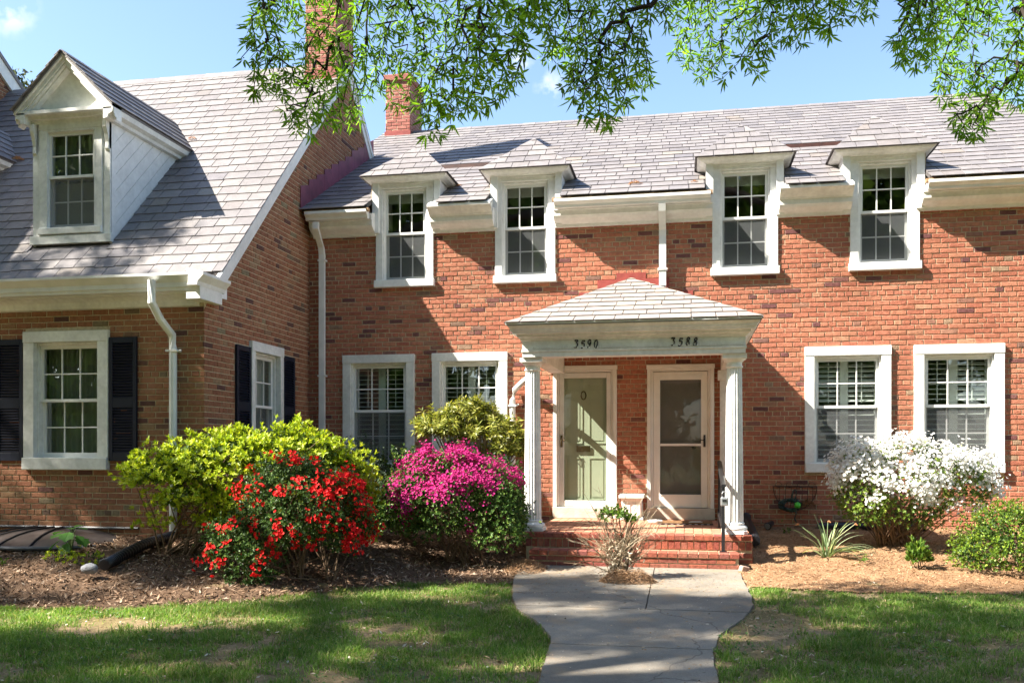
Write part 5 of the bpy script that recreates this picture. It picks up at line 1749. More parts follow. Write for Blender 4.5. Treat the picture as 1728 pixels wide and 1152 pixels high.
shrub('grey_green_shrub', (-3.88, -2.45, GZ(-3.88, -2.45)), 'thin grey-green feathery shrub below the leftmost townhouse window', [(-3.95, -2.5, 1.25, .26, .22, .36), (-3.72, -2.5, 1.08, .2, .2, .26)], 620,
      mat('grey_green_leaf', None, .6, [(0, (.06, .10, .055)), (.5, (.10, .15, .085)), (1, (.16, .21, .13))], var=.2, transl=.25), 7, (.02, .035), (.25, .35), 141, fill=.2, stemn=30, bases=[(-3.88, -2.45, .42)], r0=.006, lump=.5)
shrub('dark_green_shrub', (-3.4, -2.3, GZ(-3.4, -2.3)), 'rounded dark green shrub tucked behind the magenta azalea', [(-3.42, -2.3, 1.02, .44, .40, .44), (-3.05, -2.3, 1.12, .30, .34, .30), (-3.5, -2.35, .65, .38, .35, .3)], 1900, mat('glossy_green_leaf', None, .4, [(0, (.022, .055, .010)), (.4, (.04, .09, .014)), (.7, (.08, .15, .02)), (1, (.20, .26, .03))], var=.2, spec=.4, transl=.2), 7, (.028, .045), (.38, .5), 142, stemn=12, bases=[(-3.4, -2.3, .40)])
M_PIER = mat('pieris_leaf', None, .45, [(0, (.10, .13, .018)), (.25, (.17, .20, .025)), (.55, (.26, .27, .035)), (.8, (.34, .34, .055)), (1, (.42, .40, .10))], var=.2, vscale=4, spec=.35, transl=.3, tcol=(1.2, 1.15, .5))
shrub('pieris_shrub', (-2.68, -1.55, GZ(-2.68, -1.55)), 'tall open shrub with drooping yellow-green tufts on crooked stems beside left porch column',
      [(-3.08, -1.6, 1.76, .42, .38, .20), (-2.52, -1.5, 1.70, .50, .42, .26), (-2.78, -1.55, 1.96, .34, .32, .20), (-2.28, -1.6, 1.50, .26, .3, .24), (-3.3, -1.6, 1.86, .2, .25, .12)], 900, M_PIER, 10, (.06, .10), (.22, .28), 143,
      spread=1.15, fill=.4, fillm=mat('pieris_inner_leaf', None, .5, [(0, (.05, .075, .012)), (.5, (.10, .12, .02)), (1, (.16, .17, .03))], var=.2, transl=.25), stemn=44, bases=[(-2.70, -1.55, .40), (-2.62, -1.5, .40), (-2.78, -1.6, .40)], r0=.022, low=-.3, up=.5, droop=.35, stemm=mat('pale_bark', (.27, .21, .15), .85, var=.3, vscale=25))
shrub('leafy_shrub', (-2.2, -2.0, GZ(-2.2, -2.0)), 'dim green shrub filling the gap between the pieris and the left porch column', [(-2.3, -2.0, .95, .30, .3, .45), (-2.55, -1.9, .8, .3, .3, .4)], 900, M_DKLEAF, 6, (.03, .05), (.36, .46), 144, stemn=8, bases=[(-2.3, -2.0, .3)])
shrub('boxwood_shrub', (3.55, -2.55, GZ(3.55, -2.55)), 'dense rounded green boxwood at the end of the tan mulch bed', [(3.45, -2.62, .50, .56, .52, .40), (3.85, -2.5, .55, .55, .55, .42), (3.1, -2.65, .36, .30, .36, .24), (4.6, -2.5, .5, .55, .5, .4)], 5200,
      mat('boxwood_leaf', None, .45, [(0, (.045, .09, .012)), (.35, (.085, .16, .016)), (.65, (.15, .25, .025)), (.9, (.26, .34, .034)), (1, (.36, .40, .045))], var=.22, vscale=5, spec=.35, transl=.28, tcol=(1.2, 1.2, .55)), 6, (.020, .034), (.45, .58), 145, stemn=14, bases=[(3.5, -2.55, .17)], fill=.6)
shrub('seedling_shrub', (2.47, -2.58, GZ(2.47, -2.58)), 'small fresh green plant standing alone on tan mulch', [(2.47, -2.58, .33, .12, .11, .13)], 70, M_MIDLEAF, 5, (.05, .075), (.32, .42), 146, spread=.55, fill=.3, fillm=M_MIDLEAF, stemn=9, bases=[(2.47, -2.58, .17)], r0=.005, up=1.2, cat='plant')
shrub('creeping_shrub', (-6.55, -4.25, GZ(-6.55, -4.25)), 'sparse low yellow-green sprigs on dark mulch near the hydrangea', [(-6.75, -4.25, .30, .22, .16, .07), (-6.35, -4.35, .30, .26, .16, .09)], 75, M_HEDGE, 5, (.025, .045), (.45, .55), 147, fill=.2, stemn=22, bases=[(-6.7, -4.25, .27), (-6.4, -4.3, .25), (-6.2, -4.35, .25)], r0=.005, cat='plant')
for k, (x, y) in enumerate(((-6.75, -5.55), (1.30, -.55), (1.95, -2.35), (-7.3, -4.5))):
    shrub('weed_sprout', (x, y, GZ(x, y)), ['tiny green sprout on dark mulch by the lawn edge', 'tiny green sprout near the townhouse wall right of the porch', 'tiny green sprout between the strap-leaved plant and the small fresh plant', 'tiny green sprout on dark mulch in front of the window well cover'][k],
          [(x, y, GZ(x, y) + .045, .05, .05, .04)], 10, M_MIDLEAF, 5, (.025, .04), (.4, .5), 150 + k, fill=0, stemn=4, r0=.003, cat='plant', group='tiny weed sprouts in the beds')

# hydrangea: a few large lobed leaves, each a part
th = thing('hydrangea_plant', (-6.88, -3.92, GZ(-6.88, -3.92)), 'young plant with large lobed bright green leaves beside the window well cover', 'plant')
r = random.Random(4)
M_HYD = mat('hydrangea_leaf', None, .5, [(0, (.055, .15, .022)), (.5, (.085, .21, .035)), (1, (.13, .26, .06))], var=.12, vscale=20, bump=.2, spec=.35, transl=.35, tcol=(1.1, 1.3, .6))
out = [(0, 0), (.10, .10), (.30, .24), (.24, .36), (.46, .46), (.36, .60), (.42, .74), (.20, .80), (.0, 1.0)]
poly = out + [(-x, y) for x, y in out[-2:0:-1]]
lme = None
bx = Vector((-6.88, -3.92, GZ(-6.88, -3.92)))
st = MB()
for k, (az, el, ln, h, s) in enumerate(((-1.2, -.35, .13, .24, .20), (-2.0, -.1, .12, .22, .18), (-.3, -.5, .15, .20, .21), (3.0, -.1, .16, .24, .17), (1.3, .3, .06, .28, .13), (-2.7, -.6, .17, .15, .19), (.2, .1, .09, .27, .14), (-1.5, -.8, .10, .12, .18), (2.2, .2, .08, .26, .13))):
    d = Vector((math.cos(az), math.sin(az), 0))
    p = bx + d * ln * .6 + Vector((0, 0, h))
    st.tube([bx, bx + d * ln * .25 + Vector((0, 0, h * .7)), p], [.006, .005, .003], 5)
    D = (d * math.cos(el) + Vector((0, 0, math.sin(el)))).normalized()
    S = D.cross(Vector((0, 0, 1))).normalized(); U = S.cross(D)
    if lme is None:
        lme = bpy.data.meshes.new('leaf')
        vs = [(x, y, .10 * abs(x) - .18 * y * y) for x, y in poly]
        n = len(vs); vs.append((0, .5, -.045)); lme.from_pydata(vs, [], [(i, (i + 1) % n, n) for i in range(n)]); lme.materials.append(M_HYD); lme.update()
    o = link(bpy.data.objects.new('leaf', lme)); o.parent = th; BASE[o] = BASE[th]
    o.matrix_basis = Matrix(((S.x * s, D.x * s, U.x * s, p.x - bx.x), (S.y * s, D.y * s, U.y * s, p.y - bx.y), (S.z * s, D.z * s, U.z * s, p.z - bx.z), (0, 0, 0, 1)))
st.obj('stem', mat('green_stem', (.10, .14, .05), .6), th)

# strap-leaved daffodil clump, leaves as parts
DB = Vector((1.60, -2.02, GZ(1.6, -2.02)))
th = thing('daffodil_plant', DB, 'clump of arching strap leaves with three withered brown flower heads on tan mulch', 'plant')
M_STRAP = mat('strap_leaf', None, .45, [(0, (.16, .24, .09)), (.35, (.22, .31, .14)), (.7, (.34, .40, .24)), (1, (.40, .42, .07))], var=.1, vscale=14, spec=.4, transl=.25)
M_YB = mat('withered_flower', (.36, .16, .07), .9, var=.3, vscale=40)
rr = random.Random(12)
defs = []
for k in range(17): defs.append((rr.uniform(0, 2 * PI), rr.uniform(.36, .58), rr.uniform(.15, .8), 0))
for k in range(15): defs.append((rr.uniform(-.75, .25), rr.uniform(.42, .68), rr.uniform(1.2, 1.42), 1))
for k in range(5): defs.append((rr.uniform(2.2, 4.2), rr.uniform(.30, .45), rr.uniform(1.0, 1.4), 1))
for az, L_, lean, flop in defs:
    d = Vector((math.cos(az), math.sin(az), 0)); s = Vector((-d.y, d.x, 0))
    o0 = DB + d * rr.uniform(0, .05) + s * rr.uniform(-.04, .04) - Vector((0, 0, .01))
    pts = []; p = o0.copy(); a = lean * .45
    n = 9
    for i in range(n + 1):
        pts.append(p.copy())
        a += (lean * 1.1 + (.7 if not flop and rr.random() < .35 else 0)) / n * (1.0 if i < 6 else 1.35)
        p = p + (d * math.sin(a) + Vector((0, 0, math.cos(a)))) * (L_ / n)
        p.z = max(p.z, GZ(p.x, p.y) + .012 + rr.uniform(0, .012))
    m = MB(); vs = []
    for i, q in enumerate(pts):
        w = .0115 * (1 - (i / n) ** 3 * .85)
        vs += [q - s * w, q + Vector((0, 0, -.002)) + d * .002, q + s * w]
    fs = []
    for i in range(n): fs += [(3 * i, 3 * i + 1, 3 * i + 4, 3 * i + 3), (3 * i + 1, 3 * i + 2, 3 * i + 5, 3 * i + 4)]
    m.add(vs, fs).obj('leaf', M_STRAP, th)
for dx, dy, hz in ((-.30, .10, .38), (.02, .05, .42), (.30, -.05, .40)):
    m = MB(); e = DB + Vector((dx, dy, hz))
    m.tube([DB, DB + Vector((dx * .3, dy * .3, hz * .55)), e], [.005, .0045, .004], 6)
    o = m.obj('flower_stalk', M_STRAP, th)
    m = MB(); m.tube([e, e + Vector((.01 if dx > 0 else -.02, -.01, .008)), e + Vector((.03 if dx > 0 else -.045, -.02, -.008))], [.008, .014, .006], 6)
    m.obj('withered_flower', M_YB, o)

# dry half-dead bush with a green tuft, on its heap of straw at the path head
th = thing('dead_shrub', (-.70, -3.55, .14), 'half-dead twiggy bush with one green leafy tuft in front of the steps', 'shrub')
r = np.random.default_rng(77)
m = MB()
B0 = np.array([-.70, -3.55, .14])
for k in range(150):
    az = r.uniform(PI * .55, PI * 1.5) if k < 62 else r.uniform(-.6, .9)
    el = r.uniform(.15, 1.25) if k < 62 else r.uniform(.7, 1.4)
    L_ = r.uniform(.28, .72) * (1 if k < 62 else .85)
    d = np.array([math.cos(az) * math.cos(el), math.sin(az) * math.cos(el) * .6, math.sin(el)])
    st0 = B0 + np.array([r.normal(0, .05), r.normal(0, .04), r.uniform(0, .25 if k % 3 else .5)]) * np.array([1, 1, 1])
    pts = [st0 + d * L_ * t + np.array([r.normal(0, .012), r.normal(0, .012), -.10 * t * t * (1.2 - el)]) for t in (0, .3, .6, 1)]
    m.tube(pts, [.0052, .0042, .0032, .0015], 4, False)
    for q in range(4):
        t = r.uniform(.35, .95); o0 = st0 + d * L_ * t - np.array([0, 0, .10 * t * t * (1.2 - el)])
        dd = unit((d + r.normal(0, .55, 3))[None])[0]
        m.tube([o0, o0 + dd * r.uniform(.05, .16)], [.002, .0009], 3, False)
m.obj('twig', M_DEAD, th)
m = MB()
for dx in (-.12, -.02, .05, .12, .18):
    m.tube([B0 + np.array([dx * .3, 0, 0]), B0 + np.array([dx * .7, .01, .3]), B0 + np.array([dx - .06, .02, .68])], [.011, .009, .006], 6)
m.obj('stem', mat('dark_stem', (.11, .075, .05), .9, var=.3, vscale=30), th)
P, Nn = shell([(-.72, -3.53, .82, .10, .10, .06), (-.84, -3.52, .80, .09, .08, .06), (-.60, -3.54, .76, .07, .07, .05)], 95, r, inner=(.5, 1.15), lump=.5)
np_obj('foliage', *whorls(P, unit(Nn + np.array([0, 0, .6])), r, 6, (.03, .05), (.4, .5), 1.0), M_MIDLEAF, th, kind='stuff')
n = 420
P = np.stack([r.normal(-.70, .085, n), r.normal(-3.60, .05, n), r.uniform(.16, .52, n)], 1)
D = unit(r.normal(0, 1, (n, 3)) - np.array([0, 0, .5]))
np_obj('dry_leaves', *leaf_quads(P, D, unit(r.normal(0, 1, (n, 3))), r.uniform(.025, .06, n), r.uniform(.008, .02, n)), mat('dry_pale_leaf', None, .9, [(0, (.40, .30, .19)), (.5, (.52, .43, .31)), (1, (.62, .56, .44))], var=.1), th, kind='stuff')


def straw_heap(name, c, rx, ry, h, n, label, m, seed, cat='straw', group=None, L=(.03, .09)):
    r = np.random.default_rng(seed)
    a = r.uniform(0, 2 * PI, n); q = np.sqrt(r.uniform(0, 1, n))
    x = c[0] + np.cos(a) * q * rx; y = c[1] + np.sin(a) * q * ry
    top = h * (1 - q ** 2) * (.6 + .8 * vnoise(x, y, max(rx, ry) * .5, seed))
    z = c[2] + top * r.uniform(.55, 1.05, n)
    t = r.normal(0, .3, n); b = r.uniform(0, 2 * PI, n)
    D = np.stack([np.cos(b) * np.cos(t), np.sin(b) * np.cos(t), np.sin(t)], 1)
    Ls = r.uniform(L[0], L[1], n)
    V, F = leaf_quads(np.stack([x, y, z], 1) - D * Ls[:, None] / 2, D, unit(np.stack([r.normal(0, .6, n), r.normal(0, .6, n), np.ones(n)], 1)), Ls, r.uniform(.002, .006, n), 0, .5)
    o = np_obj(name, V, F, m, base=c)
    return props(o, label, cat, group)


straw_heap('straw_heap', (-.60, -3.72, .125), .30, .17, .13, 3600, 'heap of tan straw mulch round the foot of the half-dead bush', MS, 201)
straw_heap('straw_heap', (-1.78, -3.05, .14), .26, .42, .13, 3000, 'heap of tan straw mulch against the left side of the steps', MS, 202)
M_NEEDLE = mat('orange_pine_needle', None, .9, [(0, (.44, .19, .05)), (.5, (.58, .28, .08)), (1, (.66, .38, .14))], var=.15)
for k, (c, rx, n, lb) in enumerate((((-10.43, -.42, 6.07), .13, 420, 'orange pine needle clump beside the leftmost dormer'), ((-7.53, -.20, 6.30), .07, 110, 'small orange needle clump at the back of the pedimented dormer'),
                                    ((-.73, -.02, 5.285), .10, 200, 'orange needle clump on the slates above the middle gutter'), ((-3.43, .40, 5.52), .05, 60, 'tiny yellow needle clump beside the first hipped dormer'), ((.10, -.09, 5.245), .05, 60, 'tiny orange needle clump left of the third hipped dormer'))):
    straw_heap('needle_clump', c, rx, rx * .6, rx * .5, n, lb, M_NEEDLE, 210 + k, 'pine needles', 'pine needle clumps caught on the roofs', (.03, .08))

# ------------------------------------------------------------------ small things along the foot of the house
# plastic window-well cover
WC = (-7.62, -3.13, .40)
th = thing('window_well_cover', (-7.62, -3.5, .36), 'dark half-round plastic window well cover on the ground under the shuttered window', 'cover')
V = []; F = []; na, nr = 24, 6
ztop = lambda q: .53 - .03 * q - .14 * q ** 3
for j in range(nr + 1):
    q = j / nr
    for i in range(na + 1):
        a = PI + PI * i / na
        V.append((WC[0] + 1.08 * q * math.cos(a), WC[1] + .84 * q * math.sin(a), ztop(q) - .02 * 0))
for j in range(nr):
    for i in range(na):
        p = j * (na + 1) + i
        F.append((p, p + 1, p + na + 2, p + na + 1))
M_WELL = mat('smoked_plastic', (.045, .038, .036), .3, var=.3, vscale=3, var2=.25, v2scale=9, spec=.6)
np_obj('cover_panel', V, F, M_WELL, th, smooth=True)
m = MB()
rim = [(WC[0] + 1.09 * math.cos(PI + PI * i / na), WC[1] + .85 * math.sin(PI + PI * i / na), ztop(1) - .0) for i in range(na + 1)]
m.tube(rim, .024, 8); m.tube([(WC[0] - 1.08, WC[1] - .01, .535), (WC[0] + 1.08, WC[1] - .01, .535)], .018, 6)
m.obj('rim', mat('grey_plastic_rim', (.09, .095, .11), .35, var=.2, vscale=6, spec=.5), th)
for a in (-.92, -.55, -.2, .2, .6):
    m = MB(); pts = []
    for k in range(7):
        q = k / 6
        ang = -PI / 2 + a
        pts.append((WC[0] + a * .3 + (1.08 * math.cos(ang) - a * .3) * q, WC[1] + .84 * math.sin(ang) * q, ztop(q) + .010))
    m.tube(pts, .011, 5); m.obj('rib', M_IRON, th)


def corrugated(name, pts, rad, label, base, n=70, m=M_PLASTIC):
    P2 = []
    for i in range(n + 1):
        t = i / n * (len(pts) - 1); k = min(int(t), len(pts) - 2); f = t - k
        p0, p1, p2, p3 = [Vector(pts[min(max(j, 0), len(pts) - 1)]) for j in (k - 1, k, k + 1, k + 2)]
        P2.append(.5 * ((2 * p1) + (p2 - p0) * f + (2 * p0 - 5 * p1 + 4 * p2 - p3) * f * f + (3 * p1 - p0 - 3 * p2 + p3) * f ** 3))
    o = MB().tube(P2, [rad * (1 if i % 2 else .90) for i in range(n + 1)], 14).obj(name, m, base=base, smooth=False)
    return props(o, label, 'drain pipe')


corrugated('drain_pipe', [(-6.05, -3.19, .46), (-6.04, -3.35, .45), (-5.99, -3.9, .42), (-5.93, -4.5, .33), (-5.91, -4.72, .30)], .062, 'black corrugated drain pipe running out from the wing downspout', (-5.95, -4, .3), 90)
corrugated('drain_pipe', [(.80, -.12, .56), (.80, -.45, .50), (.81, -1.1, .44), (.82, -1.62, .37)], .066, 'black corrugated drain pipe at the right side of the brick stoop', (.8, -1, .4), 70)
corrugated('drain_pipe', [(1.75, -.16, .44), (2.2, -.17, .455), (2.7, -.20, .46), (3.1, -.25, .45)], .062, 'black pipe lying along the wall behind the strap-leaved plant', (2.2, -.2, .4), 4)


def rock(name, c, s, label, m, seed, cat='stone'):
    r = random.Random(seed)
    V = []; F = []; nu, nv = 12, 8
    for j in range(nv + 1):
        th_ = PI * j / nv
        for i in range(nu):
            ph = 2 * PI * i / nu
            k = 1 + .14 * math.sin(3 * ph + seed) * math.sin(th_) + r.uniform(-.05, .05)
            V.append((c[0] + s[0] * math.sin(th_) * math.cos(ph) * k, c[1] + s[1] * math.sin(th_) * math.sin(ph) * k, c[2] + s[2] * math.cos(th_) * k))
    for j in range(nv):
        for i in range(nu):
            F.append((j * nu + i, j * nu + (i + 1) % nu, (j + 1) * nu + (i + 1) % nu, (j + 1) * nu + i))
    return props(np_obj(name, V, F, m, base=c, smooth=True), label, cat)


rock('stone', (-5.93, -4.92, .285), (.085, .07, .055), 'rounded grey stone at the mouth of the left drain pipe', mat('grey_stone', (.20, .205, .22), .9, var=.25, vscale=30, bump=.4), 2)
q = MB(); q.box(-.05, .05, -.035, .035, 0, .07)
o = q.obj('brick_fragment', mat('pale_brick', (.42, .28, .22), .9, var=.25, vscale=30, bump=.4), base=(0, 0, 0))
o.location = (.605, -2.86, .142); o.rotation_euler = (.1, .2, .6); soften(o, .012); props(o, 'broken pale brick at the lower right corner of the steps', 'brick')

# hand rail with its lock box
th = thing('handrail', (.40, -2.0, .42), 'black iron handrail running from the steps to the right porch column', 'handrail')
zr_ = lambda y: 1.075 + (y + 2.66) * .185
m = MB(); m.prism([(.372, -2.70, zr_(-2.70) - .0), (.428, -2.70, zr_(-2.70)), (.428, -2.70, zr_(-2.70) + .022), (.415, -2.70, zr_(-2.70) + .032), (.385, -2.70, zr_(-2.70) + .032), (.372, -2.70, zr_(-2.70) + .022)], (0, 1.36, 1.36 * .185)); m.obj('top_rail', M_IRON, th)
m = MB(); m.prism([(.375, -2.60, .60), (.425, -2.60, .60), (.425, -2.60, .63), (.375, -2.60, .63)], (0, 1.22, .09)); m.obj('bottom_rail', M_IRON, th)
for y, z0 in ((-2.60, .333), (-1.40, .505)):
    m = MB(); m.box(.381, .419, y - .019, y + .019, z0, zr_(y) + .005); m.box(.36, .44, y - .04, y + .04, z0, z0 + .008); m.obj('post', M_IRON, th)
for k in range(8):
    y = -2.47 + k * .133
    MB().box(.392, .408, y - .008, y + .008, .605 + (y + 2.6) * .074, zr_(y) + .002).obj('baluster', M_IRON, th)
th = thing('lock_box', (.41, -2.66, .90), 'small silver combination lock box hanging on the handrail', 'lock box')
soften(MB().box(.368, .452, -2.690, -2.640, .855, .955).obj('body', M_STEEL, th), .012, 2)
MB().box(.388, .432, -2.697, -2.690, .905, .930).obj('dial_window', M_IRON, th)
MB().tube([(.385, -2.66, .95), (.385, -2.66, .995), (.395, -2.66, 1.015), (.425, -2.66, 1.015), (.435, -2.66, .995), (.435, -2.66, .95)], .007, 6).obj('shackle', M_STEEL, th)

# white box cabinet between the doors
th = thing('package_box', (-.765, -.17, .505), 'white wooden package box with moulded lid between the two front doors', 'box')
m = MB(); m.box(-.905, -.625, -.30, -.015, .507, .80); m.box(-.925, -.605, -.315, -.012, .507, .545)
soften(m.obj('body', M_WHITE, th), .004)
m = MB()
for (a, b, c, d) in ((-.885, -.785, .56, .74), (-.745, -.645, .56, .74)): m.box(a, b, -.308, -.300, c, d)
m.obj('panel', M_WHITE, th)
m = MB(); m.box(-.915, -.615, -.325, -.012, .79, .81); m.box(-.94, -.59, -.35, -.012, .81, .862)
soften(m.obj('lid', M_WHITE, th), .014, 3)

# door mat and papers
th = thing('door_mat', (-.02, -.72, .505), 'brown coir door mat in front of the right door', 'mat')
MB().box(-.38, .33, -.95, -.50, .507, .525).obj('pile', mat('coir', (.20, .105, .045), .95, var=.3, vscale=90, bump=.6, bscale=200), th)
m = MB(); m.box(-.385, .335, -.975, -.952, .507, .520); m.obj('edge', M_IRON, th)
m = MB()
for k in range(9): m.box(-.37 + k * .078, -.335 + k * .078, -.982, -.976, .508, .519)
m.obj('fringe', M_STEEL, th)
th = thing('newspaper', (-.42, -.86, .507), 'white bundle of papers lying at the left end of the door mat', 'papers')
m = MB(); m.tube([(-.52, -.88, .535), (-.40, -.90, .537), (-.33, -.86, .536)], [.024, .029, .022], 9); m.box(-.47, -.34, -.84, -.74, .508, .520)
soften(m.obj('sheets', M_WHITE, th), .004)
m = MB(); m.prism([(.02, -.80, .527), (.20, -.78, .527), (.17, -.66, .527), (.05, -.68, .527)], (0, 0, .006))
props(m.obj('envelope', M_WHITE, base=(.1, -.73, .527)), 'white envelope lying on the brown door mat', 'envelope')

# hose rack on the wall with hose, nozzle and coir liner
HC = Vector((1.465, -.10, .985))
th = thing('hose_rack', HC, 'rusty wire half-basket hung on the brick wall right of the porch', 'rack')
M_RUST = mat('rusty_wire', (.055, .035, .025), .8, var=.3, vscale=30)
arc = lambda rx, rz, y: [(HC.x + rx * math.cos(PI + PI * i / 20), y, HC.z + rz * math.sin(PI + PI * i / 20)) for i in range(21)]
m = MB(); m.tube(arc(.29, .33, -.02), .006, 6); m.tube([(HC.x - .29, -.02, HC.z), (HC.x + .29, -.02, HC.z)], .006, 6)
m.tube([(HC.x + .29 * math.cos(PI + PI * i / 20), -.02 + .22 * math.sin(PI + PI * i / 20), HC.z) for i in range(21)], .007, 6); m.obj('frame', M_RUST, th)
for k in range(1, 8):
    x = HC.x - .29 + .0725 * k; s = math.sqrt(max(1 - ((x - HC.x) / .29) ** 2, .02))
    m = MB(); m.tube([(x, -.02 - .22 * s * math.cos(t), HC.z - .33 * s * math.sin(t)) for t in np.linspace(0, PI / 2, 8)], .004, 5); m.obj('wire', M_RUST, th)
for k in range(4):
    x = HC.x - .22 + .147 * k
    m = MB(); m.tube([(x + .045 * math.cos(t), -.03, HC.z + .02 + .035 * math.sin(t)) for t in np.linspace(0, 1.6 * PI, 12)], .004, 5); m.obj('scroll', M_RUST, th)
hz = thing('garden_hose', (1.40, -.15, .75), 'dark green coiled garden hose heaped in the wire rack', 'hose')
r = random.Random(6)
m = MB(); pts = []
for i in range(120):
    t = i * .42
    pts.append((1.39 + (.13 + .03 * math.sin(i * .31)) * math.cos(t), -.13 + .05 * math.sin(t * .7 + i), .73 + .07 * math.sin(t) + .02 * math.sin(i * .77)))
m.tube(pts, .011, 6)
m.tube([(1.40, -.15, .76), (1.41, -.17, .86), (1.425, -.17, .93), (1.45, -.17, .945), (1.465, -.17, .92), (1.455, -.17, .84), (1.44, -.16, .74)], .011, 6)
m.tube([(1.45, -.16, .70), (1.46, -.2, .62), (1.44, -.19, .55), (1.47, -.16, .50)], .011, 6)
m.obj('coil', mat('green_hose', (.030, .062, .050), .45, var=.3, vscale=20, spec=.4), hz)
o = MB().lathe([(.0, -.045), (.028, -.035), (.045, 0), (.028, .035), (.0, .045)], 0, 0, 14).obj('hose_nozzle', mat('bright_green_plastic', (.08, .55, .05), .4, spec=.5), smooth=True)
o.location = (1.475, -.22, .735); o.rotation_euler = (.4, .5, 0); props(o, 'bright green plastic hose nozzle resting on the hose', 'nozzle')
straw_heap('coir_liner', (1.60, -.14, .70), .12, .07, .15, 900, 'scrap of brown coir liner in the right half of the wire rack', mat('coir_fibre', None, .95, [(0, (.16, .075, .025)), (.6, (.26, .13, .045)), (1, (.34, .19, .08))]), 230, 'liner')
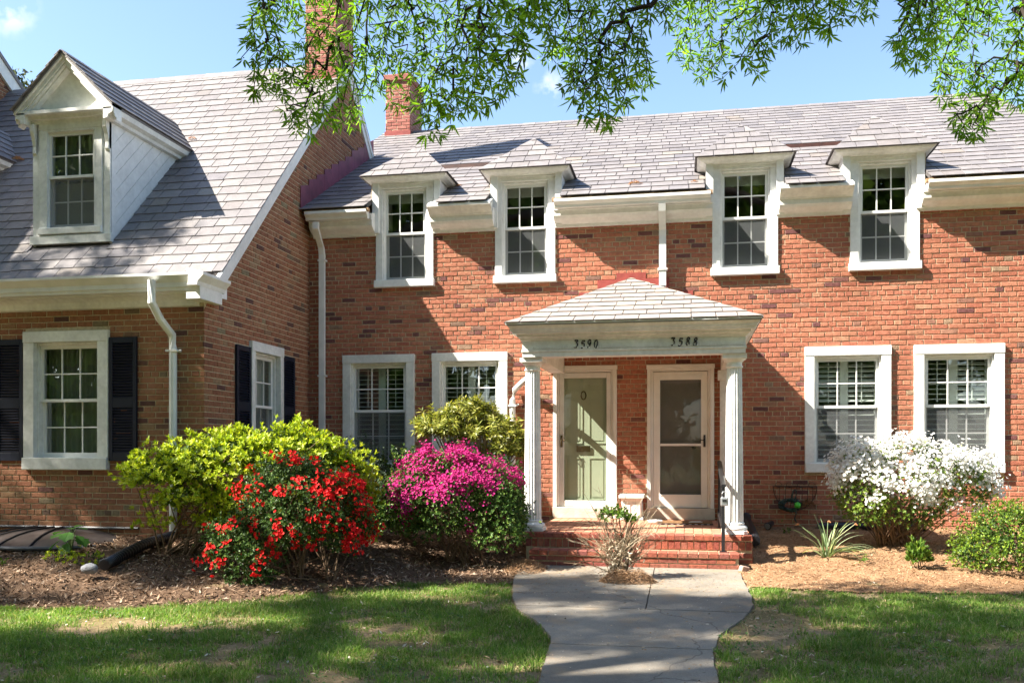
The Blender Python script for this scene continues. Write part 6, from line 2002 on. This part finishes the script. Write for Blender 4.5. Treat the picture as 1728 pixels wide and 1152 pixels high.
# little spotlight by the wall
th = thing('garden_light', (1.10, -.28, GZ(1.1, -.28)), 'small dark garden spotlight on the mulch close to the porch', 'light')
z = GZ(1.1, -.28)
m = MB(); m.tube([(1.10, -.26, z - .02), (1.10, -.26, z + .06)], .012, 6); m.tube([(1.14, -.20, z + .095), (1.10, -.28, z + .075), (1.07, -.34, z + .06)], [.035, .045, .05], 12); m.obj('lamp_body', M_IRON, th)
MB().tube([(1.069, -.341, z + .06), (1.067, -.345, z + .059)], .042, 12).obj('lens', M_STEEL, th)
TWIGS = '''-212,-607,436,181;-309,-716,436,158;-120,-682,412,220;-125,-704,468,277;-238,-642,492,196;-253,-541,490,184;-283,-647,402,90;-171,-630,503,8;-165,-627,507,93;-210,-619,517,308;-327,-585,532,107;-256,-538,476,5;-281,-692,383,247;-175,-682,376,95;-120,-734,432,147;-281,-599,528,37;-300,-679,504,60;-274,-654,441,20;-273,-636,489,-1;-134,-740,409,65;-272,-652,459,306;-192,-607,531,187;-102,-746,455,-1;-164,-675,394,309;-255,-664,439,306;-290,-676,414,46;-254,-554,454,208;-319,-668,475,229;-292,-586,423,316;-226,-625,490,199;-305,-568,543,122;-265,-612,510,307;-215,-622,419,141;-150,-650,495,256;-319,-660,465,27;-108,-714,422,275;-274,-525,474,318;-273,-590,534,222;-245,-603,498,211;-296,-716,459,310;-271,-626,427,173;-144,-733,389,66;-194,-636,421,299;-277,-609,445,173;-295,-617,475,63;-215,-574,473,186;-280,-670,426,204;-258,-667,430,24;-275,-623,420,40;-137,-680,409,2;-248,-578,481,210;-290,-690,398,94;-119,-695,428,73;-183,-653,419,88;-185,-609,513,83;-145,-724,406,19;-206,-593,487,188;-259,-604,454,87;-298,-646,435,274;-209,-611,533,293;-299,-656,519,300;-230,-558,479,320;-287,-661,399,90;-290,-630,479,18;-284,-584,555,296;-135,-737,418,197;-136,-734,394,292;-221,-589,501,74;-130,-687,491,-1;-318,-661,447,183;-197,-652,398,291;-269,-621,478,273;-327,-574,525,10;-110,-706,434,81;-221,-599,509,260;-335,-618,458,180;-247,-636,489,196;-146,-722,377,190;-300,-741,416,241;-168,-628,492,7;-305,-601,531,107;-104,-721,437,440;-236,-541,504,168;-180,-619,515,187;-177,-615,492,135;-166,-670,428,177;-125,-718,410,105;-256,-621,457,315;-180,-648,432,240;-133,-714,454,114;-271,-665,406,245;-259,-575,481,210;-314,-645,450,180;-163,-620,520,160;-275,-693,398,100;-185,-681,379,140;-236,-568,452,152;-107,-756,412,248;-334,-654,433,103;-288,-644,454,116;-276,-677,413,46;-234,-620,518,313;-310,-610,496,157;-330,-649,439,69;-292,-722,474,302;-128,-715,419,319;-268,-655,414,259;-316,-601,537,121;-127,-742,404,19;-170,-659,458,161;-277,-751,469,-1;-173,-629,525,-1;-239,-643,512,162;-314,-644,510,255;-127,-717,457,3;-312,-647,491,178;-297,-637,467,63;-277,-654,432,17;-163,-692,403,251;-265,-608,540,296;-117,-709,472,174;-314,-594,551,-1;-303,-580,557,176;-322,-613,475,167;-256,-638,456,202;-120,-710,407,86;-165,-692,379,279;-147,-677,470,256;-145,-691,452,127;-288,-574,551,64;-126,-702,404,125;-314,-657,477,257;-307,-554,576,-1;-188,-618,471,286;-238,-574,508,264;-178,-620,498,7;-288,-589,521,15;-131,-724,400,86;-336,-629,440,103;-115,-753,433,270;-178,-677,391,244;-204,-634,417,42;-249,-579,472,50;-332,-588,505,237;-294,-599,498,157;-200,-599,470,56;-197,-578,510,226;-111,-745,429,139;-292,-607,510,136;-317,-685,437,153;-107,-731,445,175;-324,-608,524,107;-227,-580,461,272;-324,-671,454,34;-299,-704,475,104;-303,-587,543,122;-274,-603,507,31;-297,-603,503,148;-304,-717,441,241;-284,-575,425,316;-165,-614,532,-1;-165,-658,463,127;-224,-650,513,235;-249,-630,468,76;-276,-592,441,265;-285,-553,441,239;-196,-625,513,308;-324,-616,481,284;-221,-558,511,192;-276,-551,463,318;-238,-599,492,38;-246,-556,445,26;-316,-612,483,213;-263,-629,447,124;-132,-700,480,68;-109,-736,451,283;-312,-563,574,-1;-159,-686,430,290;-310,-654,497,113;-202,-620,509,166;-321,-638,467,284;-211,-607,450,314;-262,-618,494,31;-318,-662,454,34;-241,-553,496,191;-313,-644,435,92;-218,-574,487,203;-182,-625,529,-1;-201,-601,495,246;-239,-624,535,-1;-146,-712,388,205;-247,-566,494,215;-217,-572,526,236;-264,-679,414,204;-201,-589,518,21;-192,-646,431,88;-243,-645,498,112;-134,-722,430,278;-282,-716,490,-1;-221,-645,499,162;-218,-612,526,59;-270,-648,432,17;-269,-641,460,20;-224,-574,500,67;-276,-676,430,17;-135,-720,387,137;-268,-556,481,91;-228,-661,495,287;-262,-548,475,206;-127,-669,410,2;-256,-574,489,215;-239,-602,508,243;-120,-736,416,224;-305,-614,486,102;-228,-655,490,207;-252,-582,496,38;-248,-614,488,38;-305,-623,464,116;-145,-700,421,268;-302,-635,450,116;-115,-698,412,249;-290,-589,542,64;-262,-597,541,119;-315,-583,549,121;-121,-745,418,225;-117,-756,427,139;-202,-575,518,194;-288,-719,473,302;-309,-605,523,80;-312,-665,491,16;-121,-699,420,52;-137,-658,406,209;-110,-729,441,150;-144,-699,385,190;-302,-658,436,274;-205,-668,509,-1;-219,-587,523,266;-327,-597,511,295;-310,-590,522,80;-287,-547,452,169;-179,-655,438,276;-296,-733,442,317;-174,-609,527,160;-231,-612,508,101;-179,-675,399,309;-272,-670,412,100;-210,-597,501,74;-284,-684,396,51;-104,-757,417,147;-110,-700,422,35;-230,-594,489,170;-155,-702,408,218;-247,-663,465,-1;-301,-674,416,280;-248,-531,491,5;-311,-633,522,300;-142,-661,494,68;-320,-651,488,229;-280,-667,387,62;-262,-661,419,47;-227,-601,515,266;-277,-629,458,202;-145,-662,403,231;-292,-681,394,51;-232,-579,512,260;-275,-581,454,57;-221,-608,518,200;-273,-680,397,94;-148,-705,429,290;-206,-649,513,235;-113,-737,445,175;-203,-571,537,-1;-230,-575,479,186;-278,-612,490,156;-303,-652,446,69;-113,-719,423,73;-177,-642,453,109;-124,-705,475,174;-131,-715,440,89;-160,-692,394,118;-313,-663,429,234;-184,-601,532,187;-193,-639,517,187;-102,-744,449,22;-325,-630,480,257;-152,-635,519,-1;-190,-613,485,84;-215,-662,500,235;-145,-698,401,251;-245,-622,530,189;-148,-698,443,128;-197,-638,409,42;-132,-743,397,108;-228,-625,532,-1;-173,-673,396,309;-328,-595,521,151;-265,-585,554,-1;-218,-635,518,293;-327,-667,420,301;-197,-639,427,195;-299,-641,532,-1;-321,-679,432,149;-286,-724,477,198;-312,-571,539,30;-247,-658,455,252;-281,-629,412,48;-261,-662,458,252;-273,-599,523,15;-202,-626,517,282;-171,-676,402,118;-302,-710,470,154;-320,-560,570,176;-315,-585,515,238;-238,-623,522,189;-196,-616,451,133;-249,-633,459,163;-283,-578,436,164;-296,-729,451,39;-271,-549,473,206;-133,-714,428,197;-224,-564,483,186;-127,-706,394,130;-75,-682,400,431;-83,-630,450,378;-57,-623,394,441;-55,-697,391,456;-92,-620,454,433;-61,-678,406,388;-39,-596,452,448;-97,-748,435,458;-78,-594,498,402;-100,-656,444,397;-64,-627,468,336;-94,-772,434,-1;-45,-677,418,453;-62,-673,437,417;-68,-633,483,454;-46,-615,493,430;-34,-623,463,415;-55,-671,436,335;-90,-639,464,357;-87,-634,441,323;-72,-661,441,335;-33,-611,497,424;-84,-665,495,-1;-47,-586,532,450;-40,-657,449,417;-45,-616,413,441;-98,-630,450,425;-81,-736,456,435;-61,-598,511,372;-61,-682,424,335;-51,-661,435,339;-43,-667,413,334;-82,-615,500,364;-53,-647,458,418;-77,-657,431,342;-89,-627,483,455;-82,-698,470,445;-95,-651,433,331;-28,-635,491,424;-50,-667,412,353;-70,-607,488,454;-41,-582,522,401;-79,-632,502,382;-38,-546,447,375;-72,-689,409,388;-80,-628,476,357;-66,-596,505,350;-107,-639,442,348;-54,-664,386,410;-97,-666,458,376;-60,-598,527,447;-99,-693,439,421;-27,-644,472,559;-33,-548,460,413;-92,-664,464,404;-73,-640,466,367;-81,-638,454,386;-35,-652,462,451;-85,-679,404,366;-96,-737,460,-1;-76,-652,498,344;-60,-685,383,422;-84,-675,475,344;-90,-713,455,432;-77,-632,463,377;-50,-672,402,361;-63,-683,418,351;-76,-598,514,395;-90,-748,444,435;-67,-722,370,427;-54,-627,489,461;-47,-590,512,394;-48,-602,517,372;-74,-609,525,-1;-94,-678,445,371;-94,-667,443,396;-55,-582,520,450;-50,-688,415,453;-52,-604,416,347;-36,-582,528,345;-83,-604,499,354;-97,-730,434,440;-91,-663,474,384;-99,-735,447,283;-53,-631,478,392;-72,-586,515,446;-42,-665,439,346;-76,-703,398,366;-57,-663,395,387;-38,-627,482,430;-104,-728,463,381;-31,-578,460,448;-45,-598,434,444;-29,-638,466,374;-97,-709,451,385;-45,-662,455,451;-58,-649,467,451;-71,-589,526,447;-63,-718,366,391;-94,-704,448,416;-63,-679,395,327;-42,-557,549,-1;-27,-629,503,-1;-91,-641,453,340;-64,-570,534,450;-66,-731,374,437;-36,-638,442,346;-59,-701,404,388;-40,-612,496,424;-69,-684,405,366;-85,-714,459,445;-86,-623,467,367;-49,-648,451,355;-88,-748,453,-1;-31,-518,464,375;-64,-706,391,429;-58,-678,420,351;-40,-569,447,413;-101,-736,436,405;-46,-631,415,428;-58,-682,376,383;-83,-665,421,356;-38,-608,438,328;-91,-703,470,-1;-70,-580,524,419;-69,-593,533,-1;-34,-609,459,338;-76,-704,384,409;-55,-586,535,-1;-45,-647,469,374;-98,-725,430,403;-42,-681,425,408;-75,-619,494,354;-89,-628,490,364;-52,-706,400,399;-70,-627,464,332;-90,-747,440,390;-72,-648,440,342;-94,-690,461,445;-54,-608,516,372;36,-483,537,547;52,-594,472,522;98,-685,470,-1;47,-551,493,574;55,-631,448,501;22,-507,537,617;69,-609,495,531;-15,-613,498,516;7,-482,525,561;94,-655,479,499;-7,-550,514,551;72,-623,448,591;71,-671,444,493;89,-636,455,498;-17,-582,534,-1;57,-624,441,466;98,-664,472,471;81,-695,452,592;100,-635,466,557;15,-525,559,-1;87,-627,467,498;-9,-533,506,490;48,-598,442,496;20,-499,510,487;17,-485,507,485;19,-507,518,602;117,-657,481,-1;-2,-491,495,540;0,-527,516,596;59,-618,481,581;118,-618,475,543;73,-663,455,535;50,-550,521,514;68,-579,527,-1;40,-610,445,524;-20,-626,498,424;89,-640,469,572;84,-662,480,595;63,-653,463,552;59,-631,458,515;122,-594,494,608;108,-626,470,557;19,-518,484,579;39,-567,482,574;102,-635,459,480;10,-539,460,554;100,-596,467,613;-24,-591,530,-1;13,-479,549,616;37,-516,561,-1;43,-515,524,619;57,-525,551,518;62,-553,527,603;66,-620,471,491;-9,-611,501,556;19,-508,548,575;50,-514,560,-1;28,-479,571,532;7,-529,546,610;2,-541,523,526;56,-606,479,491;31,-511,549,511;48,-635,441,466;131,-614,479,593;5,-543,529,520;132,-591,481,564;46,-573,472,505;-1,-473,517,470;108,-638,481,588;73,-610,507,-1;23,-501,568,615;32,-528,503,571;66,-632,449,501;74,-664,464,604;66,-565,527,495;36,-544,482,465;1,-583,530,-1;29,-535,479,579;3,-481,505,529;-24,-593,501,606;81,-621,447,591;115,-627,488,588;54,-628,433,477;97,-619,467,482;-20,-589,492,573;40,-497,547,548;46,-496,552,576;64,-671,439,474;13,-481,492,611;-4,-556,522,553;69,-659,464,535;-1,-584,519,538;19,-525,469,577;78,-673,467,595;-13,-607,512,566;104,-633,479,530;81,-654,441,609;-23,-642,484,360;117,-593,476,599;10,-486,533,510;26,-472,542,510;128,-647,454,-1;128,-599,486,593;80,-658,461,535;-6,-600,520,538;32,-502,540,523;60,-567,513,536;27,-588,438,496;77,-634,491,531;40,-537,506,583;92,-643,473,471;-16,-590,498,612;51,-566,493,618;16,-504,560,532;45,-516,554,518;25,-526,475,539;124,-623,488,588;29,-529,492,533;60,-639,439,466;64,-612,489,468;103,-608,457,613;49,-538,514,619;124,-594,475,527;52,-520,544,513;69,-641,485,570;137,-588,512,-1;110,-640,491,-1;87,-675,465,464;-2,-518,508,490;75,-624,455,482;85,-702,462,-1;132,-610,487,578;-13,-497,500,601;78,-670,479,-1;5,-526,524,521;0,-471,495,540;10,-505,507,487;116,-596,489,502;36,-473,575,615;-9,-507,505,590;18,-513,526,467;63,-548,541,-1;72,-664,471,595;54,-600,437,484;-27,-602,514,509;-13,-561,504,472;136,-594,503,587;81,-649,450,565;9,-535,550,481;11,-491,497,486;-11,-589,503,556;106,-598,468,560;95,-668,458,478;30,-505,569,-1;13,-503,546,517;26,-515,541,523;55,-568,502,568;47,-536,522,494;-16,-590,483,546;215,-558,510,771;224,-536,440,732;249,-532,459,685;198,-547,446,712;235,-523,459,623;177,-624,487,785;261,-491,488,747;181,-590,444,756;187,-605,474,650;225,-544,511,621;273,-502,513,753;254,-471,551,710;214,-577,514,-1;270,-454,513,699;208,-596,383,713;214,-552,491,779;166,-652,461,696;267,-457,551,710;245,-570,433,774;158,-660,429,643;144,-700,423,773;146,-665,417,759;163,-654,439,687;175,-596,434,628;223,-506,456,784;298,-461,439,724;275,-522,489,741;242,-497,509,769;193,-564,461,736;187,-601,484,737;265,-533,485,741;260,-561,444,686;254,-546,415,672;231,-531,528,725;236,-490,475,689;261,-521,461,685;145,-669,450,714;138,-691,413,738;202,-572,498,771;300,-457,563,-1;286,-462,553,751;218,-531,428,622;213,-543,487,636;200,-599,386,717;267,-529,421,750;260,-484,519,720;152,-627,489,715;243,-544,444,623;204,-551,420,691;225,-498,448,645;146,-690,413,791;250,-549,421,728;233,-486,471,655;246,-481,506,792;181,-616,458,629;284,-458,543,661;214,-516,475,783;232,-514,440,794;211,-538,451,712;264,-451,545,638;274,-508,441,750;152,-689,443,714;272,-474,506,699;201,-597,378,664;263,-522,477,781;254,-560,449,705;163,-658,444,637;281,-499,510,631;236,-489,492,747;272,-537,443,705;198,-550,427,767;257,-471,511,666;238,-525,441,732;162,-661,473,-1;290,-484,528,753;169,-661,462,694;291,-448,568,744;282,-425,556,778;276,-460,521,676;213,-536,481,663;133,-685,414,658;238,-544,421,672;202,-526,447,712;147,-659,439,745;263,-556,458,790;287,-483,540,762;176,-650,473,694;246,-518,446,625;147,-678,406,671;266,-465,558,786;219,-530,509,630;202,-535,460,787;213,-597,384,734;151,-671,454,749;155,-642,483,-1;277,-456,556,751;204,-581,401,734;283,-507,432,681;149,-632,476,667;243,-502,527,725;286,-435,544,778;234,-510,518,720;171,-637,460,637;296,-475,453,-1;244,-516,540,-1;227,-571,404,729;249,-497,466,655;254,-551,433,774;223,-571,415,743;151,-645,474,715;195,-620,493,-1;232,-535,444,794;271,-444,528,796;217,-578,404,729;164,-632,427,761;196,-564,473,770;195,-608,487,731;137,-681,423,754;171,-627,483,626;199,-575,400,717;267,-510,502,631;188,-563,429,624;236,-565,422,758;292,-425,584,-1;144,-670,443,657;256,-454,536,680;246,-499,492,648;195,-595,471,629;157,-659,469,694;274,-523,441,760;282,-456,561,697;225,-517,489,711;284,-483,531,706;148,-681,439,682;261,-551,469,651;172,-613,442,675;264,-505,475,685;242,-557,431,639;147,-667,429,704;265,-528,446,656;169,-643,436,643;298,-468,550,660;139,-672,412,738;215,-567,402,734;184,-633,488,-1;209,-593,377,635;206,-544,440,624;280,-443,572,744;238,-493,518,722;198,-585,485,659;208,-576,508,633;157,-648,411,640;152,-688,435,682;253,-566,439,686;223,-534,421,662;284,-510,469,647;159,-652,478,-1;280,-438,558,768;218,-551,504,621;289,-497,509,631;260,-530,481,651;181,-638,473,707;220,-517,481,752;215,-524,465,677;180,-616,497,-1;266,-469,565,-1;206,-539,472,700;194,-601,381,664;144,-664,410,642;268,-554,465,651;147,-696,420,641;242,-477,514,769;245,-564,423,639;229,-524,452,625;228,-552,406,729;261,-455,530,746;307,-420,586,-1'''
# ------------------------------------------------------------------ trees
def leaf6(P, D, Nn, L, W):
    """lanceolate leaf: two quads folded along the rib"""
    S = unit(np.cross(D, Nn)); Up = np.cross(S, D)
    L = L[:, None]; W = W[:, None]
    a = P + D * L * .30; b = P + D * L * .68 - Up * L * .04
    V = np.stack([P, a - S * W * .5 + Up * W * .15, b - S * W * .38 + Up * W * .1, P + D * L - Up * L * .12, b + S * W * .38 + Up * W * .1, a + S * W * .5 + Up * W * .15], 1).reshape(-1, 3)
    I = np.arange(len(P))[:, None] * 6
    return V, np.concatenate([I + [0, 1, 2, 3], I + [0, 3, 4, 5]], 0)


M_OAK = mat('willow_oak_leaf', None, .5, [(0, (.065, .145, .015)), (.3, (.10, .21, .020)), (.6, (.145, .28, .026)), (.85, (.20, .36, .034)), (1, (.27, .42, .05))], var=.14, vscale=2, var2=.25, v2scale=1.4, spec=.3, transl=.55, tcol=(1.5, 1.55, .5))
TW = np.array([[int(q) for q in t.split(',')] for t in TWIGS.split(';')])
TP = TW[:, :3] / 100.0; TPar = TW[:, 3]
oak = thing('willow_oak_tree', (-11.5, -13.0, -.1), 'large willow oak whose leafy drooping boughs hang across the top of the view', 'tree')
rg = np.random.default_rng(301)
m = MB()
trunk = [(-11.5, -13.0, -.3), (-11.45, -13.0, 1.2), (-11.3, -12.9, 3.4), (-11.0, -12.6, 5.6), (-10.9, -12.4, 9.5), (-11.4, -12.4, 13.5), (-11.9, -12.6, 18.5)]
m.tube(trunk, [.62, .46, .40, .34, .26, .17, .06], 14)
m.obj('trunk', M_BARK, oak, smooth=True)
LIMBS = [[(-11.0, -12.6, 5.6), (-8.0, -10.6, 6.9), (-5.0, -8.6, 6.9), (-3.0, -7.6, 6.2), (-1.6, -7.0, 5.75)], [(-11.0, -12.6, 5.8), (-7.0, -11.0, 7.4), (-2.5, -8.6, 7.2), (.2, -7.4, 6.4), (1.6, -7.0, 5.9)], [(-10.9, -12.5, 6.4), (-6.0, -11.2, 8.2), (-.5, -8.8, 7.8), (2.4, -7.4, 6.6), (3.4, -7.0, 5.9)],
         [(-10.9, -12.4, 9.2), (-14.5, -10.5, 12.5), (-18.5, -8.5, 14.5)], [(-11.0, -12.4, 10.5), (-12.0, -14.5, 13.6), (-11.0, -15.2, 15.4)], [(-11.1, -12.4, 11.2), (-9.5, -13.0, 13.6), (-8.0, -12.8, 15.4)], [(-11.3, -12.4, 12.2), (-15.0, -13.6, 14.6), (-18.5, -13.6, 16.0)], [(-11.5, -12.5, 13.8), (-13.5, -14.5, 15.8), (-15.5, -16.0, 17.0)]]
LP = []
for lb in LIMBS:
    pts = [Vector(p) for p in lb]; P2 = []
    for i in range(len(pts) - 1):
        p0, p1, p2, p3 = [pts[min(max(j, 0), len(pts) - 1)] for j in (i - 1, i, i + 1, i + 2)]
        for t in np.linspace(0, 1, 7)[:-1]:
            P2.append(.5 * ((2 * p1) + (p2 - p0) * t + (2 * p0 - 5 * p1 + 4 * p2 - p3) * t * t + (3 * p1 - p0 - 3 * p2 + p3) * t ** 3))
    P2.append(pts[-1]); LP += [np.array(p) for p in P2]
    n = len(P2)
    MB().tube(P2, [.17 * (1 - .86 * i / n) for i in range(n)], 9).obj('limb', M_BARK, oak, smooth=True)
LP = np.array(LP)
nT = len(TP)
wt = np.ones(nT)
for i in np.argsort(TP[:, 2]):                      # lower tips hang from higher ones
    if TPar[i] >= 0: wt[TPar[i]] += wt[i]
m = MB()
for i in range(nT):
    if TPar[i] >= 0:
        a = TP[TPar[i]]; ra = .0026 * wt[TPar[i]] ** .5
    else:
        d = np.linalg.norm(LP - TP[i] - np.array([0, 0, .3]), axis=1); a = LP[np.argmin(d)]; ra = .0045 * wt[i] ** .5 + .004
    b = TP[i]; rb_ = .0026 * wt[i] ** .5
    mid = (a + b) / 2 + rg.normal(0, .035 if TPar[i] >= 0 else .10, 3) + (np.array([0, 0, .05]))
    m.tube([a, mid, b], [min(ra, rb_ * 1.6), (min(ra, rb_ * 1.6) + rb_) / 2, rb_], 4, False)
m.obj('twig', M_TWIG, oak)
# leaves in loose stars along and at the end of every twig
n = nT
par = np.where(TPar[:, None] >= 0, TP[np.maximum(TPar, 0)], TP + np.array([0, 0, .25]))
ax = unit(TP - par + np.array([0, 0, -.06]))
sets = []
for cnt, back in ((8, 0.0), (5, .4), (3, .75)):
    C = TP + (par - TP) * back + rg.normal(0, .012, TP.shape)
    ph = rg.uniform(0, 2 * PI, (n, 1)) + np.arange(cnt)[None] * 2.399
    t = unit(np.cross(ax, np.array([.3, .8, .5]))); b = np.cross(ax, t)
    sp = rg.uniform(.5, 1.45, (n, cnt))
    D = ax[:, None] * np.cos(sp)[..., None] + (t[:, None] * np.cos(ph)[..., None] + b[:, None] * np.sin(ph)[..., None]) * np.sin(sp)[..., None]
    D[..., 2] -= .10
    D = unit(D.reshape(-1, 3)); k = n * cnt
    sets.append(leaf6(np.repeat(C, cnt, 0) + D * .008, D, unit(rg.normal(0, 1, (k, 3))), rg.uniform(.045, .110, k), rg.uniform(.012, .022, k)))
np_obj('foliage', *stack(*sets), M_OAK, oak, kind='stuff')


# rest of the crown above and behind the camera, shaped for its dappled shade
GAPS = [(-.55, -7.1, .75, .28), (-1.0, -5.1, .45, .18), (.25, -6.0, .3, .12), (-4.4, -5.9, 1.3, .14), (-2.3, -4.25, .6, .12), (2.4, -4.15, .8, .1), (.25, -3.9, .7, .3), (-5.3, -6.25, 1.1, .28), (-3.2, -4.62, 1.0, .26), (-4.6, -5.3, .7, .22), (-6.0, -5.0, .55, .3), (-6.9, -4.6, .45, .25), (1.6, -4.6, .35, .12), (3.1, -4.5, .4, .14), (-3.6, -7.6, .35, .12), (2.9, -5.6, .3, .12), (-2.1, -6.3, .3, .1), (-7.3, -2.60, .22, .08), (-6.9, -1.30, .4, .10), (-4.5, -1.2, .3, .12)]


def shade_keep(gx, gy):
    n1 = .6 * vnoise(gx, gy, 1.3, 81) + .4 * vnoise(gx, gy, .5, 82)
    lawn_ = gy < -3.78 - .22 * np.sin(gx * 1.3)
    a = lawn_ & (gx > -9) & (gx < 7) & (gy > -11)
    wing_ = (gx < -3.6) & (gx > -9.5) & (gy > -3.02) & (gy < -.85)
    dorm = (gx > -4.9) & (gx < -2.75) & (gy > -.42) & (gy < .28)
    k = (dorm & (n1 > .12)) | (a & (n1 > .27)) | (wing_ & (n1 > .16))
    for x0, y0, rx, ry in GAPS:
        k &= ((gx - x0) / (rx * 1.3 + .12)) ** 2 + ((gy - y0) / (ry * 1.3 + .14)) ** 2 > 1
    return k


NC = 19500
gx = rg.uniform(-9.0, 5.6, NC); gy = rg.uniform(-9.4, .3, NC)
k = shade_keep(gx, gy)
gx, gy = gx[k], gy[k]
h = rg.uniform(12.0, 18.0, len(gx))
cx_ = gx + h * (SDIR.x / SDIR.z); cy_ = gy + h * (SDIR.y / SDIR.z)
C = np.stack([cx_, cy_, h], 1)
per = 9
CC = np.repeat(C, per, 0) + rg.normal(0, .16, (len(C) * per, 3))
D = unit(rg.normal(0, 1, CC.shape) + np.array([0, 0, -.3]))
L = rg.uniform(.12, .22, len(CC))
np_obj('crown', *leaf_quads(CC, D, unit(rg.normal(0, 1, CC.shape)), L, L * .38), M_OAK, oak, kind='stuff')


def far_tree(name, base, label, h, r, n, m, seed, leaf=.5, trunk_r=.3, low=.25, conic=False, group=None):
    rg = np.random.default_rng(seed)
    th = thing(name, base, label, 'tree', group)
    MB().tube([(base[0], base[1], base[2] - .2), (base[0] + .1, base[1], base[2] + h * .5), (base[0], base[1], base[2] + h * .93)], [trunk_r, trunk_r * .7, .05], 9).obj('trunk', M_BARK, th, smooth=True)
    mb = MB()
    V = []
    nb = 34
    P = []
    for i in range(nb):
        t = low + (1 - low) * (i + .5) / nb
        rad = r * ((1 - (t - low) / (1 - low)) * .95 + .05 if conic else math.sqrt(max(1 - ((t - .60) / .42) ** 2, .06)))
        a = i * 2.4 + rg.uniform(-.3, .3)
        q = rg.uniform(.5, .95)
        e = np.array([base[0] + math.cos(a) * rad * q, base[1] + math.sin(a) * rad * q, base[2] + h * t + (-.1 if conic else .25) * rad])
        mb.tube([(base[0], base[1], base[2] + h * (t - .06)), (np.array([base[0], base[1], base[2] + h * t]) * .5 + e * .5), e], [trunk_r * .22, trunk_r * .14, .02], 5, False)
        c = int(n / nb)
        sz = max(rad * .42, .25)
        P.append(e + rg.normal(0, 1, (c, 3)) * np.array([sz, sz, sz * .6]) * .75)
    mb.obj('limb', M_BARK, th)
    P = np.concatenate(P)
    D = unit(rg.normal(0, 1, P.shape) + np.array([0, 0, -.2]))
    L = rg.uniform(.6, 1.1, len(P)) * leaf
    np_obj('crown', *leaf_quads(P, D, unit(rg.normal(0, 1, P.shape)), L, L * .5), m, th, kind='stuff')
    return th


M_FAR = mat('distant_leaf', None, .7, [(0, (.045, .070, .020)), (.4, (.075, .10, .03)), (.75, (.11, .10, .075)), (1, (.14, .17, .045))], var=.2, transl=.2)
far_tree('slender_tree', (-22.2, 14.2, 0), 'distant tree top showing above the wing roof at the far left', 14.3, 1.9, 2600, M_FAR, 401, .20, .22, .35, True)
M_ACROSS = mat('bright_tree_leaf', None, .6, [(0, (.11, .20, .028)), (.4, (.17, .28, .036)), (.75, (.25, .37, .05)), (1, (.34, .44, .07))], var=.2, vscale=.5, transl=.4, tcol=(1.2, 1.2, .5))
for k, (x, y, h_, r_) in enumerate(((-14, -30, 19, 7), (-3, -33, 21, 8), (8.5, -29, 18, 7), (20, -31, 20, 7.5), (-27, -29, 20, 7.5), (32, -30, 19, 7), (-41, -27, 20, 8))):
    far_tree('street_tree', (x, y, -.2), ['broad tree across the street mirrored in the wing window', 'tallest broad tree across the street facing the porch', 'broad tree across the street facing the right windows', 'broad tree across the street right of the tallest', 'broad tree across the street at the far left end', 'broad tree across the street at the far right end', 'broad tree across the street beyond the far left one'][k], h_, r_, 17000, M_ACROSS, 410 + k, .95, .35, .06, group='trees across the street')

# ------------------------------------------------------------------ neighbouring gable at the far left
nb = thing('neighbour_brick_house', (-15, -.6, .3), 'taller brick house whose gable and white rake show at the far left edge', 'house')
NX, ny0, nz0, ns = -12.2, -.6, 9.82, .69
rz = lambda y: nz0 - ns * abs(y - ny0)
m = MB(); m.prism([(NX, -4.7, -.2), (NX, 3.5, -.2), (NX, 3.5, rz(3.5) - .03), (NX, ny0, nz0 - .03), (NX, -4.7, rz(-4.7) - .03)], (-7, 0, 0))
m.obj('wall', M_MORTAR, nb)
PN = Pieces('brick', M_WBRICK, nb, 0, 'brickwork')
brick_field(PN, side(NX), -4.6, 3.4, 3.4, 9.6, .0702, 5.0, [], region=[(-4.6, 3.4), (3.4, 3.4), (3.4, rz(3.4) - .12), (ny0, nz0 - .12), (-4.6, rz(-4.6) - .12)], seed=95)
PN.finish()
m = MB()
for s in (-1, 1):
    ye = ny0 + s * 4.3
    m.prism([(NX + .01, ye, rz(ye) - .26), (NX + .01, ny0, nz0 - .26), (NX + .01, ny0, nz0 + .02), (NX + .01, ye, rz(ye) + .02)], (.05, 0, 0))
m.obj('rake_board', M_WHITE, nb)
m = MB()
for s in (-1, 1):
    ye = ny0 + s * 4.3
    m.prism([(NX + .08, ye, rz(ye) + .02), (NX + .08, ny0, nz0 + .02), (NX + .08, ny0, nz0 + .10), (NX + .08, ye, rz(ye) + .10)], (-7.2, 0, 0))
m.obj('roof', M_SLATE, nb)
